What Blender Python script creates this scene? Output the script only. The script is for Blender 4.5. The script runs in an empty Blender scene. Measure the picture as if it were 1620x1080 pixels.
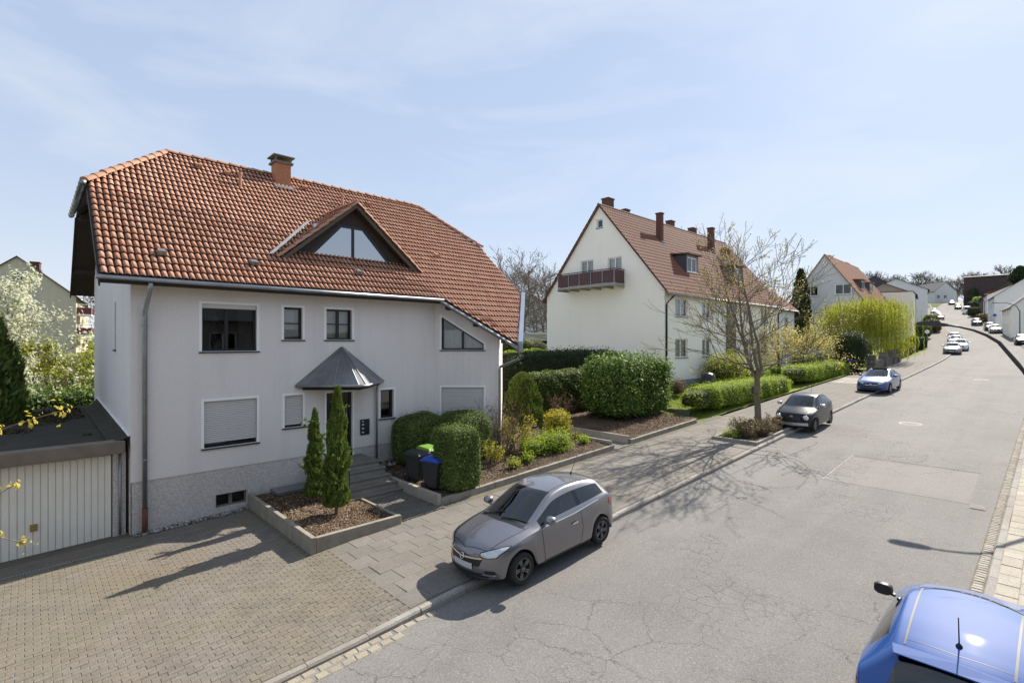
import bpy, bmesh, math, random
import numpy as np
from mathutils import Vector, Matrix
from mathutils.geometry import delaunay_2d_cdt
from mathutils.bvhtree import BVHTree

# ------------------------------------------------------------------ camera, sky, sun, exposure
scene = bpy.context.scene
YAW = math.radians(46.3)          # angle between the view axis and the street (+X)
cam_d = bpy.data.cameras.new('camera')
cam_d.sensor_width = 36.0
cam_d.lens = 17.78
cam_d.clip_start = 0.1
cam_d.clip_end = 3000
cam = bpy.data.objects.new('camera', cam_d)
cam.location = (0, 0, 5.0)
cam.rotation_euler = (math.radians(90), 0, YAW - math.radians(90))
scene.collection.objects.link(cam)
scene.camera = cam

SUN_EL = math.radians(38.5)
SUN_AZ = math.radians(3.0)        # measured from +X towards +Y
world = bpy.data.worlds.new('World')
scene.world = world
world.use_nodes = True
wn, wl = world.node_tree.nodes, world.node_tree.links
wn.clear()
w_out = wn.new('ShaderNodeOutputWorld')
w_bg = wn.new('ShaderNodeBackground')
w_bg.inputs['Strength'].default_value = 0.071
w_sky = wn.new('ShaderNodeTexSky')
w_sky.sky_type = 'NISHITA'
w_sky.sun_disc = False
w_sky.sun_elevation = SUN_EL
w_sky.sun_rotation = math.radians(90) - SUN_AZ
w_sky.air_density = 1.0
w_sky.dust_density = 0.5
w_sky.ozone_density = 1.6
# thin high cloud over the whole dome
w_tc = wn.new('ShaderNodeTexCoord')
w_map = wn.new('ShaderNodeMapping')
w_map.inputs['Scale'].default_value = (1.3, 1.3, 4.2)
w_map.inputs['Rotation'].default_value = (0.25, 0.18, 0.4)
w_map.inputs['Location'].default_value = (1.37, 0.71, 2.13)
w_n1 = wn.new('ShaderNodeTexNoise')
w_n1.inputs['Scale'].default_value = 1.7
w_n1.inputs['Detail'].default_value = 7
w_n1.inputs['Roughness'].default_value = 0.55
w_n1.inputs['Distortion'].default_value = 0.5
w_r = wn.new('ShaderNodeValToRGB')
w_r.color_ramp.elements[0].position = 0.43
w_r.color_ramp.elements[0].color = (0, 0, 0, 1)
w_r.color_ramp.elements[1].position = 0.68
w_r.color_ramp.elements[1].color = (0.38, 0.38, 0.38, 1)
w_mix = wn.new('ShaderNodeMix')
w_mix.data_type = 'RGBA'
w_mix.inputs[7].default_value = (2.82, 3.46, 4.55, 1)
w_mix.inputs[0].default_value = 0.8
w_cl = wn.new('ShaderNodeMix'); w_cl.data_type = 'RGBA'
w_cl.inputs[7].default_value = (4.85, 4.95, 5.2, 1)
w_sep = wn.new('ShaderNodeSeparateXYZ')
w_pw = wn.new('ShaderNodeMath'); w_pw.operation = 'POWER'; w_pw.inputs[1].default_value = 6.0
w_sb = wn.new('ShaderNodeMath'); w_sb.operation = 'SUBTRACT'; w_sb.inputs[0].default_value = 1.0; w_sb.use_clamp = True
w_ml = wn.new('ShaderNodeMath'); w_ml.operation = 'MULTIPLY'; w_ml.inputs[1].default_value = 0.85
w_mx = wn.new('ShaderNodeMath'); w_mx.operation = 'MAXIMUM'
wl.new(w_tc.outputs['Generated'], w_map.inputs['Vector'])
wl.new(w_map.outputs[0], w_n1.inputs['Vector'])
wl.new(w_n1.outputs['Fac'], w_r.inputs['Fac'])
wl.new(w_tc.outputs['Generated'], w_sep.inputs[0])
wl.new(w_sep.outputs['Z'], w_sb.inputs[1])
wl.new(w_sb.outputs[0], w_pw.inputs[0])
wl.new(w_pw.outputs[0], w_ml.inputs[0])
wl.new(w_ml.outputs[0], w_mx.inputs[0])
wl.new(w_r.outputs['Color'], w_mx.inputs[1])
wl.new(w_mx.outputs[0], w_cl.inputs[0])
wl.new(w_mix.outputs[2], w_cl.inputs[6])
wl.new(w_sky.outputs[0], w_mix.inputs[6])
wl.new(w_cl.outputs[2], w_bg.inputs['Color'])
wl.new(w_bg.outputs[0], w_out.inputs['Surface'])

sun_d = bpy.data.lights.new('sun', 'SUN')
sun_d.energy = 3.6
sun_d.angle = math.radians(0.55)
sun_d.color = (1.0, 0.925, 0.815)
sun = bpy.data.objects.new('sun', sun_d)
sdir = Vector((math.cos(SUN_EL) * math.cos(SUN_AZ), math.cos(SUN_EL) * math.sin(SUN_AZ), math.sin(SUN_EL)))
sun.rotation_euler = (-sdir).to_track_quat('-Z', 'Y').to_euler()
sun.location = (40, 0, 60)
scene.collection.objects.link(sun)

scene.view_settings.view_transform = 'Standard'
scene.view_settings.look = 'None'
scene.view_settings.exposure = 1.40
scene.view_settings.gamma = 1.0
scene.view_settings.use_curve_mapping = False
scene.cycles.max_bounces = 6
scene.cycles.transparent_max_bounces = 12
scene.cycles.use_denoising = True
scene.cycles.denoiser = 'OPENIMAGEDENOISE'
scene.cycles.denoising_prefilter = 'NONE'
scene.cycles.denoising_input_passes = 'RGB_ALBEDO_NORMAL'
scene.cycles.sample_clamp_indirect = 6

# ------------------------------------------------------------------ small helpers
C = scene.collection
rng = np.random.default_rng(7)
random.seed(7)
PI = math.pi

def V(*a):
    return np.array(a, float)

def unit(v):
    v = np.asarray(v, float)
    return v / (np.linalg.norm(v) + 1e-12)

WORLD_LOC = {}

def link(o, parent=None, loc=(0, 0, 0)):
    C.objects.link(o)
    o.location = loc
    WORLD_LOC[o.name] = np.array(loc, float)
    if parent is not None:
        o.parent = parent
        WORLD_LOC[o.name] = WORLD_LOC[parent.name] + np.array(loc, float)
    return o

def tag(o, label=None, cat=None, group=None, kind=None):
    if label: o['label'] = label
    if cat: o['category'] = cat
    if group: o['group'] = group
    if kind: o['kind'] = kind
    return o

def thing(name, loc, label, cat, group=None, rz=0.0):
    o = bpy.data.objects.new(name, None)
    o.empty_display_size = 0.2
    link(o, None, loc)
    o.rotation_euler = (0, 0, rz)
    return tag(o, label, cat, group)

def mesh_np(name, verts, faces, smooth=False):
    """verts (n,3), faces: (m,3|4) array or list of tuples"""
    me = bpy.data.meshes.new(name)
    verts = np.asarray(verts, np.float32)
    if isinstance(faces, np.ndarray):
        k = faces.shape[1]
        m = faces.shape[0]
        me.vertices.add(len(verts))
        me.vertices.foreach_set('co', verts.ravel())
        me.loops.add(m * k)
        me.loops.foreach_set('vertex_index', faces.astype(np.int32).ravel())
        me.polygons.add(m)
        me.polygons.foreach_set('loop_start', np.arange(0, m * k, k, dtype=np.int32))
        me.update(calc_edges=True)
    else:
        me.from_pydata(verts.tolist(), [], [tuple(f) for f in faces])
        me.update()
    if smooth:
        me.polygons.foreach_set('use_smooth', np.ones(len(me.polygons), bool))
    return me

class G:
    """collects shapes in world coordinates and links them as one mesh object"""
    def __init__(s):
        s.v = []; s.f = []; s.sm = False; s.mi = []
    def add(s, verts, faces, mi=0):
        b = len(s.v)
        s.v.extend([tuple(map(float, p)) for p in verts])
        s.f.extend([tuple(b + i for i in f) for f in faces])
        s.mi.extend([mi] * len(faces))
        return s
    def obox(s, o, ax, ay, az, mi=0):
        o, ax, ay, az = map(lambda q: np.asarray(q, float), (o, ax, ay, az))
        P = [o, o + ax, o + ax + ay, o + ay, o + az, o + ax + az, o + ax + ay + az, o + ay + az]
        F = [(0, 3, 2, 1), (4, 5, 6, 7), (0, 1, 5, 4), (1, 2, 6, 5), (2, 3, 7, 6), (3, 0, 4, 7)]
        if np.dot(np.cross(ax, ay), az) < 0:
            F = [f[::-1] for f in F]
        return s.add(P, F, mi)
    def box(s, x0, x1, y0, y1, z0, z1, mi=0):
        return s.obox((x0, y0, z0), (x1 - x0, 0, 0), (0, y1 - y0, 0), (0, 0, z1 - z0), mi)
    def poly_prism(s, pts, d, mi=0):
        """pts: 3D polygon (ccw seen from +d), extruded by d"""
        pts = [np.asarray(p, float) for p in pts]
        d = np.asarray(d, float)
        n = len(pts)
        P = pts + [p + d for p in pts]
        F = [tuple(range(n))[::-1], tuple(range(n, 2 * n))]
        F += [(i, (i + 1) % n, n + (i + 1) % n, n + i) for i in range(n)]
        return s.add(P, F, mi)
    def quad(s, a, b, c, d, mi=0):
        return s.add([a, b, c, d], [(0, 1, 2, 3)], mi)
    def tube(s, path, r, n=8, cap=True, mi=0):
        path = [np.asarray(p, float) for p in path]
        if np.isscalar(r): r = [r] * len(path)
        rings = []
        for i, p in enumerate(path):
            a = path[max(i - 1, 0)]; b = path[min(i + 1, len(path) - 1)]
            t = unit(b - a)
            up = V(0, 0, 1) if abs(t[2]) < 0.9 else V(1, 0, 0)
            x = unit(np.cross(up, t)); y = np.cross(t, x)
            rings.append([p + r[i] * (math.cos(2 * PI * k / n) * x + math.sin(2 * PI * k / n) * y) for k in range(n)])
        P = [q for R in rings for q in R]
        F = []
        for i in range(len(path) - 1):
            for k in range(n):
                F.append((i * n + k, i * n + (k + 1) % n, (i + 1) * n + (k + 1) % n, (i + 1) * n + k))
        if cap:
            F.append(tuple(range(n))[::-1]); F.append(tuple(range((len(path) - 1) * n, len(path) * n)))
        return s.add(P, F, mi)
    def lathe(s, c, prof, n=20, mi=0, axis=None, cap=True):
        """prof: list of (r, h) revolved about axis (default z) through c"""
        c = np.asarray(c, float)
        az = V(0, 0, 1) if axis is None else unit(axis)
        ax = unit(np.cross(az, V(1, 0, 0) if abs(az[0]) < 0.9 else V(0, 1, 0))); ay = np.cross(az, ax)
        P = []
        for r, h in prof:
            for k in range(n):
                a = 2 * PI * k / n
                P.append(c + az * h + r * (math.cos(a) * ax + math.sin(a) * ay))
        F = []
        for i in range(len(prof) - 1):
            for k in range(n):
                F.append((i * n + k, i * n + (k + 1) % n, (i + 1) * n + (k + 1) % n, (i + 1) * n + k))
        if cap: F.append(tuple(range(n))[::-1]); F.append(tuple(range((len(prof) - 1) * n, len(prof) * n)))
        return s.add(P, F, mi)
    def obj(s, name, mat, parent=None, origin=None, local=False, smooth=False, bevel=0.0):
        v = np.array(s.v, float).reshape(-1, 3)
        if local:
            o0 = V(0, 0, 0); loc = V(0, 0, 0)
        else:
            if origin is not None:
                o0 = np.asarray(origin, float)
            elif parent is not None:
                o0 = WORLD_LOC[parent.name]
            else:
                o0 = V((v[:, 0].min() + v[:, 0].max()) / 2, (v[:, 1].min() + v[:, 1].max()) / 2, v[:, 2].min())
            loc = o0 - (WORLD_LOC[parent.name] if parent is not None else 0)
        me = mesh_np(name, v - o0, s.f, smooth or s.sm)
        mats = mat if isinstance(mat, (list, tuple)) else [mat]
        for m in mats: me.materials.append(m)
        if len(mats) > 1:
            me.polygons.foreach_set('material_index', np.array(s.mi, np.int32))
        o = bpy.data.objects.new(name, me)
        link(o, parent, tuple(loc))
        if bevel > 0:
            b = o.modifiers.new('b', 'BEVEL'); b.width = bevel; b.segments = 2; b.limit_method = 'ANGLE'
        return o

def copy_tree(o, parent=None, loc=None):
    c = o.copy()
    C.objects.link(c)
    c.parent = parent
    WORLD_LOC[c.name] = WORLD_LOC.get(o.name, V(0, 0, 0)).copy()
    if loc is not None:
        c.location = loc
        WORLD_LOC[c.name] = np.asarray(loc, float)
    for ch in list(o.children):
        copy_tree(ch, c)
    return c

# ------------------------------------------------------------------ the street's own geometry
_RX = np.array([-120, -30, 0, 30, 60, 86, 100, 116, 132, 149, 177, 209, 235, 260, 285, 330, 1500], float)
_RZ = np.array([-4.0, -1.1, 0, 1.2, 2.3, 3.25, 4.05, 5.25, 6.6, 8.25, 10.9, 13.7, 16.8, 20.0, 21.4, 22.0, 22.0], float)
_YX = np.array([-120, 60, 74, 88, 100, 116, 133, 152, 177, 203, 250, 330, 1500], float)
_YY = np.array([0, 0, .12, .6, 1.3, 2.7, 5.0, 7.8, 11.2, 14.8, 21.8, 34.0, 213.0], float)

def _pchip(xs, ys):
    h = np.diff(xs); d = np.diff(ys) / h
    m = np.zeros(len(xs)); m[0] = d[0]; m[-1] = d[-1]
    for i in range(1, len(xs) - 1):
        if d[i - 1] * d[i] > 0:
            w1 = 2 * h[i] + h[i - 1]; w2 = h[i] + 2 * h[i - 1]
            m[i] = (w1 + w2) / (w1 / d[i - 1] + w2 / d[i])
    def f(x):
        x = np.asarray(x, float)
        i = np.clip(np.searchsorted(xs, x) - 1, 0, len(xs) - 2)
        t = (x - xs[i]) / h[i]
        a = (1 + 2 * t) * (1 - t) ** 2; b = t * (1 - t) ** 2; c = t * t * (3 - 2 * t); e = t * t * (t - 1)
        return a * ys[i] + b * h[i] * m[i] + c * ys[i + 1] + e * h[i] * m[i + 1]
    return f

zr = _pchip(_RX, _RZ)      # height of the road surface at X
yo = _pchip(_YX, _YY)      # sideways shift of the street at X

def yl(x):                 # left kerb line (towards the houses)
    return 7.52 + yo(x)

def yr(x):                 # right edge of the asphalt
    x = np.asarray(x, float)
    return np.where(x < 40, 1.08 - 0.0146 * x, 0.5) + yo(x)

def strip(name, xs, ya, yb, h, mat, kind='structure', ny=2, thick=0.0, parent=None, label=None):
    """a sheet along the street between the lines ya(x) and yb(x), h above the road"""
    xs = np.asarray(xs, float)
    A = ya(xs) if callable(ya) else np.full(len(xs), float(ya))
    B = yb(xs) if callable(yb) else np.full(len(xs), float(yb))
    hh = h(xs) if callable(h) else np.full(len(xs), float(h))
    z = zr(xs) + hh
    T = np.linspace(0, 1, ny)
    P = np.stack([np.stack([xs, A + (B - A) * t, z], 1) for t in T], 1).reshape(-1, 3)
    n = len(xs)
    F = [(i * ny + j, (i + 1) * ny + j, (i + 1) * ny + j + 1, i * ny + j + 1) for i in range(n - 1) for j in range(ny - 1)]
    if A[0] > B[0]: F = [f[::-1] for f in F]
    g = G(); g.add(P, F)
    if thick > 0:
        lo = P.copy(); lo[:, 2] -= thick
        for j in (0, ny - 1):
            for i in range(n - 1):
                a, b = P[i * ny + j], P[(i + 1) * ny + j]
                g.add([a, b, b - V(0, 0, thick), a - V(0, 0, thick)], [(0, 1, 2, 3)])
        for i in (0, n - 1):
            a, b = P[i * ny], P[i * ny + ny - 1]
            g.add([a, b, b - V(0, 0, thick), a - V(0, 0, thick)], [(0, 1, 2, 3)])
    o = g.obj(name, mat, parent)
    if kind: o['kind'] = kind
    if label: o['label'] = label
    return o
# ------------------------------------------------------------------ materials
class N:
    """tiny node-tree writer"""
    def __init__(s, name):
        s.m = bpy.data.materials.new(name)
        s.m.use_nodes = True
        s.t = s.m.node_tree; s.n = s.t.nodes; s.l = s.t.links
        s.n.clear()
        s.out = s.n.new('ShaderNodeOutputMaterial')
        s._pos = None
    def pos(s):
        if s._pos is None:
            s._pos = s.n.new('ShaderNodeNewGeometry')
        return s._pos.outputs['Position']
    def geo(s, k):
        s.pos(); return s._pos.outputs[k]
    def scaled(s, sc, rot=(0, 0, 0)):
        mp = s.n.new('ShaderNodeMapping')
        mp.inputs['Scale'].default_value = sc
        mp.inputs['Rotation'].default_value = rot
        s.l.new(s.pos(), mp.inputs['Vector'])
        return mp.outputs[0]
    def noise(s, scale, detail=4, rough=.5, dist=0, vec=None, out='Fac'):
        q = s.n.new('ShaderNodeTexNoise')
        q.inputs['Scale'].default_value = scale; q.inputs['Detail'].default_value = detail
        q.inputs['Roughness'].default_value = rough; q.inputs['Distortion'].default_value = dist
        s.l.new(vec if vec is not None else s.pos(), q.inputs['Vector'])
        return q.outputs[out]
    def voro(s, scale, feature='F1', vec=None, out='Distance', rnd=1.0):
        q = s.n.new('ShaderNodeTexVoronoi')
        q.feature = feature
        q.inputs['Scale'].default_value = scale
        q.inputs['Randomness'].default_value = rnd
        s.l.new(vec if vec is not None else s.pos(), q.inputs['Vector'])
        return q.outputs[out]
    def ramp(s, fac, stops):
        q = s.n.new('ShaderNodeValToRGB')
        el = q.color_ramp.elements
        while len(el) < len(stops): el.new(0.5)
        for e, (p, c) in zip(el, stops):
            e.position = p
            e.color = (c, c, c, 1) if np.isscalar(c) else (*c[:3], 1)
        s.l.new(fac, q.inputs['Fac'])
        return q.outputs['Color']
    def mix(s, fac, a, b, mode='MIX'):
        q = s.n.new('ShaderNodeMix'); q.data_type = 'RGBA'; q.blend_type = mode
        q.clamp_factor = True
        for i, x in ((0, fac), (6, a), (7, b)):
            if hasattr(x, 'is_output'): s.l.new(x, q.inputs[i])
            elif i == 0: q.inputs[0].default_value = x
            else: q.inputs[i].default_value = (*x[:3], 1) if not np.isscalar(x) else (x, x, x, 1)
        return q.outputs[2]
    def math(s, op, a, b=None, clamp=False):
        q = s.n.new('ShaderNodeMath'); q.operation = op; q.use_clamp = clamp
        for i, x in ((0, a), (1, b)):
            if x is None: continue
            if hasattr(x, 'is_output'): s.l.new(x, q.inputs[i])
            else: q.inputs[i].default_value = x
        return q.outputs[0]
    def objrand(s):
        q = s.n.new('ShaderNodeObjectInfo'); return q.outputs['Random']
    def rand(s):
        """a number per piece, whether the piece is an object or an island of a mesh"""
        a = s.math('ADD', s.objrand(), s.geo('Random Per Island'))
        return s.math('FRACT', s.math('MULTIPLY', a, 3.717))
    def sep(s, vec):
        q = s.n.new('ShaderNodeSeparateXYZ'); s.l.new(vec, q.inputs[0]); return q.outputs
    def bump(s, h, strength=.3, dist=.01, normal=None):
        q = s.n.new('ShaderNodeBump')
        q.inputs['Strength'].default_value = strength; q.inputs['Distance'].default_value = dist
        s.l.new(h, q.inputs['Height'])
        if normal is not None: s.l.new(normal, q.inputs['Normal'])
        return q.outputs[0]
    def bsdf(s, col, rough=.8, metal=0, spec=.4, normal=None, coat=0, alpha=None, trans=0):
        q = s.n.new('ShaderNodeBsdfPrincipled')
        def put(k, x):
            if hasattr(x, 'is_output'): s.l.new(x, q.inputs[k])
            elif k == 'Base Color': q.inputs[k].default_value = (*x[:3], 1)
            else: q.inputs[k].default_value = x
        put('Base Color', col); put('Roughness', rough); put('Metallic', metal); put('Specular IOR Level', spec)
        if coat: put('Coat Weight', coat); q.inputs['Coat Roughness'].default_value = .03
        if trans: put('Transmission Weight', trans)
        if normal is not None: s.l.new(normal, q.inputs['Normal'])
        return q.outputs[0]
    def done(s, sh):
        s.l.new(sh, s.out.inputs['Surface']); return s.m

def plain(name, a, b=None, scale=6, rough=.8, metal=0, spec=.4, bs=0, bscale=60, bdist=.01, coat=0, rnd=0.0):
    n = N(name)
    col = a
    if b is not None:
        col = n.mix(n.ramp(n.noise(scale, 5, .6), [(.3, 0.0), (.7, 1.0)]), a, b)
    if rnd:
        col = n.mix(rnd, col, n.mix(n.rand(), tuple(x * .45 for x in a), tuple(min(1, x * 1.6) for x in a)))
    nm = n.bump(n.noise(bscale, 3, .6), bs, bdist) if bs else None
    return n.done(n.bsdf(col, rough, metal, spec, nm, coat))

def leaf_mat(name, a, b, c=None, trans=.3, rough=.5, patch=1.5):
    """a, b: leaf colours; c: new growth"""
    n = N(name)
    r = n.geo('Random Per Island')
    col = n.mix(r, a, b)
    col = n.mix(n.ramp(n.noise(patch, 3), [(.35, 0.0), (.7, .6)]), col, tuple(x * .6 for x in a))
    if c is not None:
        col = n.mix(n.ramp(n.math('FRACT', n.math('MULTIPLY', r, 7.31)), [(.62, 0.0), (.9, .9)]), col, c)
    d = n.bsdf(col, max(rough, .55), 0, .16)
    t = n.n.new('ShaderNodeBsdfTranslucent')
    n.l.new(n.mix(.5, col, tuple(min(1, x * 1.5) for x in b)), t.inputs[0])
    ms = n.n.new('ShaderNodeMixShader'); ms.inputs[0].default_value = trans
    n.l.new(d, ms.inputs[1]); n.l.new(t.outputs[0], ms.inputs[2])
    return n.done(ms.outputs[0])

def glass_mat(name, tint=(.55, .6, .6), dark=.0):
    n = N(name)
    tr = n.n.new('ShaderNodeBsdfTransparent'); tr.inputs[0].default_value = (*tint, 1)
    gl = n.n.new('ShaderNodeBsdfGlossy'); gl.inputs['Roughness'].default_value = .015
    gl.inputs[0].default_value = (.92, .95, .97, 1)
    fr = n.n.new('ShaderNodeFresnel'); fr.inputs[0].default_value = 1.65
    ms = n.n.new('ShaderNodeMixShader')
    f = n.math('ADD', n.math('MULTIPLY', fr.outputs[0], 1.05), .02 + dark, True)
    n.l.new(f, ms.inputs[0]); n.l.new(tr.outputs[0], ms.inputs[1]); n.l.new(gl.outputs[0], ms.inputs[2])
    return n.done(ms.outputs[0])

def asphalt(name, patch=False):
    n = N(name)
    base = n.mix(n.ramp(n.noise(.35, 5, .6), [(.3, 0.0), (.72, 1.0)]), (.15, .143, .135), (.195, .187, .176))
    # wheel tracks and long stains run with the street
    tr = n.noise(1, 4, .55, vec=n.scaled((.05, .9, .3)))
    base = n.mix(n.ramp(tr, [(.42, 0.0), (.62, .5)]), base, (.215, .206, .194))
    stain = n.noise(.9, 6, .7)
    base = n.mix(n.ramp(stain, [(.52, 0.0), (.7, .45)]), base, (.125, .118, .11))
    fine = n.noise(42, 3, .75)
    base = n.mix(n.ramp(fine, [(.30, .85), (.52, 0.0)]), base, (.085, .082, .077))
    base = n.mix(n.ramp(n.noise(30, 3, .75, vec=n.scaled((1, 1, 1), (0, 0, 1.1))), [(.52, 0.0), (.72, .7)]), base, (.30, .287, .265))
    grit = n.voro(26)
    base = n.mix(n.ramp(grit, [(.0, .8), (.13, 0.0)]), base, (.40, .38, .35))
    # crazing cracks in the worn places, broken up and never one clean line
    c1 = n.voro(.9, 'DISTANCE_TO_EDGE', vec=n.mix(.5, n.pos(), n.noise(1.6, 6, .75, out='Color'), 'ADD'))
    c2 = n.voro(3.4, 'DISTANCE_TO_EDGE', vec=n.mix(.22, n.pos(), n.noise(5, 5, .75, out='Color'), 'ADD'))
    m1 = n.ramp(n.noise(.16, 3, .5), [(.46, 0.0), (.58, 1.0)])
    m2 = n.ramp(n.noise(.33, 3, .5, vec=n.scaled((1, 1.4, 1), (0, 0, .6))), [(.52, 0.0), (.64, 1.0)])
    brk = n.ramp(n.noise(3.2, 4, .7), [(.34, 0.0), (.48, 1.0)])
    k1 = n.math('MULTIPLY', n.math('MULTIPLY', n.ramp(c1, [(.002, 1.0), (.009, 0.0)]), m1), brk)
    k2 = n.math('MULTIPLY', n.math('MULTIPLY', n.ramp(c2, [(.006, 1.0), (.03, 0.0)]), m2), brk)
    k = n.math('MAXIMUM', k1, n.math('MULTIPLY', k2, .8 if not patch else 1.0))
    col = n.mix(n.math('MULTIPLY', k, .68), base, (.06, .056, .05))
    if patch:
        col = n.mix(.22, col, (.27, .255, .235))
    h = n.math('SUBTRACT', n.math('MULTIPLY', fine, .4), n.math('MULTIPLY', k, 1.0))
    return n.done(n.bsdf(col, .93, 0, .25, n.bump(h, .5, .012)))

def paver_mat(name, a, b, moss, mossy=.5, rnd=.35, scale=.5):
    n = N(name)
    r = n.rand()
    col = n.mix(r, a, b)
    col = n.mix(n.ramp(n.noise(scale, 6, .65), [(.42, 0.0), (.66, mossy)]), col, moss)
    col = n.mix(n.ramp(n.noise(scale * 1.7, 5, .6, vec=n.scaled((1, 1, 1), (0, 0, 2.0))), [(.5, 0.0), (.7, .35)]), col, (a[0] * 1.15, a[1] * .98, a[2] * .95))
    col = n.mix(n.ramp(n.noise(1.6, 6, .7), [(.5, 0.0), (.72, .5)]), col, tuple(x * .55 for x in a))
    f = n.noise(44, 3, .75)
    col = n.mix(n.ramp(f, [(.30, .75), (.52, 0.0)]), col, tuple(x * .45 for x in a))
    col = n.mix(n.ramp(n.noise(31, 3, .7), [(.55, 0.0), (.75, .55)]), col, tuple(min(1, x * 1.6) for x in a))
    return n.done(n.bsdf(col, .92, 0, .25, n.bump(f, .35, .006)))

def render_mat(name, a, b, speck=0.0, bs=.5, bscale=55, streak=.25, grain=.25):
    """wall plaster: faint clouding, vertical weather streaks, rough grain"""
    n = N(name)
    col = n.mix(n.ramp(n.noise(.7, 5, .6), [(.35, 0.0), (.7, 1.0)]), a, b)
    st = n.noise(1, 4, .6, vec=n.scaled((2.2, 2.2, .12)))
    col = n.mix(n.ramp(st, [(.5, 0.0), (.75, streak)]), col, tuple(x * .72 for x in a))
    g = n.noise(bscale, 3, .65)
    col = n.mix(n.ramp(g, [(.35, .4 * grain), (.56, 0.0)]), col, tuple(x * .6 for x in a))
    col = n.mix(n.ramp(n.noise(bscale * .55, 3, .75), [(.32, .5 * grain), (.52, 0.0)]), col, tuple(x * .72 for x in a))
    col = n.mix(n.ramp(n.noise(.35, 6, .7), [(.5, 0.0), (.75, .3)]), col, tuple(x * .8 for x in a))
    if speck:
        v = n.voro(46, out='Color')
        sx = n.sep(v)
        col = n.mix(n.ramp(sx[0], [(.3, speck), (.75, 0.0)]), col, tuple(x * .35 for x in a))
        col = n.mix(n.ramp(sx[1], [(.7, 0.0), (.9, speck * .7)]), col, (.62, .58, .54))
    return n.done(n.bsdf(col, .95, 0, .2, n.bump(g, bs, .015)))

def tile_mat(name, a, b, dark, light):
    n = N(name)
    r = n.rand()
    col = n.mix(r, a, b)
    col = n.mix(n.ramp(n.math('FRACT', n.math('MULTIPLY', r, 5.3)), [(.78, 0.0), (1, .55)]), col, dark)
    col = n.mix(n.ramp(n.noise(9, 5, .65), [(.45, 0.0), (.72, .5)]), col, dark)
    col = n.mix(n.ramp(n.noise(3.3, 5, .7, 1.0), [(.64, 0.0), (.72, .75)]), col, light)
    f = n.noise(70, 3, .6)
    return n.done(n.bsdf(col, .8, 0, .3, n.bump(f, .25, .006)))

def mulch_mat(name, a, b, c):
    n = N(name)
    v = n.voro(26, out='Color', vec=n.scaled((1, 1.6, 1)))
    s = n.sep(v)
    col = n.ramp(s[0], [(.0, a), (.55, b), (1, c)])
    d = n.voro(26, vec=n.scaled((1, 1.6, 1)))
    col = n.mix(n.ramp(n.noise(.9, 4), [(.4, 0.0), (.7, .6)]), col, a)
    return n.done(n.bsdf(col, .95, 0, .15, n.bump(d, .9, .03)))

def grass_mat(name, a, b):
    n = N(name)
    col = n.mix(n.ramp(n.noise(1.1, 5, .6), [(.35, 0.0), (.65, 1.0)]), a, b)
    f = n.noise(38, 3, .7)
    col = n.mix(n.ramp(f, [(.35, .6), (.6, 0.0)]), col, tuple(x * .45 for x in a))
    return n.done(n.bsdf(col, .95, 0, .1, n.bump(f, .8, .03)))

def car_paint(name, col, rough=.45, metal=.4, coat=1.0):
    n = N(name)
    f = n.noise(900, 1, .5)
    c = n.mix(n.ramp(f, [(.4, 0.0), (.6, .35)]), col, tuple(min(1, x * 1.7 + .01) for x in col))
    # a little road dust towards the sills is left out: the paint is even
    return n.done(n.bsdf(c, rough, metal, .2, None, coat))

MT = {}
MT['asphalt'] = asphalt('asphalt')
MT['asphalt_patch'] = asphalt('asphalt_patch', True)
MT['slab'] = paver_mat('concrete_slab', (.175, .16, .143), (.215, .197, .176), (.15, .135, .10), .45)
MT['slab_pale'] = paver_mat('concrete_slab_pale', (.34, .31, .26), (.42, .385, .32), (.24, .21, .15), .4)
MT['paver'] = paver_mat('concrete_paver', (.168, .148, .128), (.205, .182, .157), (.175, .152, .082), .75, scale=.22)
MT['joint'] = plain('joint_sand', (.095, .083, .068), (.14, .125, .085), 3, .95, bs=.4)
MT['kerb'] = paver_mat('kerb_stone', (.27, .25, .225), (.34, .32, .29), (.15, .135, .10), .5)
MT['cobble'] = paver_mat('cobble', (.28, .25, .20), (.36, .325, .26), (.24, .20, .13), .4)
MT['cobble_grey'] = paver_mat('cobble_grey', (.30, .27, .23), (.42, .385, .33), (.16, .14, .10), .4)
MT['wall'] = render_mat('plaster_grey', (.82, .768, .742), (.86, .81, .785), bs=.65, streak=.4, grain=.9)
MT['wall_side'] = MT['wall']
MT['plinth'] = render_mat('plinth_pebbledash', (.68, .635, .60), (.74, .70, .66), speck=.42, bs=.8, grain=1)
MT['plaster_cream'] = render_mat('plaster_cream', (.91, .87, .77), (.94, .905, .81), bs=.3, streak=.12)
MT['plaster_white'] = render_mat('plaster_white', (.72, .715, .70), (.78, .775, .77), bs=.25, streak=.12)
MT['plaster_lilac'] = render_mat('plaster_lilac', (.60, .60, .62), (.66, .66, .68), bs=.25, streak=.12)
MT['plaster_beige'] = render_mat('plaster_beige', (.56, .50, .38), (.61, .55, .42), bs=.5, streak=.3)
MT['plaster_greybrown'] = render_mat('plaster_greybrown', (.22, .19, .16), (.27, .235, .20), bs=.3)
MT['plinth_grey'] = render_mat('plinth_grey', (.27, .28, .30), (.31, .32, .34), bs=.3)
MT['tile'] = tile_mat('clay_tile', (.44, .205, .125), (.535, .30, .20), (.29, .12, .07), (.66, .52, .43))
MT['groove'] = plain('tile_channel_shade', (.07, .03, .02), (.10, .046, .03), 7, .95)  # shadow lines of the open joints and butt edges, put into the colour
MT['tile_brown'] = tile_mat('clay_tile_brown', (.195, .075, .046), (.24, .10, .064), (.11, .048, .035), (.28, .16, .12))
MT['tile_tan'] = tile_mat('clay_tile_tan', (.36, .18, .11), (.43, .235, .15), (.24, .12, .08), (.48, .32, .24))
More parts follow.
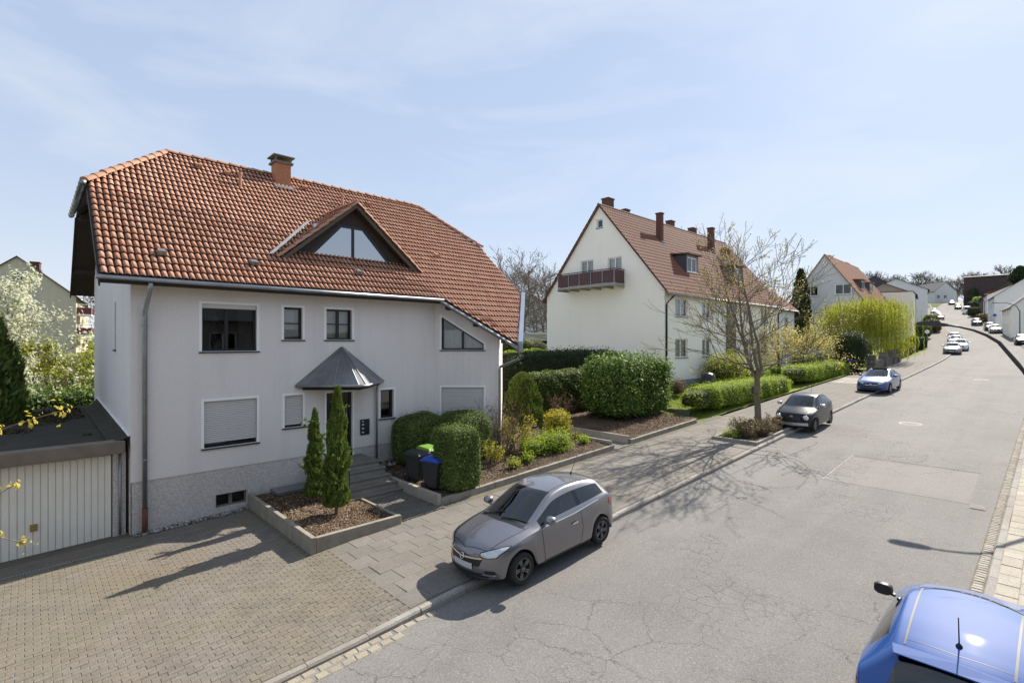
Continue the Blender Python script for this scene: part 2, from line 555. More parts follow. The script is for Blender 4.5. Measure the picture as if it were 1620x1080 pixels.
MT['tile_dark'] = tile_mat('slate_tile', (.075, .075, .085), (.11, .11, .12), (.05, .05, .055), (.16, .16, .17))
MT['ridge'] = tile_mat('ridge_tile', (.40, .21, .13), (.47, .27, .175), (.25, .13, .08), (.52, .40, .31))
MT['ridge_brown'] = tile_mat('ridge_tile_brown', (.16, .085, .06), (.20, .11, .08), (.10, .06, .05), (.25, .2, .17))
MT['wood_dark'] = plain('dark_stained_wood', (.028, .018, .013), (.05, .033, .024), 20, .7, bs=.3)
MT['zinc'] = plain('zinc', (.26, .275, .29), (.36, .375, .39), 3, .42, .75, bs=.1, bscale=8)
MT['zinc_dark'] = plain('weathered_zinc', (.22, .225, .235), (.32, .325, .335), 2.2, .38, .7, bs=.1, bscale=6)
MT['zinc_blue'] = plain('zinc_blue', (.30, .34, .42), (.37, .42, .50), 3, .45, .5)
MT['rust'] = plain('rusty_standpipe', (.12, .045, .025), (.17, .07, .04), 20, .85, bs=.3)
MT['brick'] = plain('chimney_brick', (.38, .16, .085), (.47, .22, .13), 14, .9, bs=.4)
MT['brick_far'] = plain('far_brick', (.07, .05, .048), (.10, .07, .065), 1.5, .9)
MT['brick_dark'] = plain('dark_brick', (.10, .05, .04), (.15, .075, .06), 14, .9, bs=.4)
MT['concrete'] = plain('concrete', (.30, .275, .235), (.38, .35, .30), 3, .9, bs=.35, bscale=80)
MT['concrete_mossy'] = plain('mossy_concrete', (.20, .18, .145), (.30, .275, .225), 3.5, .92, bs=.4, bscale=60)
MT['concrete_dark'] = plain('concrete_dark', (.15, .135, .115), (.20, .185, .16), 3, .9, bs=.4, bscale=80)
MT['white_trim'] = plain('white_trim', (.93, .92, .90), (.88, .87, .85), 4, .6)
MT['anthracite'] = plain('anthracite_frame', (.022, .023, .026), None, rough=.4)
MT['sill_stone'] = plain('slate_sill', (.045, .046, .05), (.07, .07, .075), 6, .45)
MT['white_pvc'] = plain('white_pvc', (.78, .79, .80), None, rough=.35)
MT['grey_pvc'] = plain('grey_shutter', (.62, .60, .58), None, rough=.5)
MT['glass'] = glass_mat('window_glass', (.86, .89, .89))
MT['glass_sky'] = glass_mat('mirroring_glass', (.45, .48, .5), .38)
MT['glass_dark'] = glass_mat('window_glass_dark', (.22, .24, .25))
MT['glass_car'] = glass_mat('car_glass', (.22, .25, .26))
MT['curtain'] = plain('net_curtain', (.62, .62, .60), (.50, .50, .49), 9, .9)
MT['blind'] = plain('roller_blind', (.66, .66, .63), None, rough=.8)
MT['room'] = plain('dark_room', (.03, .028, .026), None, rough=.9)
MT['black_door'] = plain('black_door', (.012, .012, .013), None, rough=.3)
MT['steel'] = plain('brushed_steel', (.55, .55, .55), None, rough=.3, metal=1)
MT['bark'] = plain('bark', (.12, .095, .07), (.20, .165, .12), 9, .95, bs=.8, bscale=25, bdist=.02)
MT['bark_dark'] = plain('bark_dark', (.055, .043, .033), (.10, .08, .06), 9, .95, bs=.6, bscale=25, bdist=.02)
MT['bark_grey'] = plain('bark_grey', (.10, .088, .075), (.165, .145, .12), 5, .95)
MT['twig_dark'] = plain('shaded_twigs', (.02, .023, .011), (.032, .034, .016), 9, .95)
MT['mulch'] = mulch_mat('bark_mulch', (.05, .033, .022), (.13, .088, .058), (.30, .22, .155))
MT['soil'] = mulch_mat('soil', (.05, .036, .025), (.10, .072, .05), (.19, .145, .105))
MT['pebble'] = mulch_mat('pebbles', (.12, .11, .10), (.33, .31, .28), (.62, .60, .57))
MT['lawn'] = grass_mat('lawn', (.16, .215, .035), (.24, .27, .06))
MT['field'] = grass_mat('field', (.075, .105, .025), (.11, .125, .04))
MT['rubber'] = plain('tyre_rubber', (.018, .018, .018), (.028, .027, .026), 30, .85)
MT['plastic_black'] = plain('black_plastic', (.016, .016, .017), None, rough=.5)
MT['bin_grey'] = plain('bin_grey', (.028, .03, .032), (.04, .042, .044), 8, .5)
MT['bin_green'] = plain('bin_green_lid', (.16, .30, .045), None, rough=.45)
MT['bin_blue'] = plain('bin_blue_lid', (.02, .07, .42), None, rough=.4)
MT['alloy_dark'] = plain('dark_alloy', (.15, .15, .155), None, rough=.35, metal=.6)
MT['alloy'] = plain('silver_alloy', (.45, .45, .46), None, rough=.3, metal=.9)
MT['chrome'] = plain('chrome', (.75, .75, .76), None, rough=.12, metal=1)
MT['lamp_clear'] = plain('headlamp', (.42, .43, .45), (.72, .74, .76), 35, .12, .25, coat=1)
MT['lamp_red'] = plain('tail_lamp', (.28, .012, .012), (.17, .008, .008), 20, .12, coat=1)
MT['lamp_orange'] = plain('indicator', (.55, .2, .03), None, rough=.2, coat=1)
MT['plate'] = plain('blank_number_plate', (.50, .51, .53), (.42, .43, .46), 9, .5)
MT['paint_grey'] = car_paint('paint_grey', (.185, .184, .2), .33, .75)
MT['paint_black'] = car_paint('paint_black', (.010, .011, .014), .3, .2, .35)
MT['paint_blue'] = car_paint('paint_blue', (.004, .058, .25), .6, .0)
MT['paint_navy'] = car_paint('paint_navy', (.025, .06, .19), .4, .3)
MT['paint_silver'] = car_paint('paint_silver', (.40, .40, .42), .3, .5)
MT['paint_white'] = car_paint('paint_white', (.68, .68, .69), .3, .0)
MT['paint_red'] = car_paint('paint_red', (.22, .03, .03), .3, .2)
MT['garage_door'] = plain('cream_steel', (.80, .77, .69), (.74, .71, .63), 2, .5)
MT['fascia'] = plain('exposed_aggregate', (.16, .13, .10), (.22, .185, .15), 2.5, .95, bs=.6, bscale=70)
MT['felt'] = plain('mossy_roof_felt', (.028, .027, .026), (.055, .048, .03), 1.6, .97, bs=.7, bscale=18, bdist=.03)
MT['moss'] = plain('moss', (.06, .05, .022), (.095, .075, .03), 6, .98, bs=.9, bscale=25, bdist=.03)
MT['lamp_post'] = plain('painted_steel_dark', (.035, .034, .033), None, rough=.5)
MT['balcony'] = plain('plum_balustrade', (.085, .04, .042), (.115, .055, .056), 4, .6)
MT['iron'] = plain('cast_iron', (.09, .085, .08), (.14, .13, .12), 12, .8, .3, bs=.3)
MT['rubble'] = plain('field_stone', (.13, .115, .095), (.22, .195, .165), 3.5, .95, bs=.6, bscale=20, rnd=.4)
MT['pink'] = plain('pink_awning', (.62, .32, .28), None, rough=.8)
MT['lf_yew'] = leaf_mat('yew_needles', (0.078, 0.135, 0.036), (0.156, 0.229, 0.057), (0.299, 0.351, 0.091), .18)
MT['lf_cypress'] = leaf_mat('cypress_sprays', (0.075, 0.128, 0.027), (0.143, 0.203, 0.042), (0.255, 0.285, 0.068), .22)
MT['lf_laurel'] = leaf_mat('laurel_leaves', (0.061, 0.122, 0.027), (0.128, 0.212, 0.044), (0.272, 0.374, 0.068), .22, .28)
MT['lf_thuja'] = leaf_mat('thuja_sprays', (0.072, 0.115, 0.024), (0.136, 0.184, 0.038), (0.224, 0.248, 0.056), .2)
MT['lf_dark'] = leaf_mat('dark_evergreen', (0.031, 0.051, 0.020), (0.065, 0.093, 0.034), None, .15)
MT['lf_privet'] = leaf_mat('privet_leaves', (.18, .27, .028), (.30, .40, .045), (.44, .50, .07), .4)
MT['lf_spring'] = leaf_mat('spring_leaves', (0.192, 0.228, 0.030), (0.324, 0.348, 0.054), (0.480, 0.468, 0.084), .4)
MT['lf_willow'] = leaf_mat('willow_leaves', (0.221, 0.252, 0.026), (0.347, 0.367, 0.047), (0.441, 0.441, 0.084), .4)
MT['lf_bud'] = leaf_mat('yellow_buds', (0.500, 0.400, 0.055), (0.620, 0.540, 0.100), (0.360, 0.300, 0.050), .35)
MT['gloss_black'] = plain('gloss_black', (.01, .01, .011), None, rough=.12)
MT['lf_budgreen'] = leaf_mat('olive_buds', (.33, .285, .07), (.45, .395, .10), (.24, .18, .06), .35)
MT['lf_cream'] = leaf_mat('cream_blossom', (.52, .44, .10), (.64, .56, .20), (.30, .27, .05), .35)
MT['lf_white'] = leaf_mat('white_blossom', (0.500, 0.500, 0.360), (0.660, 0.660, 0.520), (0.240, 0.300, 0.080), .35)
MT['lf_gold'] = leaf_mat('golden_leaves', (0.340, 0.310, 0.030), (0.500, 0.440, 0.050), (0.170, 0.200, 0.030), .35)
MT['lf_rust'] = leaf_mat('rusty_leaves', (0.170, 0.080, 0.045), (0.260, 0.130, 0.070), (0.300, 0.210, 0.100), .25)
MT['lf_dry'] = leaf_mat('dry_leaves', (0.140, 0.100, 0.055), (0.210, 0.155, 0.085), (0.150, 0.160, 0.040), .25)
MT['lf_grass'] = leaf_mat('grass_blades', (0.143, 0.215, 0.029), (0.247, 0.305, 0.052), (0.312, 0.325, 0.091), .35)
MT['lf_redbrown'] = leaf_mat('bud_haze', (0.150, 0.100, 0.065), (0.220, 0.160, 0.100), None, .2)
# ------------------------------------------------------------------ ground, road, pavements
XS = np.concatenate([np.arange(-40, 110, 2.0), np.arange(110, 420, 5.0), np.arange(420, 1300, 60.0)])

def ground_sheet():
    ys = np.concatenate([np.arange(-400, -40, 40.0), np.arange(-40, 80, 4.0), np.arange(80, 640, 40.0)])
    P = np.array([(x, y, zr(x) - 0.14 + max(0, y - 30) * 0.012 + (0.25 if y > 26 else 0)) for x in XS for y in ys])
    ny = len(ys)
    F = np.array([(i * ny + j, (i + 1) * ny + j, (i + 1) * ny + j + 1, i * ny + j + 1) for i in range(len(XS) - 1) for j in range(ny - 1)])
    me = mesh_np('ground', P, F, True)
    me.materials.append(MT['field'])
    o = link(bpy.data.objects.new('ground', me))
    tag(o, kind='structure')
ground_sheet()

ROADX = np.concatenate([np.arange(-16, 110, 1.0), np.arange(110, 345, 3.0)])
road = strip('road', ROADX, yr, yl, 0.0, MT['asphalt'], ny=5)

def hp(x):                       # height of the left pavement above the road (dropped kerb at the drive)
    return np.interp(x, [4.2, 5.4], [0.065, 0.115])

SLOPE = math.atan(0.04)

def piece_mesh(name, l, w, t, mat, bev=0.006, jag=0.0, seed=0):
    """a stone: rounded top edges, no underside; l along x, w along y"""
    r = np.random.default_rng(seed)
    c = [(-l / 2, -w / 2), (l / 2, -w / 2), (l / 2, w / 2), (-l / 2, w / 2)]
    c = [(a + r.normal(0, jag), b + r.normal(0, jag)) for a, b in c]
    k = 1 - 2 * bev / min(l, w)
    P = [(a, b, -t) for a, b in c] + [(a, b, -bev) for a, b in c] + [(a * k, b * k, 0) for a, b in c]
    F = [(8, 9, 10, 11)]
    for lo in (0, 4):
        F += [(lo + i, lo + (i + 1) % 4, lo + 4 + (i + 1) % 4, lo + 4 + i) for i in range(4)]
    me = mesh_np(name, P, F)
    me.materials.append(mat)
    return me

def lay(parent, name, spots, meshes, mat, most=300, tilt=0.006):
    """spots: (x, y, z, yaw). The nearest become objects, the rest one joined part"""
    sp = sorted(spots, key=lambda s: (s[0] - 0) ** 2 + s[1] ** 2)
    pl = WORLD_LOC[parent.name]
    base_v = []
    for me in meshes:
        v = np.zeros(len(me.vertices) * 3); me.vertices.foreach_get('co', v)
        base_v.append((v.reshape(-1, 3), [tuple(p.vertices) for p in me.polygons]))
    g = G()
    for i, (x, y, z, yaw) in enumerate(sp):
        k = int(rng.integers(len(meshes)))
        sl_ = -math.atan((float(zr(x + .1) - zr(x - .1)) + (float(hp(x + .1) - hp(x - .1)) if y > 7.6 else 0)) / .2)
        e = (rng.normal(0, tilt), sl_ + rng.normal(0, tilt), yaw + rng.normal(0, .008))
        zz = z + rng.normal(0, .0015)
        if i < most:
            o = bpy.data.objects.new(name, meshes[k])
            link(o, parent, tuple(V(x, y, zz) - pl)); o.rotation_euler = e
        else:
            R = np.array(Matrix.Rotation(e[2], 3, 'Z') @ Matrix.Rotation(e[1], 3, 'Y') @ Matrix.Rotation(e[0], 3, 'X'))
            g.add(base_v[k][0] @ R.T + V(x, y, zz), base_v[k][1])
    if g.v:
        o = g.obj(name + '_field', mat, parent); o['kind'] = 'stuff'

# ---- left pavement: joint bed, then stones on it
pave = strip('pavement', np.arange(-16, 26.01, .2), lambda x: yl(x) + .13, 11.75, lambda x: hp(x) - .0055, MT['joint'], ny=2)
def far_paving(name, a, b):
    n = N(name)
    q = n.n.new('ShaderNodeTexBrick')
    q.inputs['Scale'].default_value = 1.0
    q.inputs['Brick Width'].default_value = .5; q.inputs['Row Height'].default_value = .5
    q.inputs['Mortar Size'].default_value = .012
    q.inputs['Color1'].default_value = (*a, 1); q.inputs['Color2'].default_value = (*b, 1)
    q.inputs['Mortar'].default_value = (.08, .072, .06, 1)
    n.l.new(n.pos(), q.inputs['Vector'])
    col = n.mix(n.ramp(n.noise(.6, 5, .6), [(.4, 0.0), (.7, .5)]), q.outputs['Color'], (.15, .135, .115))
    f = n.noise(110, 2)
    col = n.mix(n.ramp(f, [(.4, .4), (.6, 0.0)]), col, tuple(x * .5 for x in a))
    return n.done(n.bsdf(col, .92, 0, .2, n.bump(f, .3, .006)))
MT['paving_far'] = far_paving('concrete_slab_far', (.175, .16, .143), (.21, .193, .173))
MT['paving_far_pale'] = far_paving('concrete_slab_far_pale', (.33, .30, .26), (.40, .37, .32))
strip('pavement', np.concatenate([[26.01], np.arange(27, 110, 1.0), np.arange(110, 345, 3.0)]), lambda x: yl(x) + .13, lambda x: yl(x) + 3.9, .115, MT['paving_far'], ny=2)
strip('driveway_apron', np.arange(44.5, 49.1, .5), lambda x: yl(x) + .2, lambda x: yl(x) + 3.7, .121, MT['paving_far_pale'])

# driveway of small pavers
PL, PW = .204, .104
pv = [piece_mesh('paver', PL - .006, PW - .006, .03, MT['paver'], .004, .0015, s) for s in range(4)]
spots = []
row = 0
y = 7.72
while y < 15.72:
    off = (row % 2) * PL / 2
    x = -2.4 + off
    while x < 4.86:
        if not (x > 4.5 and y > 11.2):
            spots.append((x, y, float(zr(x) + hp(x)), 0))
        x += PL
    y += PW; row += 1
drive = strip('driveway', np.arange(-16, 7.01, .2), 11.75, 16.2, lambda x: hp(x) - .007, MT['joint'], ny=2)
lay(pave, 'paver', spots, pv, MT['paver'], 300)
# slabs between the kerb and the garden walls
sl = [piece_mesh('paving_slab', .496, .496, .03, MT['slab'], .004, .001, s) for s in range(4)]
spots = []
for r_, y in enumerate(np.arange(7.72 + .25, 11.6, .5)):
    x = 5.0 + (.25 if r_ % 2 else 0) + .13
    while x < 25.9:
        if not (y > 11.35 and x > 8.0) and not (20.3 < x < 23.6 and y < 9.5 and y > 7.9 and False):
            spots.append((x, y, float(zr(x) + hp(x)), 0))
        x += .5
lay(pave, 'paving_slab', spots, sl, MT['slab'], 300, .003)
hs = [piece_mesh('half_slab', .243, .493, .03, MT['slab'], .005, .001, 9)]
lay(pave, 'half_slab', [(5.003, y, float(zr(5) + hp(5.0)), 0) for y in np.arange(7.72 + .75, 11.6, 1.0)], hs, MT['slab'])

# kerb stones
kerb = strip('kerb', np.concatenate([np.arange(62, 110, 1.0), np.arange(110, 345, 3.0)]), yl, lambda x: yl(x) + .14, .12, MT['kerb'], thick=.14)
def kerb_mesh(l, w, h, seed):
    r = np.random.default_rng(seed)
    prof = [(0, -.12), (.006, h - .035), (.03, h), (w, h), (w, -.12)]
    P = [(sx * (l / 2 - .004), a, b + r.normal(0, .002)) for sx in (-1, 1) for a, b in prof]
    k = len(prof)
    F = [(i, i + 1, k + i + 1, k + i)[::-1] for i in range(k - 1)] + [tuple(range(k)), tuple(range(k, 2 * k))[::-1]]
    me = mesh_np('kerb_stone', P, F); me.materials.append(MT['kerb']); return me
km = [kerb_mesh(1.0, .135, .115, s) for s in range(3)]
kd = [kerb_mesh(1.0, .135, .068, s) for s in range(2)]
for i in range(-5, 62):
    x = i + .5
    me = km[i % 3] if x > 5.3 else kd[i % 2]
    if i in (4, 5):
        me = kerb_mesh(1.0, .135, .068, 5)
        for v_ in me.vertices:
            if v_.co.z > 0: v_.co.z += float(hp(x + v_.co.x)) - .068 + .002
    o = bpy.data.objects.new('kerb_stone', me)
    p = V(x, float(yl(x)) + rng.normal(0, .006), float(zr(x)) + rng.normal(0, .003))
    link(o, kerb, tuple(p - WORLD_LOC[kerb.name]))
    sl_x = float(zr(x + .5) - zr(x - .5))
    o.rotation_euler = (rng.normal(0, .008), -math.atan(sl_x), rng.normal(0, .004))
# granite setts along the dropped kerb
setts = [piece_mesh('sett', .205, .148, .05, MT['cobble'], .018, .009, s) for s in range(6)]
spots = [(x + rng.normal(0, .01), 7.52 - .085 - k * .16 + rng.normal(0, .008), float(zr(x)) + .012, rng.normal(0, .05))
         for k in range(2) for x in np.arange(1.9 + k * .1, 5.15 - k * .75, .215)]
gut = strip('gutter', np.arange(1.8, 4.4, .5), 7.20, 7.51, .0035, MT['asphalt_patch'])
lay(gut, 'sett', spots, setts, MT['cobble'], 300, .03)

# ---- right-hand side
gut2 = strip('gutter', np.arange(-16, 345, 1.0), lambda x: yr(x) - .2, lambda x: yr(x) + .01, .004, MT['joint'])
sg = [piece_mesh('sett', .11, .165, .05, MT['cobble_grey'], .014, .006, 20 + s) for s in range(5)]
spots = [(x + rng.normal(0, .004), float(yr(x)) - .088 + rng.normal(0, .004), float(zr(x)) + .014, rng.normal(0, .03)) for x in np.arange(8.5, 44, .122)]
lay(gut2, 'sett', spots, sg, MT['cobble_grey'], 300, .02)
kr_x = np.arange(-16, 62, 1.0)
kerb2 = strip('kerb', np.concatenate([np.arange(62, 110, 1.0), np.arange(110, 345, 3.0)]), lambda x: yr(x) - .33, lambda x: yr(x) - .19, .11, MT['kerb'], thick=.13)
def kerb_mesh_r(l, w, h, seed):
    me = kerb_mesh(l, w, h, seed)
    me.transform(Matrix.Rotation(PI, 4, 'Z')); return me
kmr = [kerb_mesh_r(1.0, .14, .10, s) for s in range(3)]
for i in range(5, 62):
    x = i + .5
    o = bpy.data.objects.new('kerb_stone', kmr[i % 3])
    p = V(x, float(yr(x)) - .185, float(zr(x)) + rng.normal(0, .003))
    link(o, kerb2, tuple(p - WORLD_LOC[kerb2.name]))
    o.rotation_euler = (0, -math.atan(float(zr(x + .5) - zr(x - .5))), -.0146 + rng.normal(0, .004))
pave2 = strip('pavement', ROADX, lambda x: yr(x) - 2.6, lambda x: yr(x) - .32, .092, MT['paving_far_pale'])
sp2 = [piece_mesh('paving_slab', .49, .29, .03, MT['slab_pale'], .006, .002, s) for s in range(3)]
spots = []
for k in range(4):
    for x in np.arange(9.0 + (k % 2) * .25, 32, .5):
        spots.append((x, float(yr(x)) - .33 - .155 - k * .3, float(zr(x)) + .104, -.0146))
lay(pave2, 'paving_slab', spots, sp2, MT['slab_pale'], 300, .004)

strip('unseen_forecourt', np.arange(-40, 60, 2.0), -16.0, lambda x: yr(x) - 2.65, .08, MT['paving_far_pale'], ny=3)  # unseen paving added behind the camera: greyer reflections, more bounce on the facades
# ---- repairs and iron in the road surface
pt = strip('road_patch', np.arange(17.9, 21.65, .25), lambda x: 1.32 + 0 * x, lambda x: 4.72 - .02 * (x - 17.9), .004, MT['asphalt_patch'])
MT['seam'] = plain('bitumen_seam', (.30, .29, .275), (.12, .115, .11), 5, .8)
strip('road_seam', np.arange(17.9, 21.7, .25), 4.70, 4.735, .006, MT['seam'])
strip('road_seam', [21.6, 21.64], 1.3, 4.7, .006, plain('bitumen_dark', (.07, .068, .066), (.13, .125, .12), 4, .8))
def manhole(x, y, r, label):
    z = float(zr(x))
    m = thing('manhole_cover', (x, y, z), label, 'manhole cover', 'iron covers in the road')
    m.rotation_euler = (0, -SLOPE, 0)
    g = G(); g.lathe((0, 0, -.03), [(r + .11, 0), (r + .11, .034), (r, .034), (r, 0)], 28); g.obj('frame', MT['concrete'], m, local=True)
    g = G(); g.lathe((0, 0, -.03), [(r - .01, 0), (r - .01, .036), (r - .03, .04), (.02, .04)], 28)
    for a in range(6):
        for rr in (.12, .22):
            p = (rr * math.cos(a * PI / 3 + rr * 9), rr * math.sin(a * PI / 3 + rr * 9))
            g.box(p[0] - .03, p[0] + .03, p[1] - .012, p[1] + .012, .009, .014)
    g.obj('cover', MT['iron'], m, local=True)
manhole(29.6, 4.2, .33, 'round iron manhole cover in mid road beside the black small car')
manhole(53.0, 3.2, .33, 'round iron manhole cover further up the road beyond the blue saloon')
dg_ = thing('road_drain', (17.75, 1.0, float(zr(17.75))), 'square iron drain grate at the right-hand gutter', 'drain')
dg_.rotation_euler = (0, -SLOPE, 0)
g = G(); g.box(-.22, .22, -.02, .28, -.05, .012); g.obj('frame', MT['iron'], dg_, local=True)
for k in range(6):
    g = G(); g.box(-.19, .19, .015 + k * .042, .04 + k * .042, .01, .02); g.obj('bar', MT['iron'], dg_, local=True)
# ------------------------------------------------------------------ vegetation builders
def wob(P, s, seed=0):
    """cheap smooth noise in -1..1 for points (n,3)"""
    r = np.random.default_rng(seed)
    out = np.zeros(len(P))
    for k in range(5):
        d = r.normal(size=3); d /= np.linalg.norm(d)
        f = s * (1 + .7 * k)
        out += np.sin(P @ d * f + r.uniform(0, 6.28)) / (1 + .5 * k)
    return out / 2.6

def leaves(P, Nn, L, W, seed=0, droop=0.0, spread=.8, up=0.0):
    """leaf quads at P facing roughly Nn. Returns verts, faces"""
    r = np.random.default_rng(seed)
    n = len(P)
    Nn = Nn + r.normal(0, spread, (n, 3)); Nn[:, 2] += up
    Nn /= np.linalg.norm(Nn, axis=1, keepdims=True) + 1e-9
    T = r.normal(size=(n, 3)); T[:, 2] -= droop
    T -= (T * Nn).sum(1, keepdims=True) * Nn
    T /= np.linalg.norm(T, axis=1, keepdims=True) + 1e-9
    B = np.cross(Nn, T)
    s = r.uniform(.6, 1.3, (n, 1))
    l = L * s; w = W * s
    bend = Nn * l * .18
    v = np.stack([P - T * l * .5, P + B * w * .5 + bend * .6, P + T * l * .5 - bend * .3, P - B * w * .5 + bend * .6], 1).reshape(-1, 3)
    f = np.arange(4 * n).reshape(n, 4)
    return v, f

def leaf_obj(name, v, f, mat, parent=None, origin=None):
    if origin is None:
        origin = WORLD_LOC[parent.name] if parent is not None else V(v[:, 0].mean(), v[:, 1].mean(), v[:, 2].min())
    me = mesh_np(name, v - origin, f)
    me.materials.append(mat)
    o = bpy.data.objects.new(name, me)
    loc = origin - (WORLD_LOC[parent.name] if parent is not None else 0)
    return link(o, parent, tuple(loc))

def super_pts(n, a, b, c, p, seed, rough=.06, thick=.1, nscale=3.0):
    """points in the skin of a superellipsoid with half sizes a, b, c; returns P, N"""
    r = np.random.default_rng(seed)
    # sample on a box, then push to the superellipsoid: nearly even cover
    A = np.array([b * c, b * c, a * c, a * c, a * b, a * b * .25]); A = A / A.sum()
    face = r.choice(6, n, p=A)
    u = r.uniform(-1, 1, n); w = r.uniform(-1, 1, n)
    q = np.zeros((n, 3))
    for k, (ax, sg) in enumerate([(0, 1), (0, -1), (1, 1), (1, -1), (2, 1), (2, -1)]):
        m = face == k
        o = [i for i in range(3) if i != ax]
        q[m, ax] = sg; q[m, o[0]] = u[m]; q[m, o[1]] = w[m]
    rad = (np.abs(q) ** p).sum(1) ** (-1 / p)
    q = q * rad[:, None]
    S = np.array([a, b, c])
    P = q * S
    Nn = np.sign(q) * np.abs(q) ** (p - 1) / S
    Nn /= np.linalg.norm(Nn, axis=1, keepdims=True)
    k = rough * wob(P, nscale, seed) - thick * r.uniform(0, 1, n) ** 1.7
    return P + Nn * k[:, None], Nn

def super_core(a, b, c, p, seed, rough, nscale, shrink, nu=28, nv=16):
    V_, F_ = [], []
    for j in range(nv + 1):
        th = -PI / 2 + PI * j / nv
        for i in range(nu):
            ph = 2 * PI * i / nu
            d = V(math.cos(th) * math.cos(ph), math.cos(th) * math.sin(ph), math.sin(th))
            m = np.abs(d).max(); d = d / m
            V_.append(d * (np.abs(d) ** p).sum() ** (-1 / p))
    q = np.array(V_); S = np.array([a, b, c])
    P = q * S
    Nn = np.sign(q) * np.abs(q) ** (p - 1) / S; Nn /= np.linalg.norm(Nn, axis=1, keepdims=True)
    P = P + Nn * (rough * wob(P, nscale, seed) - shrink)[:, None]
    for j in range(nv):
        for i in range(nu):
            F_.append((j * nu + i, j * nu + (i + 1) % nu, (j + 1) * nu + (i + 1) % nu, (j + 1) * nu + i))
    return P, F_

def bush(name, c, half, label, cat, mat, n, L, W, p=2.6, rough=.06, thick=.12, nscale=3.0, core=MT['twig_dark'], shrink=None,
         group=None, seed=1, spread=.7, rz=0.0, sprigs=0, up=0.15, foliage='foliage', blobs=None, corename='inner_twigs'):
    """a hedge, clipped shrub or bush. c: centre of its base; half: half sizes; blobs: several lobes (dx, dy, dz, a, b, c)"""
    c = np.asarray(c, float)
    t = thing(name, tuple(c), label, cat, group)
    R = np.array(Matrix.Rotation(rz, 3, 'Z'))
    vs, fs, k = [], [], 0
    g = G()
    bl = blobs or [(0, 0, half[2], *half)]
    tot = sum(b[3] * b[4] + b[4] * b[5] + b[3] * b[5] for b in bl)
    for q, (dx, dy, dz, a, b_, h) in enumerate(bl):
        m = int(n * (a * b_ + b_ * h + a * h) / tot)
        P, Nn = super_pts(m, a, b_, h, p, seed + q, rough, thick, nscale)
        if sprigs:
            r = np.random.default_rng(seed + 50 + q)
            sel = r.choice(m, int(m * sprigs)); P[sel] += Nn[sel] * r.uniform(0, thick * 1.4, (len(sel), 1)) + np.array([0, 0, 1]) * r.uniform(0, thick, (len(sel), 1))
        P = P + V(dx, dy, dz)
        keep = P[:, 2] > .02
        P = P[keep] @ R.T + c; Nn = Nn[keep] @ R.T
        v, f = leaves(P, Nn, L, W, seed + 9 + q, 0, spread, up)
        vs.append(v); fs.append(f + k); k += len(v)
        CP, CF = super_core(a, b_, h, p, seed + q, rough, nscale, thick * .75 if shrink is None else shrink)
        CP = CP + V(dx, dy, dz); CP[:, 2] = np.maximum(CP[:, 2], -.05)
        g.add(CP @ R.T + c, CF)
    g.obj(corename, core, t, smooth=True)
    leaf_obj(foliage, np.concatenate(vs), np.concatenate(fs), mat, t)
    return t

def limbs(segs, n=5):
    """segs: (p0, p1, r0, r1) -> verts, faces of tapered prisms"""
    P0 = np.array([s[0] for s in segs]); P1 = np.array([s[1] for s in segs])
    R0 = np.array([s[2] for s in segs]); R1 = np.array([s[3] for s in segs])
    T = P1 - P0; T /= np.linalg.norm(T, axis=1, keepdims=True) + 1e-9
    up = np.where(np.abs(T[:, 2:3]) < .9, np.array([[0, 0, 1.0]]), np.array([[1.0, 0, 0]]))
    X = np.cross(up, T); X /= np.linalg.norm(X, axis=1, keepdims=True) + 1e-9
    Y = np.cross(T, X)
    vs = []
    for Pp, Rr in ((P0, R0), (P1, R1)):
        for k in range(n):
            a = 2 * PI * k / n
            vs.append(Pp + Rr[:, None] * (math.cos(a) * X + math.sin(a) * Y))
    v = np.stack(vs, 1)              # (m, 2n, 3)
    m = len(segs)
    f = []
    for k in range(n):
        f.append(np.stack([np.full(m, k), np.full(m, (k + 1) % n), np.full(m, n + (k + 1) % n), np.full(m, n + k)], 1))
    f = np.stack(f, 1) + (np.arange(m) * 2 * n)[:, None, None]
    return v.reshape(-1, 3), f.reshape(-1, 4)

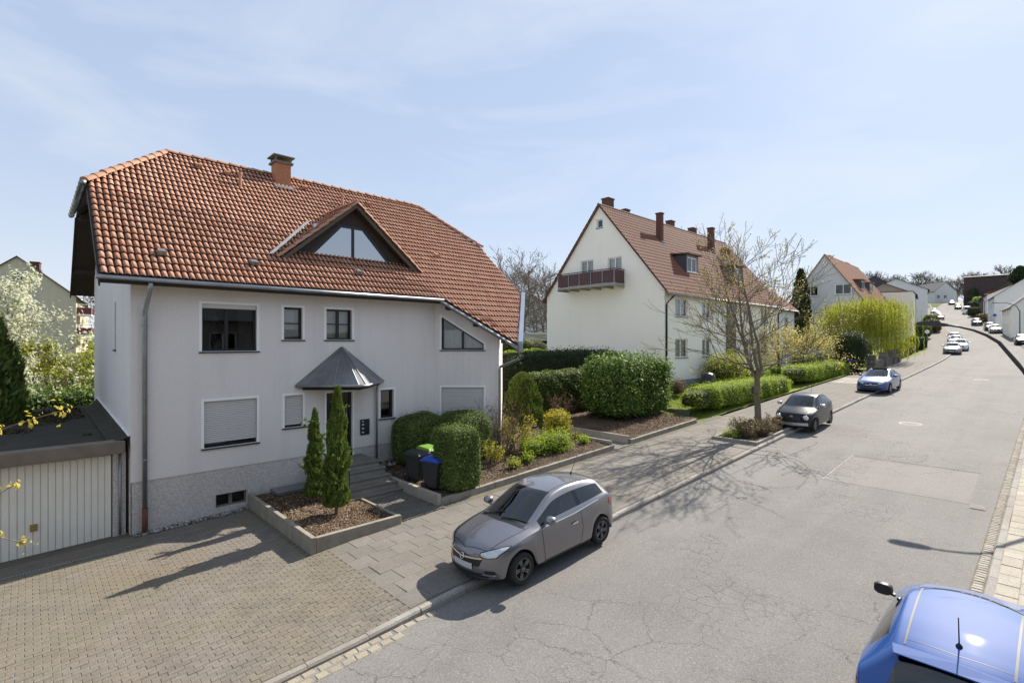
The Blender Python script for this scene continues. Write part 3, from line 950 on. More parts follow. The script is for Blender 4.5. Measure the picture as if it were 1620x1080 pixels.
def grow(base, height, trunk_r, seed, trunk_h=.3, levels=4, nb=(6, 5, 4, 3), spread=.9, upward=.35, lratio=.6, wig=.12, leaders=1, first=.5, rmin=.004, lspread=.16):
    """a branching skeleton; returns trunk segs, limb segs, twig points (p, dir)"""
    r = np.random.default_rng(seed)
    base = np.asarray(base, float)
    trunk, br, tips = [], [], []
    def path(p, d, L, r0, r1, k, up):
        pts = [p]; dd = d
        for i in range(k):
            dd = unit(dd + r.normal(0, wig, 3) + V(0, 0, up * .12))
            pts.append(pts[-1] + dd * L / k)
        rr = np.linspace(r0, r1, k + 1)
        return pts, rr
    def sub(p, d, L, rad, lev):
        k = 4 if lev < levels - 1 else 3
        pts, rr = path(p, d, L, rad, max(rad * .35, rmin), k, upward)
        for i in range(k):
            br.append((pts[i], pts[i + 1], rr[i], rr[i + 1]))
        if lev >= levels - 1:
            for i in range(1, k + 1):
                tips.append((pts[i], unit(pts[i] - pts[i - 1])))
            return
        m = nb[min(lev + 1, len(nb) - 1)]
        for j in range(m):
            t = r.uniform(.3, 1.0) if j else 1.0
            i = min(int(t * k), k - 1)
            q = pts[i] + (pts[i + 1] - pts[i]) * (t * k - i if t < 1 else 1)
            dd = unit(pts[i + 1] - pts[i])
            side = r.normal(size=3); side -= side @ dd * dd; side = unit(side)
            nd = unit(dd * (1 - .45 * spread * .8) + side * spread * r.uniform(.5, 1) + V(0, 0, upward * .45))
            sub(q, nd, L * lratio * r.uniform(.7, 1.15), max(rr[i] * .55, rmin), lev + 1)
    th = height * trunk_h
    pts, rr = path(base, V(0, 0, 1), th, trunk_r, trunk_r * .8, 4, 1)
    for i in range(4): trunk.append((pts[i], pts[i + 1], rr[i], rr[i + 1]))
    top = pts[-1]
    # leaders carry on above the fork
    for l in range(leaders):
        d = unit(V(lspread * math.cos(l * 2.4 + seed) * 1.2, lspread * math.sin(l * 2.4 + seed) * 1.2, 1)) if leaders > 1 else V(0, 0, 1)
        lp, lr = path(top, d, (height - th) * r.uniform(.85, 1), trunk_r * (.75 if leaders == 1 else .55), .012, 9, 1)
        for i in range(9): trunk.append((lp[i], lp[i + 1], lr[i], lr[i + 1]))
        m = nb[0]
        for j in range(m):
            t = first * 0 + (j + r.uniform(.1, .9)) / m * .93
            i = min(int(t * 9), 8)
            q = lp[i] + (lp[i + 1] - lp[i]) * (t * 9 - i)
            a = j * 2.4 + r.uniform(-.5, .5) + l * 1.3
            nd = unit(V(math.cos(a), math.sin(a), upward * (.6 + t)))
            L = (height - th) * lratio * (1 - .62 * t) * r.uniform(.8, 1.15)
            sub(q, nd, L, max(lr[i] * .5, rmin * 2), 1)
    return trunk, br, tips

def tree(name, base, height, trunk_r, label, seed, group=None, bark=None, bud=None, nbud=3, bl=.07, bw=.05, bspread=.12, budname='crown', **kw):
    base = np.asarray(base, float)
    t = thing(name, tuple(base), label, 'tree', group)
    bark = bark or MT['bark']
    trunk, br, tips = grow(base, height, trunk_r, seed, **kw)
    v, f = limbs(trunk, 8); leaf_obj('trunk', v, f, bark, t)
    v, f = limbs(br, 4); o = leaf_obj('branches', v, f, bark, t)
    if bud is not None and nbud:
        P = np.array([p for p, d in tips]); D = np.array([d for p, d in tips])
        P = np.repeat(P, nbud, 0); D = np.repeat(D, nbud, 0)
        P = P + np.random.default_rng(seed).normal(0, bspread, P.shape)
        v, f = leaves(P, D, bl, bw, seed, 0, .9, .3)
        leaf_obj(budname, v, f, bud, t)
    return t

def spiky(name, c, h, r, label, cat, mat, n, seed, L=.09, W=.05, lump=.25, group=None, core=MT['twig_dark'], lean=(0, 0), taper=.75, trunk=True, prof=None, arms=0):
    """a narrow upright conifer: sprays that point up along an uneven spindle"""
    c = np.asarray(c, float)
    t = thing(name, tuple(c), label, cat, group)
    rr = np.random.default_rng(seed)
    z = rr.uniform(.06, 1, n) ** .9
    pf = prof or (lambda z: np.minimum(1, (z / .16 + .35)) * (1 - z ** 2.2) ** taper + .03)
    a = rr.uniform(0, 2 * PI, n)
    base = np.stack([np.cos(a) * .5, np.sin(a) * .5, z * h * 1.3], 1)
    rad = r * pf(z) * (1 + lump * wob(base * 3.2, 2.2, seed)) * (1 - .35 * rr.uniform(0, 1, n) ** 2)
    P = np.stack([np.cos(a) * rad, np.sin(a) * rad, z * h], 1) + np.stack([lean[0] * z ** 1.5, lean[1] * z ** 1.5, z * 0], 1) * h
    Nn = np.stack([np.cos(a), np.sin(a), np.full(n, .25)], 1)
    D = Nn * .55 + np.array([0, 0, 1.0]) + rr.normal(0, .3, (n, 3)); D /= np.linalg.norm(D, axis=1, keepdims=True)
    B = np.cross(D, Nn + rr.normal(0, .5, (n, 3))); B /= np.linalg.norm(B, axis=1, keepdims=True) + 1e-9
    l = L * rr.uniform(.6, 1.4, (n, 1)); w = W * rr.uniform(.6, 1.3, (n, 1))
    P = P + c
    v = np.stack([P - D * l * .4, P + B * w * .5, P + D * l * .6, P - B * w * .5], 1).reshape(-1, 3)
    if arms:
        av = []
        for k in range(arms):
            zz = rr.uniform(.3, .85); aa = rr.uniform(0, 2 * PI)
            d = unit(V(math.cos(aa), math.sin(aa), .55))
            q0 = c + V(lean[0] * zz ** 1.5 * h, lean[1] * zz ** 1.5 * h, zz * h) + V(math.cos(aa), math.sin(aa), 0) * r * pf(np.array([zz]))[0] * .7
            for m in range(26):
                q = q0 + d * m / 26 * rr.uniform(.22, .38) + rr.normal(0, .018, 3)
                dd = unit(d + rr.normal(0, .35, 3)); b = unit(np.cross(dd, rr.normal(size=3)))
                av += [q - dd * L * .4, q + b * W * .5, q + dd * L * .6, q - b * W * .5]
        v = np.concatenate([v, np.array(av)])
    leaf_obj('crown', v, np.arange(len(v)).reshape(-1, 4), mat, t)
    g = G()
    zs = np.linspace(.07, .97, 14)
    path = [c + V(lean[0] * q ** 1.5 * h, lean[1] * q ** 1.5 * h, q * h) for q in zs]
    g.tube(path, list(r * .62 * pf(zs)), 9); g.obj('inner_twigs', core, t, smooth=True)
    if trunk:
        g = G(); g.tube([c + V(0, 0, -.05), c + V(.01, 0, h * .12)], [r * .16, r * .12], 7); g.obj('trunk', MT['bark'], t, smooth=True)
    return t

def twiggy(name, c, h, r, label, cat, seed, stems=30, mat_l=None, nl=4, L=.05, W=.03, bark=None, group=None, leafname='foliage', spread=.5, fork=3):
    """a many-stemmed shrub of thin twigs with sparse leaves"""
    c = np.asarray(c, float)
    t = thing(name, tuple(c), label, cat, group)
    rr = np.random.default_rng(seed)
    segs, tips = [], []
    for k in range(stems):
        a = rr.uniform(0, 2 * PI); q = math.sqrt(rr.uniform(0, 1)) * r * .35
        p = c + V(math.cos(a) * q, math.sin(a) * q, -.02)
        d = unit(V(math.cos(a) * spread * rr.uniform(.3, 1.2), math.sin(a) * spread * rr.uniform(.3, 1.2), 1))
        H = h * rr.uniform(.65, 1.05); m = 5
        for i in range(m):
            d = unit(d + rr.normal(0, .12, 3))
            p2 = p + d * H / m
            segs.append((p, p2, .010 * (1 - i / m) + .003, .010 * (1 - (i + 1) / m) + .003))
            if i >= 1:
                for _ in range(fork):
                    d2 = unit(d + rr.normal(0, .5, 3)); e = p2 + d2 * H * rr.uniform(.08, .22)
                    segs.append((p2, e, .004, .0025)); tips.append((e, d2)); tips.append(((p2 + e) / 2, d2))
            p = p2
    v, f = limbs(segs, 3); leaf_obj('twigs', v, f, bark or MT['bark_grey'], t)
    if mat_l is not None:
        P = np.repeat(np.array([p for p, d in tips]), nl, 0); D = np.repeat(np.array([d for p, d in tips]), nl, 0)
        P = P + rr.normal(0, .035, P.shape)
        v, f = leaves(P, D, L, W, seed, 0, .9, .4); leaf_obj(leafname, v, f, mat_l, t)
    return t
# ------------------------------------------------------------------ walls with openings, windows, tiled roofs
class Frame:
    """a wall plane: a along the wall, z up, out along the outward normal"""
    def __init__(s, o, u):
        s.o = np.asarray(o, float); s.u = unit(u); s.n = np.cross(s.u, V(0, 0, 1))
    def P(s, a, z, d=0.0):
        return s.o + s.u * a + V(0, 0, 1) * z + s.n * d

def cdt_faces(outer, holes):
    pts, edges = [], []
    for poly in [outer] + holes:
        b = len(pts)
        pts += [Vector(p) for p in poly]
        edges += [(b + i, b + (i + 1) % len(poly)) for i in range(len(poly))]
    vs, es, fs, *_ = delaunay_2d_cdt(pts, edges, [], 1, 1e-6)
    def inside(p, poly):
        c = False; n = len(poly)
        for i in range(n):
            x0, y0 = poly[i]; x1, y1 = poly[(i + 1) % n]
            if (y0 > p[1]) != (y1 > p[1]) and p[0] < (x1 - x0) * (p[1] - y0) / (y1 - y0) + x0: c = not c
        return c
    out = []
    for f in fs:
        c = sum((vs[i] for i in f), Vector((0, 0))) / len(f)
        if inside(c, outer) and not any(inside(c, h) for h in holes):
            a, b, d = (vs[i] for i in f[:3])
            if (b - a).cross(d - a) < 0: f = f[::-1]
            out.append(f)
    return vs, out

def wall(g, fr, outer, holes=(), depth=.16, off=0.0, mi=0):
    holes = [list(h) for h in holes]
    vs, fs = cdt_faces(list(outer), holes)
    g.add([fr.P(v[0], v[1], off) for v in vs], fs, mi)
    for h in holes:
        k = len(h)
        ar = sum(h[i][0] * h[(i + 1) % k][1] - h[(i + 1) % k][0] * h[i][1] for i in range(k))
        hh = h if ar > 0 else h[::-1]
        for i in range(k):
            a, b = hh[i], hh[(i + 1) % k]
            g.add([fr.P(*a, off), fr.P(*b, off), fr.P(*b, off - depth), fr.P(*a, off - depth)], [(0, 1, 2, 3)], mi)

def rect(a0, a1, z0, z1):
    return [(a0, z0), (a1, z0), (a1, z1), (a0, z1)]

def inset(poly, d):
    n = len(poly); out = []
    for i in range(n):
        p0, p1, p2 = (np.array(poly[(i + k) % n], float) for k in (-1, 0, 1))
        e1, e2 = unit(p1 - p0), unit(p2 - p1)
        n1, n2 = V(-e1[1], e1[0]), V(-e2[1], e2[0])
        k = d / max(1e-6, 1 + n1 @ n2)
        out.append(tuple(p1 + (n1 + n2) * k))
    return out

def ring(g, fr, poly, w, d0, d1, mi=0):
    """a frame of width w just inside poly, from depth d0 to d1 along the normal"""
    q = inset(poly, w); n = len(poly)
    for i in range(n):
        j = (i + 1) % n
        A = [fr.P(*poly[i], d0), fr.P(*poly[j], d0), fr.P(*q[j], d0), fr.P(*q[i], d0)]
        B = [fr.P(*poly[i], d1), fr.P(*poly[j], d1), fr.P(*q[j], d1), fr.P(*q[i], d1)]
        g.add(A + B, [(4, 5, 6, 7), (0, 3, 2, 1), (2, 3, 7, 6), (0, 1, 5, 4)], mi)
    return q

def zspan(poly, a):
    zs = []
    n = len(poly)
    for i in range(n):
        (x0, y0), (x1, y1) = poly[i], poly[(i + 1) % n]
        if (x0 - a) * (x1 - a) <= 0 and abs(x1 - x0) > 1e-9:
            zs.append(y0 + (y1 - y0) * (a - x0) / (x1 - x0))
    return min(zs), max(zs)

def window(parent, fr, poly, fmat, pane_mat, depth=.13, fw=.07, mull=(), bars=(), sill=None, trim=None, shutter=0.0, curtain=None,
           name='window', sill_mat=None, shut_mat=None, label=None, boxh=0.0, off=0.0, lod=2):
    g = G()
    q = ring(g, fr, poly, fw, off - depth - .06, off - depth)
    for a in mull:
        z0, z1 = zspan(q, a)
        g.obox(fr.P(a - .045, z0, off - depth - .06), fr.u * .09, fr.n * .062, V(0, 0, z1 - z0))
    for z in bars:
        a0 = min(p[0] for p in q); a1 = max(p[0] for p in q)
        g.obox(fr.P(a0, z - .018, off - depth - .05), fr.u * (a1 - a0), fr.n * .051, V(0, 0, .036))
    w = g.obj(name, fmat, parent)
    if label: w['label'] = label
    cuts = [min(p[0] for p in q)] + list(mull) + [max(p[0] for p in q)]
    if lod >= 2 and len(q) == 4 and abs(q[0][1] - q[1][1]) < 1e-6 and abs(q[2][1] - q[3][1]) < 1e-6:
        for i in range(len(cuts) - 1):
            g = G(); g.add([fr.P(cuts[i], q[0][1], off - depth - .03), fr.P(cuts[i + 1], q[0][1], off - depth - .03),
                            fr.P(cuts[i + 1], q[2][1], off - depth - .03), fr.P(cuts[i], q[2][1], off - depth - .03)], [(0, 1, 2, 3)])
            g.obj('pane', pane_mat, w)
    else:
        g = G(); g.add([fr.P(*p, off - depth - .03) for p in q], [tuple(range(len(q)))]); g.obj('pane', pane_mat, w)
    a0 = min(p[0] for p in poly); a1 = max(p[0] for p in poly); z0 = min(p[1] for p in poly); z1 = max(p[1] for p in poly)
    if sill:
        g = G(); g.obox(fr.P(a0 - .06, z0 - .045, off - depth), fr.u * (a1 - a0 + .12), fr.n * (depth + sill), V(0, 0, .045))
        g.obj('sill', sill_mat or MT['sill_stone'], w, bevel=.006)
    if trim:
        g = G(); big = inset(poly, -trim)
        ring(g, fr, big, trim + .012, off - .01, off + .012)
        g.obj('trim', MT['white_trim'], w)
    if boxh:
        g = G(); g.obox(fr.P(a0 + .01, z1 - boxh, off - depth + .005), fr.u * (a1 - a0 - .02), fr.n * .06, V(0, 0, boxh)); g.obj('shutter_box', shut_mat or MT['grey_pvc'], w)
    if shutter > 0:
        g = G()
        zb = z1 - (z1 - z0) * shutter
        k = max(2, int(round((z1 - zb) / .052))); h = (z1 - zb) / k
        for i in range(k):
            zz = zb + i * h
            A = [(zz + .004, .0), (zz + .008, .012), (zz + h * .55, .017), (zz + h - .004, .011), (zz + h, .0)]
            for (p0, d0), (p1, d1) in zip(A[:-1], A[1:]):
                g.add([fr.P(a0 + .012, p0, off - .075 + d0), fr.P(a1 - .012, p0, off - .075 + d0), fr.P(a1 - .012, p1, off - .075 + d1), fr.P(a0 + .012, p1, off - .075 + d1)], [(0, 1, 2, 3)])
        g.obox(fr.P(a0 + .012, zb - .05, off - .085), fr.u * (a1 - a0 - .024), fr.n * .02, V(0, 0, .05))
        g.obj('roller_shutter', shut_mat or MT['grey_pvc'], w)
    if curtain:
        kind, cm = curtain
        g = G()
        m = max(6, int((a1 - a0) / .06))
        zt, zb = z1 - .03, z0 + .03
        if kind == 'half': zb = z0 + (z1 - z0) * .32
        if kind == 'low': zt = z0 + (z1 - z0) * .6
        spans = [(a0 + .04, a1 - .04)]
        if kind == 'sides': spans = [(a0 + .04, a0 + (a1 - a0) * .3), (a1 - (a1 - a0) * .3, a1 - .04)]
        for s0, s1 in spans:
            P = []
            for i in range(m + 1):
                a = s0 + (s1 - s0) * i / m
                d = off - depth - .16 + .018 * math.sin(i * 2.1) * (0 if kind == 'blind' else 1)
                P += [fr.P(a, zb, d), fr.P(a, zt, d)]
            g.add(P, [(2 * i, 2 * i + 2, 2 * i + 3, 2 * i + 1) for i in range(m)])
        g.obj('curtain', cm, w)
    return w

def tile_mesh(tw, tl, mat, waves=2, lift=.043):
    """an interlocking double-roll tile: broad rolls, narrow channels and a square butt edge in painted shade"""
    per = tw / waves
    prof = []
    for w in range(waves):
        for t, z in ((0.0, -.010), (.20, .012), (.38, .034), (.50, .037), (.72, .029), (.90, .010), (.95, -.010)):
            prof.append(((w + t) * per, z))
    prof.append((tw, -.010))
    nx = len(prof) - 1
    P = []
    for y, dz in ((.014, lift - .055), (0.0, lift), (tl * 1.05, 0.0)):
        for x, z in prof: P.append((x, y, z + dz))
    F, mi = [], []
    for r_ in range(2):
        for i in range(nx):
            a = r_ * (nx + 1) + i
            F.append((a, a + 1, a + nx + 2, a + nx + 1))
            mi.append(1 if (r_ == 0 or i % 7 in (0, 5, 6)) else 0)  # channel and butt faces take the painted shade
    me = mesh_np('roof_tile', P, F, False)
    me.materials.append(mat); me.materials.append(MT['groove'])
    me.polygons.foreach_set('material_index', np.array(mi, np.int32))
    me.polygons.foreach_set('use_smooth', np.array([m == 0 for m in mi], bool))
    return me

def tile_field(parent, O, u, s, n, polys, tw, tl, mat, most=300, waves=2, b0=0.0, name='roof_tile'):
    """polys: convex polygons in (a, b); tiles cut along their edges"""
    O, u, s, n = map(lambda q: np.asarray(q, float), (O, u, s, n))
    me = tile_mesh(tw, tl, mat, waves)
    bm_i = [p.material_index for p in me.polygons]
    bv = np.zeros(len(me.vertices) * 3); me.vertices.foreach_get('co', bv); bv = bv.reshape(-1, 3)
    bf = [tuple(p.vertices) for p in me.polygons]
    rot = Matrix((u, s, n)).transposed().to_euler()
    pl = WORLD_LOC[parent.name]
    whole, cut = [], []
    for poly in polys:
        poly = [np.array(p, float) for p in poly]
        k = len(poly)
        ar = sum(poly[i][0] * poly[(i + 1) % k][1] - poly[(i + 1) % k][0] * poly[i][1] for i in range(k))
        if ar < 0: poly = poly[::-1]
        hp_ = []
        for i in range(k):
            e = unit(poly[(i + 1) % k] - poly[i]); hp_.append((poly[i], V(-e[1], e[0])))
        a0 = min(p[0] for p in poly); a1 = max(p[0] for p in poly); bb0 = min(p[1] for p in poly); bb1 = max(p[1] for p in poly)
        r0 = int(math.floor((bb0 - b0) / tl)) - 1; r1 = int(math.ceil((bb1 - b0) / tl)) + 1
        c0 = int(math.floor(a0 / tw)) - 1; c1 = int(math.ceil(a1 / tw)) + 1
        for r_ in range(r0, r1):
            for c_ in range(c0, c1):
                x, y = c_ * tw, b0 + r_ * tl
                cs = [V(x, y), V(x + tw, y), V(x + tw, y + tl), V(x, y + tl)]
                d = [[(q - p) @ nn for q in cs] for p, nn in hp_]
                if any(max(e) <= 1e-4 for e in d): continue
                if all(min(e) >= -1e-4 for e in d): whole.append((x, y))
                else: cut.append((x, y, [h for h, e in zip(hp_, d) if min(e) < -1e-4]))
    g = G(); g.sm = False
    cam_p = V(0, 0, 5)
    whole.sort(key=lambda q: np.linalg.norm(O + u * q[0] + s * q[1] - cam_p))
    for i, (x, y) in enumerate(whole):
        jit = rng.normal(0, .004, 3)
        if i < most:
            o = bpy.data.objects.new(name, me)
            link(o, parent, tuple(O + u * (x + jit[0]) + s * (y + jit[1]) + n * abs(jit[2]) * .6 - pl)); o.rotation_euler = rot
        else:
            q = bv + V(x + jit[0], y + jit[1], abs(jit[2]) * .6)
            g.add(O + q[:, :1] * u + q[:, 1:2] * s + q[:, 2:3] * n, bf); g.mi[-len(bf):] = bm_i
    for x, y, hs in cut:
        bm = bmesh.new()
        vs = [bm.verts.new(p + V(x, y, 0)) for p in bv]
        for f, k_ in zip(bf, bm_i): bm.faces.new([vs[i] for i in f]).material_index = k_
        for p, nn in hs:
            bmesh.ops.bisect_plane(bm, geom=bm.verts[:] + bm.edges[:] + bm.faces[:], plane_co=(p[0], p[1], 0), plane_no=(-nn[0], -nn[1], 0), clear_outer=True)
        bm.verts.index_update()
        q = np.array([v.co[:] for v in bm.verts]).reshape(-1, 3)
        if len(q):
            fl_ = [tuple(v.index for v in f.verts) for f in bm.faces]
            g.add(O + q[:, :1] * u + q[:, 1:2] * s + q[:, 2:3] * n, fl_)
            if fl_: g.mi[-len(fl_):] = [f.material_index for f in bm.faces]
        bm.free()
    if g.v:
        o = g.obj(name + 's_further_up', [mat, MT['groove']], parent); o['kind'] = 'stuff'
        o.data.polygons.foreach_set('use_smooth', np.ones(len(o.data.polygons), bool))
        o.data.set_sharp_from_angle(angle=math.radians(50))
    return len(whole) + len(cut)

def ridge_tiles(parent, p0, p1, mat, L=.40, r=.12, name='ridge_tile'):
    p0, p1 = np.asarray(p0, float), np.asarray(p1, float)
    d = unit(p1 - p0); side = unit(np.cross(d, V(0, 0, 1))); up = np.cross(side, d)
    n = max(1, int(round(np.linalg.norm(p1 - p0) / L))); L = np.linalg.norm(p1 - p0) / n
    P = []
    for k, (t, rr) in enumerate(((0, r * 1.08), (.04, r * 1.1), (1.06, r * .94))):
        for i in range(9):
            a = PI * i / 8
            P.append((t * L, rr * math.cos(a), rr * math.sin(a) * .85 - .02 + (0.018 if k < 2 else 0)))
    F = [(k * 9 + i, k * 9 + i + 1, (k + 1) * 9 + i + 1, (k + 1) * 9 + i)[::-1] for k in range(2) for i in range(8)] + [tuple(range(9))]
    me = mesh_np(name, P, F, True); me.materials.append(mat); me.set_sharp_from_angle(angle=math.radians(50))
    rot = Matrix((d, np.cross(up, d), up)).transposed().to_euler()
    for i in range(n):
        o = bpy.data.objects.new(name, me)
        link(o, parent, tuple(p0 + d * L * i + rng.normal(0, .004, 3) - WORLD_LOC[parent.name])); o.rotation_euler = rot
# ------------------------------------------------------------------ the grey house with the orange roof
HB = V(6.5, 20.0, .3)
house = thing('apartment_house', tuple(HB), 'large light grey rendered house with orange tiled half-hipped roof and triangular dormer', 'house')
TP = .858                                      # roof pitch (tangent)
cp, sp_ = 1 / math.hypot(1, TP), TP / math.hypot(1, TP)
def rz_(y): return 6.57 + TP * (y - 15.2)      # tile plane, street side
RY, RZZ = 21.0, 6.57 + TP * 5.8
F_front = Frame((0, 15.8, 0), (1, 0, 0))
F_left = Frame((1.85, 0, 0), (0, -1, 0))
F_bay = Frame((11.1, 15.8, 0), (1, -1, 0))
F_bay2 = Frame((12.8, 14.1, 0), (1, 1, 0))
F_right = Frame((14.9, 0, 0), (0, 1, 0))
F_back = Frame((0, 25.5, 0), (-1, 0, 0))
SQ = math.sqrt(2)
w_up1, w_up2, w_up3 = rect(3.40, 4.82, 4.72, 6.05), rect(5.56, 6.14, 5.05, 6.05), rect(6.87, 7.77, 5.05, 6.05)
w_lo1, w_lo2, w_lo3 = rect(3.45, 4.82, 2.07, 3.37), rect(5.58, 6.15, 2.38, 3.37), rect(8.79, 9.33, 2.33, 3.33)
b_up = [(.22, 4.70), (1.84, 4.62), (1.84, 4.90), (.22, 5.95)]
b_up = [(.22, 4.68), (1.84, 4.68), (1.84, 4.92), (.22, 5.95)]
b_lo = rect(.22, 1.84, 2.0, 3.29)
PZ = 1.45
g = G()
door = [(6.88, PZ), (6.88, 3.35), (7.78, 3.35), (7.78, PZ)]
wall(g, F_front, [(1.85, PZ), (6.88, PZ), (6.88, 3.35), (7.78, 3.35), (7.78, PZ), (11.1, PZ), (11.1, 6.95), (1.85, 6.95)], [w_up1, w_up2, w_up3, w_lo1, w_lo2, w_lo3])
for a, b in zip(door[:-1], door[1:]):
    g.add([F_front.P(*a), F_front.P(*b), F_front.P(*b, -.2), F_front.P(*a, -.2)], [(0, 1, 2, 3)])
slit = rect(-19.05, -18.75, 4.76, 6.15)
wall(g, F_left, [(-25.5, -.2), (-15.8, -.2), (-15.8, 6.93), (-18.35, 9.2), (-23.65, 9.2), (-25.5, 7.6)], [slit])
wall(g, F_bay, [(0, PZ), (1.7 * SQ, PZ), (1.7 * SQ, rz_(14.1) - .13), (0, rz_(15.8) - .13)], [b_up, b_lo])
wall(g, F_bay2, [(0, PZ), (2.1 * SQ, PZ), (2.1 * SQ, rz_(16.2) - .13), (0, rz_(14.1) - .13)], [rect(.35, .62, 4.2, 5.2)])
wall(g, F_right, [(16.2, -.2), (25.5, -.2), (25.5, 7.6), (23.65, 9.2), (18.35, 9.2), (16.2, rz_(16.2) - .13)])
wall(g, F_back, [(-14.9, -.2), (-1.85, -.2), (-1.85, 7.5), (-14.9, 7.5)])
hw = g.obj('wall', MT['wall'], house)
# plinth, set back a little under the render
g = G()
bw = rect(3.75, 4.56, .36, .74)
wall(g, F_front, [(1.87, -.2), (11.1, -.2), (11.1, PZ), (7.78, PZ), (7.78, 1.2), (6.88, 1.2), (6.88, PZ), (1.87, PZ)], [bw], .14, -.02)
g.add([F_front.P(1.87, PZ, 0), F_front.P(6.88, PZ, 0), F_front.P(6.88, PZ, -.05), F_front.P(1.87, PZ, -.05)], [(0, 1, 2, 3)])
wall(g, F_bay, [(-.02, -.2), (1.7 * SQ, -.2), (1.7 * SQ, PZ), (-.02, PZ)], [], .1, -.02)
wall(g, F_bay2, [(-.02, -.2), (2.1 * SQ, -.2), (2.1 * SQ, PZ), (-.02, PZ)], [], .1, -.02)
g.obj('plinth', MT['plinth'], house)

A_ = MT['anthracite']
window(house, F_front, w_up1, A_, MT['glass_dark'], mull=[4.04], sill=.05, trim=.055, boxh=.13, curtain=('sides', MT['curtain']), label='large upper window with a white ornament hanging inside')
window(house, F_front, w_up2, A_, MT['glass'], bars=[5.55], sill=.05, trim=.055, curtain=('half', MT['blind']))
window(house, F_front, w_up3, A_, MT['glass'], mull=[7.32], bars=[5.56], sill=.05, trim=.055, curtain=('full', MT['curtain']))
window(house, F_front, w_lo1, A_, MT['glass_dark'], mull=[4.1], sill=.05, trim=.055, shutter=.86)
window(house, F_front, w_lo2, A_, MT['glass_dark'], sill=.05, trim=.055, shutter=.87)
window(house, F_front, w_lo3, A_, MT['glass_dark'], sill=.05, trim=.055)
window(house, F_bay, b_up, A_, MT['glass'], mull=[1.02], sill=.05, trim=.055, curtain=('low', MT['curtain']), label='upper bay window with a slanting head')
window(house, F_bay, b_lo, A_, MT['glass_dark'], trim=.055, shutter=1.0)
window(house, F_front, bw, MT['concrete_dark'], MT['glass_dark'], mull=[4.15], fw=.05, off=-.02, name='basement_window', label='low basement window with two dark panes')
window(house, F_left, slit, MT['zinc'], MT['glass_dark'], fw=.04, sill=.05, depth=.08, label='narrow slit window in the side wall')
window(house, F_bay2, rect(.35, .62, 4.2, 5.2), MT['white_trim'], MT['glass_dark'], fw=.05, depth=.08)
# ornament in the upper window
g = G()
for k, (dx, dz) in enumerate([(-.03, .0), (.05, .02), (.0, .06), (.06, -.04), (-.05, -.05), (.0, -.11), (.02, -.18), (-.01, -.25), (.02, -.33), (.0, -.41), (.03, -.5)]):
    r_ = .055 if k < 5 else .032
    g.lathe(F_front.P(3.78 + dx, 5.62 + dz, -.24), [(.004, -r_), (r_ * .8, -r_ * .5), (r_, 0), (r_ * .8, r_ * .5), (.004, r_)], 8)
g.tube([F_front.P(3.78, 5.66, -.24), F_front.P(3.78, 5.9, -.24)], .006, 4)
orn = g.obj('window_ornament', MT['white_trim'], None, smooth=True)
tag(orn, 'small white flower garland hanging behind the large upper window', 'ornament')
# front door
g = G(); ring(g, F_front, rect(6.88, 7.78, 1.2, 3.35), .07, -.2, -.11); df = g.obj('door', MT['anthracite'], house)
df['label'] = 'dark front door under the zinc canopy'
g = G(); g.obox(F_front.P(6.95, 1.27, -.19), F_front.u * .76, F_front.n * .05, V(0, 0, 2.01)); g.obj('door_leaf', MT['black_door'], df, bevel=.005)
g = G(); g.obox(F_front.P(7.08, 1.6, -.139), F_front.u * .2, F_front.n * .004, V(0, 0, 1.45)); g.obj('pane', MT['glass_dark'], df)
g = G(); g.tube([F_front.P(7.6, 1.75, -.08), F_front.P(7.6, 2.85, -.08)], .016, 8)
for z in (1.85, 2.75): g.tube([F_front.P(7.6, z, -.14), F_front.P(7.6, z, -.08)], .01, 6)
g.obj('handle', MT['steel'], df, smooth=True)
g = G(); ring(g, F_front, inset(rect(6.88, 7.78, 1.2, 3.35), -.045), .05, -.01, .012); g.obj('trim', MT['white_trim'], df)
# letter boxes beside the door
lb = thing('letterbox_panel', tuple(F_front.P(8.2, 1.86, .03)), 'dark letterbox and bell panel on the wall beside the front door', 'letterbox')
g = G(); g.obox(F_front.P(8.04, 1.86, .0), F_front.u * .33, F_front.n * .045, V(0, 0, .52)); g.obj('panel', plain('panel_blue_black', (.018, .026, .038), None, rough=.4), lb, bevel=.006)
for k in range(3):
    g = G(); g.obox(F_front.P(8.09, 1.93 + k * .13, .045), F_front.u * .07, F_front.n * .004, V(0, 0, .035)); g.obj('name_plate', MT['white_trim'], lb)
    g = G(); g.obox(F_front.P(8.2, 1.925 + k * .13, .045), F_front.u * .13, F_front.n * .004, V(0, 0, .05)); g.obj('flap', MT['anthracite'], lb)
g = G(); g.obox(F_front.P(8.1, 2.29, .045), F_front.u * .05, F_front.n * .006, V(0, 0, .05)); g.obj('bell_button', MT['steel'], lb)

# ---- roof
g = G()
plan = [(1.2, 15.2), (10.95, 15.2), (12.9, 13.25), (15.5, 15.75), (15.65, 18.58), (13.7, 21.0), (3.45, 21.0), (1.2, 18.58)]
top = [V(x, y, rz_(y) - .025) for x, y in plan]
nrm = V(0, -sp_, cp)
def slab(g, pts, th):
    vs, fs = cdt_faces([(p[0], p[1]) for p in pts], [])
    k = len(pts)
    z = {(round(p[0], 4), round(p[1], 4)): p[2] for p in pts}
    T = [V(v[0], v[1], z[(round(v[0], 4), round(v[1], 4))]) for v in vs]
    Bq = [p - V(0, 0, th) for p in T]
    g.add(T + Bq, [tuple(f) for f in fs] + [tuple(len(T) + i for i in f)[::-1] for f in fs])
    for i in range(k):
        a, b = np.asarray(pts[i]), np.asarray(pts[(i + 1) % k])
        g.add([a, a - V(0, 0, th), b - V(0, 0, th), b], [(0, 1, 2, 3)])
slab(g, top, .17)
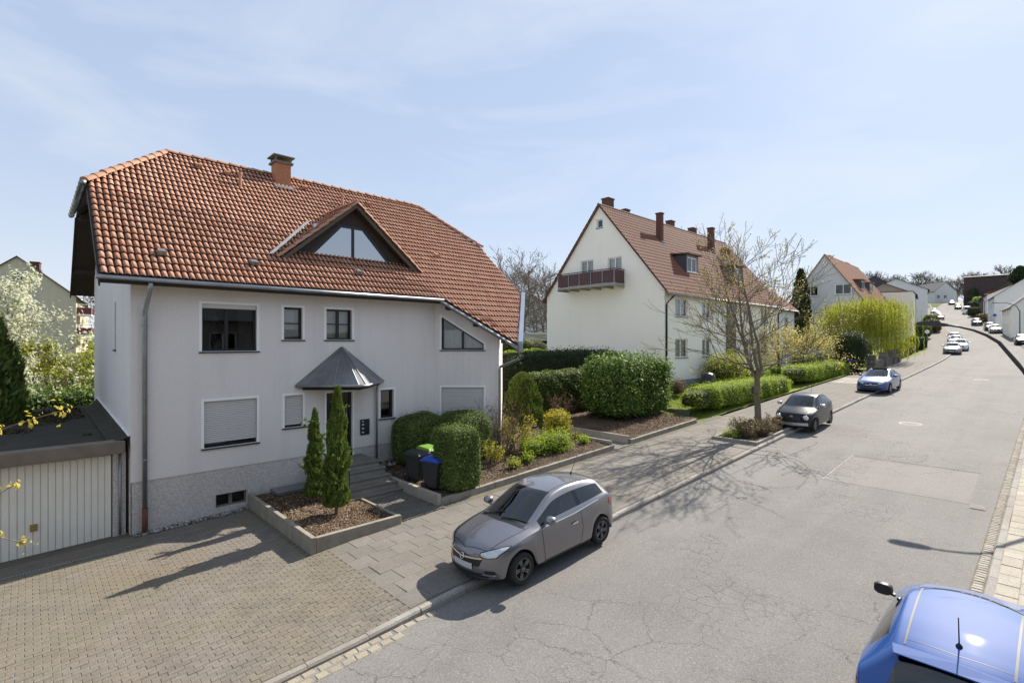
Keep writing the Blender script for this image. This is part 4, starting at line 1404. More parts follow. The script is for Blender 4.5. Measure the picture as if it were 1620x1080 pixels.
def rb(y): return RZZ - TP * (y - RY) - .025
slab(g, [V(1.2, 23.42, rb(23.42)), V(3.45, 21, rb(21)), V(13.7, 21, rb(21)), V(15.65, 23.42, rb(23.42)), V(15.65, 26.3, rb(26.3)), V(1.2, 26.3, rb(26.3))], .17)
zh = rz_(18.58) - .03
slab(g, [V(1.2, 18.58, zh), V(3.45, 21, RZZ - .03), V(1.2, 23.42, zh)], .1)
slab(g, [V(15.65, 18.58, zh), V(15.65, 23.42, zh), V(13.7, 21, RZZ - .03)], .1)
roof = g.obj('roof', MT['wood_dark'], house)
u_, s_, n_ = V(1, 0, 0), V(0, cp, sp_), V(0, -sp_, cp)
O_ = V(0, 15.2, 6.57)
L2 = lambda y: (y - 15.2) / cp
pA = [(1.2, L2(15.2)), (10.95, L2(15.2)), (10.95, L2(21)), (3.45, L2(21)), (1.2, L2(18.58))]
pB = [(10.95, L2(15.2)), (12.9, L2(13.25)), (15.5, L2(15.75)), (15.65, L2(18.58)), (13.7, L2(21)), (10.95, L2(21))]
tile_field(roof, O_, u_, s_, n_, [pA, pB], .3, .322, MT['tile'], 300)
# hip ends
for (a, b, c) in (((1.2, 23.42), (1.2, 18.58), (3.45, 21.0)), ((15.65, 18.58), (15.65, 23.42), (13.7, 21.0))):
    A3 = V(a[0], a[1], zh + .03); B3 = V(b[0], b[1], zh + .03); C3 = V(c[0], c[1], RZZ)
    uu = unit(B3 - A3); M3 = (A3 + B3) / 2; ss = unit(C3 - M3); nn = np.cross(uu, ss)
    tile_field(roof, A3, uu, ss, nn, [[(0, 0), (np.linalg.norm(B3 - A3), 0), (np.linalg.norm(M3 - A3), np.linalg.norm(C3 - M3))]], .3, .322, MT['tile'], 0)
ridge_tiles(roof, (3.45, RY, RZZ + .03), (13.7, RY, RZZ + .03), MT['ridge'])
ridge_tiles(roof, (1.12, 18.5, zh + .06), (3.45, RY, RZZ + .03), MT['ridge'])
ridge_tiles(roof, (15.72, 18.5, zh + .06), (13.7, RY, RZZ + .03), MT['ridge'])
# verge and barge boards
g = G()
for a, b in (((1.17, 15.15), (1.17, 18.5)),):
    p0 = V(a[0], a[1], rz_(a[1]) - .23); p1 = V(b[0], b[1], rz_(b[1]) - .23)
    g.obox(p0, p1 - p0, V(.035, 0, 0), V(0, 0, .19))
g.obj('verge_board', MT['wood_dark'], house)
g = G(); p0 = V(1.17, 23.5, rb(23.5) - .22); p1 = V(1.17, 26.35, rb(26.35) - .22); g.obox(p0, p1 - p0, V(.035, 0, 0), V(0, 0, .2)); g.obj('verge_board', MT['wood_dark'], house)
for y0, z0 in ((16.2, 0), (19.6, 0), (22.4, 0), (25.2, 0)):
    zz = (rz_(y0) if y0 < 21 else rb(y0)) - .36
    g = G(); g.box(1.25, 1.95, y0, y0 + .14, min(zz, 9.1), min(zz, 9.1) + .17); g.obj('purlin_end', MT['wood_dark'], house)
# gutters and pipes
g = G(); g.tube([(1.12, 15.12, 6.51), (10.98, 15.12, 6.51)], .056, 10); g.obj('gutter', MT['zinc'], house, smooth=True)
g = G(); g.tube([(1.08, 18.35, zh - .02), (1.08, 23.6, zh - .02)], .08, 10); g.obj('gutter', MT['zinc_dark'], house, smooth=True)
for y0 in np.arange(18.6, 23.6, .6):
    g = G(); g.lathe((1.08, y0, zh - .02), [(.084, -.012), (.092, 0), (.084, .012)], 12, axis=(0, 1, 0)); g.obj('gutter_bracket', MT['zinc'], house)
g = G()
p0, p1 = V(10.9, 15.2, rz_(15.2) - .1), V(12.92, 13.2, rz_(13.2) - .1)
g.obox(p0, p1 - p0, V(.05, .05, 0), V(0, 0, .09)); g.tube([p0 + V(-.03, -.03, 0), p1 + V(-.03, -.03, 0)], .05, 8); g.obj('verge_flashing', MT['zinc_dark'], house)
for t in (.06, .42, .78):
    q = p0 + (p1 - p0) * t
    g = G(); g.obox(q + V(-.02, -.02, -.2), V(.5, .5, .0), V(.1, -.1, 0), V(0, 0, .12)); g.obj('rafter_end', MT['wood_dark'], house)
g = G()
p0, p1 = V(12.92, 13.18, rz_(13.25) - .06), V(15.6, 15.72, rz_(15.75) - .06)
g.obox(p0, p1 - p0, V(.11, -.11, 0), V(0, 0, .17)); g.obj('side_gutter', MT['zinc_blue'], house)
g = G(); g.box(12.86, 13.06, 13.08, 13.28, 4.62, 4.88); g.tube([(12.96, 13.18, 4.64), (12.95, 13.2, 4.35), (12.74, 13.98, 4.05), (12.74, 14.0, 3.9), (12.74, 14.0, .6)], .05, 8); g.obj('downpipe', MT['zinc_dark'], house, smooth=False)
g = G(); g.tube([(2.17, 15.13, 6.44), (2.17, 15.2, 6.3), (2.13, 15.68, 5.75), (2.13, 15.7, 5.6), (2.13, 15.7, .78)], .055, 10); dp = g.obj('downpipe', MT['zinc'], house, smooth=True)
g = G(); g.tube([(2.13, 15.7, .78), (2.13, 15.7, .12)], .064, 10); g.obj('standpipe', MT['rust'], dp, smooth=True)
for z in (5.4, 3.6, 2.0):
    g = G(); g.lathe((2.13, 15.7, z), [(.06, -.02), (.066, -.015), (.066, .015), (.06, .02)], 10); g.obox((2.11, 15.7, z - .01), (.04, 0, 0), (0, .12, 0), (0, 0, .02)); g.obj('pipe_clip', MT['zinc_dark'], dp)
g = G(); g.tube([(8.62, 15.6, 3.55), (8.62, 15.72, 3.4), (8.62, 15.73, 3.2), (8.62, 15.73, .5)], .035, 8); g.obj('downpipe', MT['zinc'], house, smooth=True)
# small roof vents
def roof_pt(x, y, h=0.0): return V(x, y, rz_(y)) + nrm * h
for x, y in ((2.53, 15.95), (4.78, 15.9), (8.1, 15.95), (12.3, 17.4), (4.3, 20.4), (5.2, 20.3), (8.0, 20.4), (10.7, 20.2)):
    g = G()
    a = roof_pt(x, y, .06)
    g.add([a - u_ * .1, a + u_ * .1, a + u_ * .1 + n_ * .13, a - u_ * .1 + n_ * .13, a - u_ * .08 + s_ * .28 + n_ * .03, a + u_ * .08 + s_ * .28 + n_ * .03],
          [(0, 1, 2, 3), (3, 2, 5, 4), (1, 5, 2), (0, 3, 4)])
    g.obj('vent_tile', MT['zinc'] if y < 17 else MT['ridge'], roof)
for x, y in ((5.46, 19.76), (9.26, 19.7)):
    g = G(); a = roof_pt(x, y, 0); g.tube([a, a + V(0, 0, .48)], .055, 9); g.tube([a + V(0, 0, .46), a + V(0, 0, .54)], .075, 9); g.obj('vent_pipe', MT['ridge'], roof, smooth=False)
# chimney
g = G(); g.box(6.90, 7.46, 20.4, 20.93, 11.0, 11.92); ch = g.obj('chimney', MT['brick'], roof)
k = 0
for z in np.arange(11.12, 11.85, .082):
    for i in range(3):
        sh = .105 if k % 2 else 0
        a0 = 6.90 + max(0, i * .187 - sh); a1 = 6.90 + min(.56, (i + 1) * .187 - sh)
        if a1 - a0 > .05:
            g = G(); g.box(a0 + .006, a1 - .006, 20.393, 20.41, z, z + .07); g.obj('brick', MT['brick'], ch)
    k += 1
g = G(); g.box(6.82, 7.54, 20.32, 21.01, 11.92, 12.0); g.obj('chimney_cap', MT['concrete_dark'], ch, bevel=.01)
g = G()
for x in (6.88, 7.43):
    for y in (20.38, 20.9): g.box(x, x + .05, y, y + .05, 12.0, 12.17)
g.box(6.78, 7.58, 20.28, 21.05, 12.17, 12.21); g.obj('rain_plate', MT['concrete_dark'], ch)
g = G(); g.obox(V(6.78, 20.1, rz_(20.1) + .1), u_ * .7, s_ * .2, n_ * .02); g.obj('flashing', MT['zinc'], ch)

# ---- triangular dormer
DX, DZ0, DZ1, DY = 8.22, 7.58, 9.76, 16.38
DH = 2.62
YI = 15.2 + (DZ1 - 6.57) / TP
bl_ = math.hypot(DH, DZ1 - DZ0); cs, sn = DH / bl_, (DZ1 - DZ0) / bl_
dl = YI - DY
g = G()
for sgn in (-1, 1):
    e = DX + sgn * DH
    pts = [V(e, DY + .06, DZ0), V(DX, YI + .1, DZ1 + .0), V(DX, DY + .06, DZ1)]
    off = V(0, 0, -.05)
    g.poly_prism([p + off for p in (pts if sgn > 0 else pts[::-1])], V(0, 0, -.1))
dm = g.obj('dormer', MT['wood_dark'], house)
tile_field(dm, V(DX - DH, YI, DZ0), (0, -1, 0), (cs, 0, sn), (-sn, 0, cs), [[(dl, 0), (dl, bl_), (0, bl_)]], .3, .322, MT['tile'], 40)
tile_field(dm, V(DX + DH, DY, DZ0), (0, 1, 0), (-cs, 0, sn), (sn, 0, cs), [[(0, 0), (dl, bl_), (0, bl_)]], .3, .322, MT['tile'], 40)
for sgn in (-1, 1):
    ridge_tiles(dm, (DX + sgn * (DH + .02), DY - .02, DZ0 + .03), (DX, DY - .02, DZ1 + .03), MT['ridge'], .36, .085, 'verge_tile')
ridge_tiles(dm, (DX, DY, DZ1 + .05), (DX, YI, DZ1 + .05), MT['ridge'], .4, .11)
for sgn in (-1, 1):                                                  # barge boards
    g = G(); p0 = V(DX + sgn * (DH - .08), DY, DZ0 - .13); p1 = V(DX, DY, DZ1 - .13)
    g.obox(p0, p1 - p0, V(0, .05, 0), V(0, 0, .15)); g.obj('barge_board', plain('weathered_board', (.10, .085, .07), (.15, .125, .10), 8, .8) if sgn < 0 else bpy.data.materials['weathered_board'], dm)
F_d = Frame((0, DY + .3, 0), (1, 0, 0))
dwin = [(DX - 1.62, 7.80), (DX + 1.62, 7.80), (DX + .43, 9.05), (DX - .45, 9.05)]
g = G(); wall(g, F_d, [(DX - 2.35, 7.62), (DX + 2.35, 7.62), (DX, 9.6)], [dwin], .12); g.obj('dormer_cladding', MT['wood_dark'], dm)
window(dm, F_d, dwin, MT['anthracite'], MT['glass_sky'], depth=.02, fw=.11, mull=[DX + .02], name='dormer_window')
g = G(); g.add([V(DX - 2.45, DY + .02, rz_(DY + .02) + .05), V(DX + 2.45, DY + .02, rz_(DY + .02) + .05), V(DX + 2.2, DY + .3, 7.78), V(DX - 2.2, DY + .3, 7.78)], [(0, 1, 2, 3)])
g.obj('apron_flashing', plain('painted_lead', (.27, .13, .10), (.33, .17, .135), 5, .6), dm)
g = G()                                                             # valley flashing
a, b = V(DX - DH - .1, DY + .02, rz_(DY + .02) + .11), V(DX - .75, YI - .55, rz_(YI - .55) + .09)
g.add([a - u_ * .16, a - u_ * .03, b - u_ * .06, b - u_ * .18], [(0, 1, 2, 3)]); g.obj('valley_flashing', plain('pale_lead', (.30, .30, .31), (.20, .20, .21), 5, .55, .3), dm)

# ---- corner canopy over the door: two zinc facets
cv = {'ap': V(7.4, 15.79, 4.84), 'l': V(5.93, 15.79, 3.67), 'r': V(8.86, 15.79, 3.67), 'f': V(7.4, 14.34, 3.67)}
g = G()
fl, frp = cv['f'] + V(-.12, .03, 0), cv['f'] + V(.12, .03, 0)
g.add([cv['ap'], cv['l'], fl, frp, cv['r']], [(0, 1, 2), (0, 2, 3), (0, 3, 4)])
g.add([p - V(0, 0, .12) for p in (cv['l'], fl, frp, cv['r'])], [(3, 2, 1, 0)])
can = g.obj('door_canopy', MT['zinc_dark'], house)
for A3, B3, m in ((cv['l'], fl, 5), (frp, cv['r'], 5)):
    for i in range(0, m + 1):
        q = A3 + (B3 - A3) * i / m
        d = cv['ap'] - q
        g = G(); g.tube([q + V(0, 0, .008), q + d * .97 + V(0, 0, .008)], .014, 5); g.obj('standing_seam', MT['zinc_dark'], can)
g = G(); g.tube([cv['l'] + V(-.02, -.02, -.03), fl + V(0, -.05, -.03), frp + V(0, -.05, -.03), cv['r'] + V(.02, -.02, -.03)], .05, 8); g.obj('canopy_gutter', MT['zinc_dark'], can, smooth=True)
g = G(); g.poly_prism([V(6.12, 15.78, 3.5), V(7.4, 14.55, 3.5), V(8.68, 15.78, 3.5)], V(0, 0, .12)); g.obj('soffit', MT['wood_dark'], can)

# ---- steps and the walled bed beside them
gz = lambda x: float(zr(x)) + float(hp(x))
st = thing('door_steps', (7.2, 14.4, .45), 'dark stone steps rising to the front door', 'steps')
for i in range(5):
    z1 = 1.24 - i * .165
    g = G(); g.box(6.35, 8.08 + i * .03, 14.5 - i * .3, 15.82 if i == 0 else 14.85 - i * .3, z1 - .06, z1); g.obj('tread', MT['concrete_dark'], st, bevel=.012)
    g = G(); g.box(6.38, 8.05 + i * .03, 14.53 - i * .3, 15.8, .2, z1 - .06); g.obj('riser', MT['concrete'], st)
g = G(); g.tube([(6.45, 14.55, 1.22), (6.45, 14.55, 2.05), (6.45, 13.3, 1.4), (6.45, 13.3, .55)], .02, 8); g.obj('handrail', MT['anthracite'], st)
# ------------------------------------------------------------------ forecourt, garage, front garden
def bumpy(name, x0, x1, y0, y1, hfun, mat, step=.12, amp=.02, parent=None, kind='structure', seed=3, label=None):
    xs = np.arange(x0, x1 + step * .5, step); ys = np.arange(y0, y1 + step * .5, step)
    X, Y = np.meshgrid(xs, ys, indexing='ij')
    Z = hfun(X, Y) + amp * wob(np.stack([X.ravel(), Y.ravel(), X.ravel() * 0], 1), 7, seed).reshape(X.shape) + np.random.default_rng(seed).normal(0, amp * .35, X.shape)
    P = np.stack([X.ravel(), Y.ravel(), Z.ravel()], 1); ny = len(ys)
    F = np.array([(i * ny + j, (i + 1) * ny + j, (i + 1) * ny + j + 1, i * ny + j + 1) for i in range(len(xs) - 1) for j in range(ny - 1)])
    og = WORLD_LOC[parent.name] if parent is not None else V(x0, y0, float(Z.min()))
    me = mesh_np(name, P - og, F, True); me.materials.append(mat)
    o = bpy.data.objects.new(name, me)
    link(o, parent, (0, 0, 0) if parent is not None else tuple(og))
    if parent is None: tag(o, label, kind=kind)
    return o

def chips(name, x0, x1, y0, y1, hfun, n, mat, L=.06, W=.03, seed=5, parent=None):
    """loose bark chips or pebbles lying on a bed"""
    r = np.random.default_rng(seed)
    P = np.stack([r.uniform(x0, x1, n), r.uniform(y0, y1, n), np.zeros(n)], 1)
    P[:, 2] = hfun(P[:, 0], P[:, 1]) + .022 + r.uniform(0, .02, n)
    v, f = leaves(P, np.tile([0, 0, 1.0], (n, 1)), L, W, seed, 0, .45)
    o = leaf_obj(name, v, f, mat, parent)
    o['kind'] = 'stuff'
    return o
n_ = N('bark_chip'); MT['chip'] = n_.done(n_.bsdf(n_.ramp(n_.geo('Random Per Island'), [(0, (.05, .032, .02)), (.5, (.16, .105, .065)), (.85, (.30, .215, .145)), (1, (.42, .33, .24))]), .9, 0, .2))
n_ = N('pebble_stone'); MT['stone_chip'] = n_.done(n_.bsdf(n_.ramp(n_.geo('Random Per Island'), [(0, (.14, .13, .12)), (.5, (.33, .31, .28)), (1, (.66, .64, .60))]), .85, 0, .3))
n_, s_, u_ = V(0, -sp_, cp), V(0, cp, sp_), V(1, 0, 0)

pl = thing('planter_bed', (5.7, 13.4, .29), 'raised planting bed with low concrete walls in front of the grey house', 'planter')
for x0, x1, y0, y1, z1 in ((4.54, 4.65, 11.2, 15.76, .64), (4.655, 6.83, 11.2, 11.31, .61), (6.75, 6.83, 11.315, 13.25, .585)):
    if y1 - y0 > 3:
        for k in range(4):
            a = y0 + (y1 - y0) * k / 4; b = y0 + (y1 - y0) * (k + 1) / 4
            g = G(); g.box(x0, x1, a + .003, b - .003, .0, z1 - (3 - k) * .004); g.obj('wall_block', MT['concrete_mossy'], pl, bevel=.012)
    else:
        g = G(); g.box(x0, x1, y0, y1, .0, z1); g.obj('wall_block', MT['concrete_mossy'], pl, bevel=.012)
bumpy('mulch', 4.66, 6.76, 11.34, 15.7, lambda x, y: .54 + 0 * x, MT['mulch'], .1, .018, pl)
chips('bark_chips', 4.72, 6.7, 11.4, 15.6, lambda x, y: .54 + 0 * x, 2600, MT['chip'], parent=pl)
g = G(); g.box(5.15, 6.25, 15.1, 15.72, .57, .66); g.obj('light_well_cover', MT['zinc_dark'], pl)

# paved way to the steps
way = strip('garden_path', np.arange(6.85, 8.3, .24), 11.3, 13.7, lambda x: hp(x) + .02 * 1, MT['joint'])
spots = []
for r_, y in enumerate(np.arange(11.42, 13.4, PW)):
    for x in np.arange(6.98 + (r_ % 2) * PL / 2, 8.25, PL):
        spots.append((x, y, gz(x) + .032, 0))
dpv = paver_mat('dark_paver', (.13, .118, .105), (.17, .155, .135), (.09, .08, .06), .4); pv2 = [piece_mesh('paver', PL - .009, PW - .009, .03, dpv, .007, .0015, s) for s in range(3)]
lay(way, 'paver', spots, pv2, dpv, 300)

# flower bed and its kerb wall
bed_h = lambda x, y: zr(x) + .30 + np.clip((y - 11.7) / 4, 0, 1) * .18
bumpy('flower_bed', 8.32, 16.62, 11.62, 16.0, bed_h, MT['soil'], .15, .03)
tag(chips('bark_chips', 8.45, 16.5, 11.75, 15.4, bed_h, 7000, MT['chip']), 'brown bark chips and dry leaves on the long flower bed')
bumpy('flower_bed', 17.7, 23.6, 11.62, 17.2, bed_h, MT['soil'], .2, .03)
tag(chips('bark_chips', 17.8, 23.5, 11.75, 13.6, bed_h, 3500, MT['chip'], seed=8), 'brown bark chips under the tall laurel hedge')
strip('garden_path', np.arange(16.55, 17.81, .2), 11.45, 17.5, lambda x: .13 + 0 * x, MT['slab'], ny=4)
def edging(x0, x1, label, y=11.52):
    t = thing('garden_edging', ((x0 + x1) / 2, y, float(zr(x0))), label, 'edging')
    x = x0
    while x < x1 - .05:
        e = min(x + 1.0, x1); z0, z1 = float(zr(x)), float(zr(e)); hh = .30
        g = G(); d = V(0, .13, 0)
        g.add([V(x + .003, y, z0), V(e - .003, y, z1), V(e - .003, y + .13, z1), V(x + .003, y + .13, z0), V(x + .003, y, z0 + hh), V(e - .003, y, z1 + hh), V(e - .003, y + .13, z1 + hh), V(x + .003, y + .13, z0 + hh)],
              [(0, 3, 2, 1), (4, 5, 6, 7), (0, 1, 5, 4), (1, 2, 6, 5), (2, 3, 7, 6), (3, 0, 4, 7)])
        g.obj('edging_stone', MT['concrete_mossy'], t, bevel=.015); x = e
edging(8.3, 16.55, 'long concrete edging in front of the flower bed beside the grey car')
for xx, ll in ((16.5, 'concrete edging on the house side of the narrow garden path'), (17.68, 'concrete edging on the laurel side of the narrow garden path')):
    zx = float(zr(xx)); g = G(); g.box(xx, xx + .1, 11.66, 16.0, zx - .1, zx + .44); tag(g.obj('garden_edging', MT['concrete'], bevel=.015), ll, 'edging')
edging(17.75, 23.4, 'concrete edging in front of the tall laurel hedge')
g = G(); g.box(8.17, 8.3, 11.53, 15.7, .2, .76); tag(g.obj('garden_edging', MT['concrete'], bevel=.015), 'short concrete edging beside the wheeled bins', 'edging')

# pebbles along the house foot, slot drain before the garage
tag(chips('pebbles', 1.9, 4.5, 15.5, 15.76, lambda x, y: zr(x) + hp(x) - .01, 900, MT['stone_chip'], .06, .05), 'pale pebbles along the foot of the grey house wall')
tag(chips('pebbles', 8.2, 9.4, 14.9, 15.7, lambda x, y: zr(x) + .52, 250, MT['stone_chip'], .06, .05), 'pale pebbles at the house wall beside the steps', .88)
dr = thing('slot_drain', (.5, 14.95, gz(0)), 'narrow slotted drain across the driveway in front of the garage', 'drain')
g = G()
for x in np.arange(-2.2, 2.9, .5): g.obox((x, 14.88, gz(x) - .02), (.495, 0, .02), (0, .11, 0), (0, 0, .026))
g.obj('channel', MT['concrete_dark'], dr)
g = G()
for x in np.arange(-2.2, 2.85, .05): g.box(x, x + .022, 14.895, 14.975, gz(x), gz(x) + .012)
o = g.obj('grate_bars', MT['zinc'], dr); o['kind'] = 'stuff'

# ---- garage
ga = thing('garage', (.2, 20.0, .1), 'low flat-roofed garage with cream ribbed door beside the grey house', 'garage')
GX0, GX1, GY0, GY1 = -4.2, 1.78, 16.05, 24.2
for gx0, gx1 in ((1.52, 1.78), (GX0, GX0 + .3)):
    g = G(); g.box(gx0, gx1, GY0, GY0 + .25, -.2, 2.2); g.obj('door_post', MT['plinth'], ga)
g = G(); g.box(1.6, 1.78, GY0 + .25, GY1, -.2, 2.3); g.box(GX0, GX0 + .2, GY0 + .25, GY1, -.2, 2.3); g.box(GX0, 1.78, GY1, GY1 + .2, -.2, 2.3); g.obj('wall', MT['plinth'], ga)
g = G(); g.box(GX0, 1.74, GY0 - .32, GY0 + .1, 2.23, 2.53); g.obj('fascia', MT['fascia'], ga, bevel=.02)
g = G()
for (y0, z0, y1, z1) in ((GY0 + .1, 2.46, GY1 + .3, 2.62),):
    g.add([V(GX0, y0, z0), V(1.72, y0, z0), V(1.72, y1, z1), V(GX0, y1, z1), V(GX0, y0, z0 - .2), V(1.72, y0, z0 - .2), V(1.72, y1, z1 - .2), V(GX0, y1, z1 - .2)],
          [(0, 1, 2, 3), (7, 6, 5, 4), (0, 4, 5, 1), (1, 5, 6, 2), (2, 6, 7, 3), (3, 7, 4, 0)])
grf = g.obj('flat_roof', MT['felt'], ga)
g = G(); g.add([V(1.70, GY0 - .2, 2.56), V(1.84, GY0 - .2, 2.62), V(1.84, GY1, 2.92), V(1.70, GY1, 2.72), V(1.42, GY0 - .1, 2.50), V(1.42, GY1, 2.63)], [(0, 1, 2, 3), (4, 0, 3, 5)]); g.obj('wall_flashing', MT['felt'], ga)
g = G(); g.obox((1.80, GY0 - .2, 2.62), (.045, 0, 0), (0, GY1 - GY0 + .2, .3), (0, 0, .03)); g.obj('flashing_strip', MT['white_trim'], ga)
r = np.random.default_rng(31)
P = np.stack([r.uniform(-2.2, 1.3, 9000), r.uniform(16.6, 23.8, 9000), np.zeros(9000)], 1)
m = wob(P * np.array([1, 1.7, 1]), 1.6, 77) + .25 * wob(P, 6, 78) > .1
P = P[m]; P[:, 2] = 2.47 + (P[:, 1] - 16.15) * .02 + r.uniform(0, .03, len(P))
v, f = leaves(P, np.tile([0, 0, 1.0], (len(P), 1)), .07, .05, 3, 0, .7); leaf_obj('moss', v, f, MT['moss'], grf)['kind'] = 'stuff'
gd = G(); gd.box(GX0 + .3, 1.5, GY0 + .07, GY0 + .12, gz(0) - .02, 2.17); gdo = gd.obj('garage_door', MT['garage_door'], ga)
x = 1.5
while x > -3.6:
    g = G(); zb = gz(x) + .0
    g.add([V(x - .128, GY0 + .069, zb), V(x - .118, GY0 + .045, zb), V(x - .012, GY0 + .045, zb), V(x - .002, GY0 + .069, zb),
           V(x - .128, GY0 + .069, 2.15), V(x - .118, GY0 + .045, 2.15), V(x - .012, GY0 + .045, 2.15), V(x - .002, GY0 + .069, 2.15)],
          [(0, 1, 5, 4), (1, 2, 6, 5), (2, 3, 7, 6)])
    g.obj('panel', MT['garage_door'], gdo); x -= .13
g = G(); g.box(.02, .15, GY0 + .02, GY0 + .05, .62, .78); g.tube([(.085, GY0 + .02, .7), (.085, GY0 - .04, .7), (.14, GY0 - .05, .7)], .012, 6); g.obj('handle', plain('brass', (.35, .26, .10), None, rough=.4, metal=.6), gdo)
g = G(); g.tube([(1.66, GY0 - .05, 2.2), (1.66, GY0 - .05, .15)], .03, 8); g.obj('downpipe', MT['zinc'], ga, smooth=True)

# ---- wheeled bins
def wheelie(x, y, rz, lid, label, s=1.0):
    z = float(zr(x)) + .36
    b = thing('wheeled_bin', (x, y, z), label, 'bin', 'wheeled bins', rz)
    w, d, h = .29 * s, .36 * s, .93 * s
    g = G()
    lo = [(-w * .78, -d * .62), (w * .78, -d * .62), (w * .78, d * .7), (-w * .78, d * .7)]
    hi = [(-w, -d), (w, -d), (w, d), (-w, d)]
    g.add([V(*p, .05) for p in lo] + [V(*p, h) for p in hi], [(3, 2, 1, 0), (4, 5, 6, 7)] + [(i, (i + 1) % 4, 4 + (i + 1) % 4, 4 + i) for i in range(4)])
    g.obj('body', MT['bin_grey'], b, local=True, bevel=.025)
    g = G(); g.box(-w - .02, w + .02, -d - .03, d + .02, h - .05, h - .01); g.obj('rim', MT['bin_grey'], b, local=True, bevel=.01)
    g = G(); g.add([V(-w - .025, -d - .04, h), V(w + .025, -d - .04, h), V(w + .025, d + .03, h), V(-w - .025, d + .03, h),
                    V(-w * .85, -d * .75, h + .07), V(w * .85, -d * .75, h + .07), V(w * .85, d * .9, h + .1), V(-w * .85, d * .9, h + .1)],
                   [(3, 2, 1, 0), (4, 5, 6, 7)] + [(i, (i + 1) % 4, 4 + (i + 1) % 4, 4 + i) for i in range(4)])
    g.obj('lid', lid, b, local=True, bevel=.02)
    g = G(); g.tube([(-w * .8, d + .02, h - .03), (-w * .8, d + .1, h - .02), (w * .8, d + .1, h - .02), (w * .8, d + .02, h - .03)], .014, 6); g.obj('handle', MT['plastic_black'], b, local=True)
    for sx in (-1, 1):
        g = G(); g.lathe((sx * w * .95 - .025, d * .72, .1), [(.03, 0), (.1, .005), (.1, .045), (.03, .05)], 16, axis=(1, 0, 0)); g.obj('wheel', MT['rubber'], b, local=True)
wheelie(8.72, 13.35, .15, MT['bin_grey'], 'dark grey wheeled bin with dark lid beside the steps', .88)
wheelie(9.32, 13.62, .1, MT['bin_green'], 'wheeled bin with bright green lid behind the dark one', .88)
wheelie(8.62, 12.3, .25, MT['bin_blue'], 'wheeled bin with bright blue lid beside the clipped column', .88)

# ---- clipped and growing things
spiky('cypress_tree', (5.74, 12.58, .53), 3.3, .30, 'taller columnar cypress in the raised bed', 'tree', MT['lf_cypress'], 15000, 11, .085, .04, .42, 'columnar cypresses', lean=(.015, 0), arms=9)
spiky('cypress_tree', (5.72, 13.9, .53), 2.6, .22, 'shorter columnar cypress nearer the house wall', 'tree', MT['lf_cypress'], 9000, 14, .08, .038, .5, 'columnar cypresses', lean=(.01, .02), arms=10)
zt = float(zr(9.3)) + .3
bush('topiary_shrub', (9.2, 12.0, float(zr(9)) + .28), (.57, .54, .93), 'clipped column-shaped yew in front of the bins', 'topiary', MT['lf_yew'], 34000, .055, .024, 5.5, .075, .08, 3.5, group='clipped yews', seed=21, sprigs=.07)
bush('topiary_shrub', (10.3, 14.75, float(zr(10)) + .35), (1, 1, 1), 'large clipped yew shaped into two broad rounded lobes', 'topiary', MT['lf_yew'], 60000, .055, .024, 4.0, .09, .09, 3.0, group='clipped yews', seed=23, sprigs=.07,
     blobs=[(-.45, .2, .84, .92, .72, .86), (.95, -.5, .84, .88, .80, .88), (.25, -.1, .7, .9, .6, .74)])
twiggy('flowering_shrub', (12.6, 13.75, float(zr(12.6)) + .4), 1.75, .9, 'bare twiggy shrub with reddish yellow buds beside the house corner', 'shrub', 5, 46, MT['lf_rust'], 1, .05, .03, spread=.45)
twiggy('flowering_shrub', (13.3, 13.6, float(zr(13)) + .4), 1.15, .7, 'yellow flowering shrub at the foot of the bare twiggy one', 'shrub', 6, 30, MT['lf_gold'], 2, .06, .04, spread=.5)
twiggy('flowering_shrub', (11.55, 12.95, float(zr(11.5)) + .36), .75, .4, 'small golden shrub beside the lobed yew', 'shrub', 7, 18, MT['lf_gold'], 2, .06, .04, spread=.5)
bush('low_shrub', (13.75, 12.75, float(zr(13.7)) + .34), (.95, .5, .3), 'low spreading green shrub in the flower bed', 'shrub', MT['lf_privet'], 7000, .07, .03, 2.4, .12, .16, 4, seed=31, sprigs=.3, blobs=[(-.35, .1, .22, .6, .45, .26), (.55, -.1, .28, .6, .5, .34)])
bush('round_shrub', (15.85, 13.85, float(zr(15.8)) + .40), (.46, .46, .50), 'small round golden green shrub in the flower bed', 'shrub', MT['lf_gold'], 6500, .075, .045, 2.4, .06, .12, 5, seed=33, sprigs=.3)
for k, (x, y, s, lab) in enumerate([(11.7, 12.15, .8, 'small leafy tuft near the bed edging beside the yew'), (12.5, 12.3, 1.0, 'bright leafy tuft below the bare shrub'), (14.9, 12.7, 1.1, 'leafy tuft between the low shrub and the round shrub'),
                                    (15.9, 12.5, .9, 'flat yellow-green tuft in front of the round shrub'), (16.2, 13.1, .7, 'silvery tuft beside the garden path')]):
    bush('bedding_plant', (x, y, float(zr(x)) + .34), (.22 * s, .2 * s, .12 * s), lab, 'plant', MT['lf_spring'] if k % 2 == 0 else MT['lf_privet'], 500, .09, .035, 2.2, .05, .1, 6, seed=40 + k, sprigs=.5, group='bedding plants')
spiky('thuja_tree', (16.35, 16.4, float(zr(16.3)) + .4), 2.5, .85, 'broad bushy thuja at the right corner of the grey house', 'tree', MT['lf_thuja'], 15000, 51, .13, .06, .25, None, taper=.55)
for k, (x, y, h, r_, lab) in enumerate([(16.6, 20.6, 4.0, .6, 'dark narrow conifer close behind the grey house corner'), (18.4, 21.8, 4.3, .65, 'second dark narrow conifer behind the grey house')]):
    spiky('thuja_tree', (x, y, float(zr(x)) + .4), h, r_, lab, 'tree', MT['lf_thuja'], 8000, 55 + k, .13, .06, .2, 'conifers behind the grey house', taper=.5)
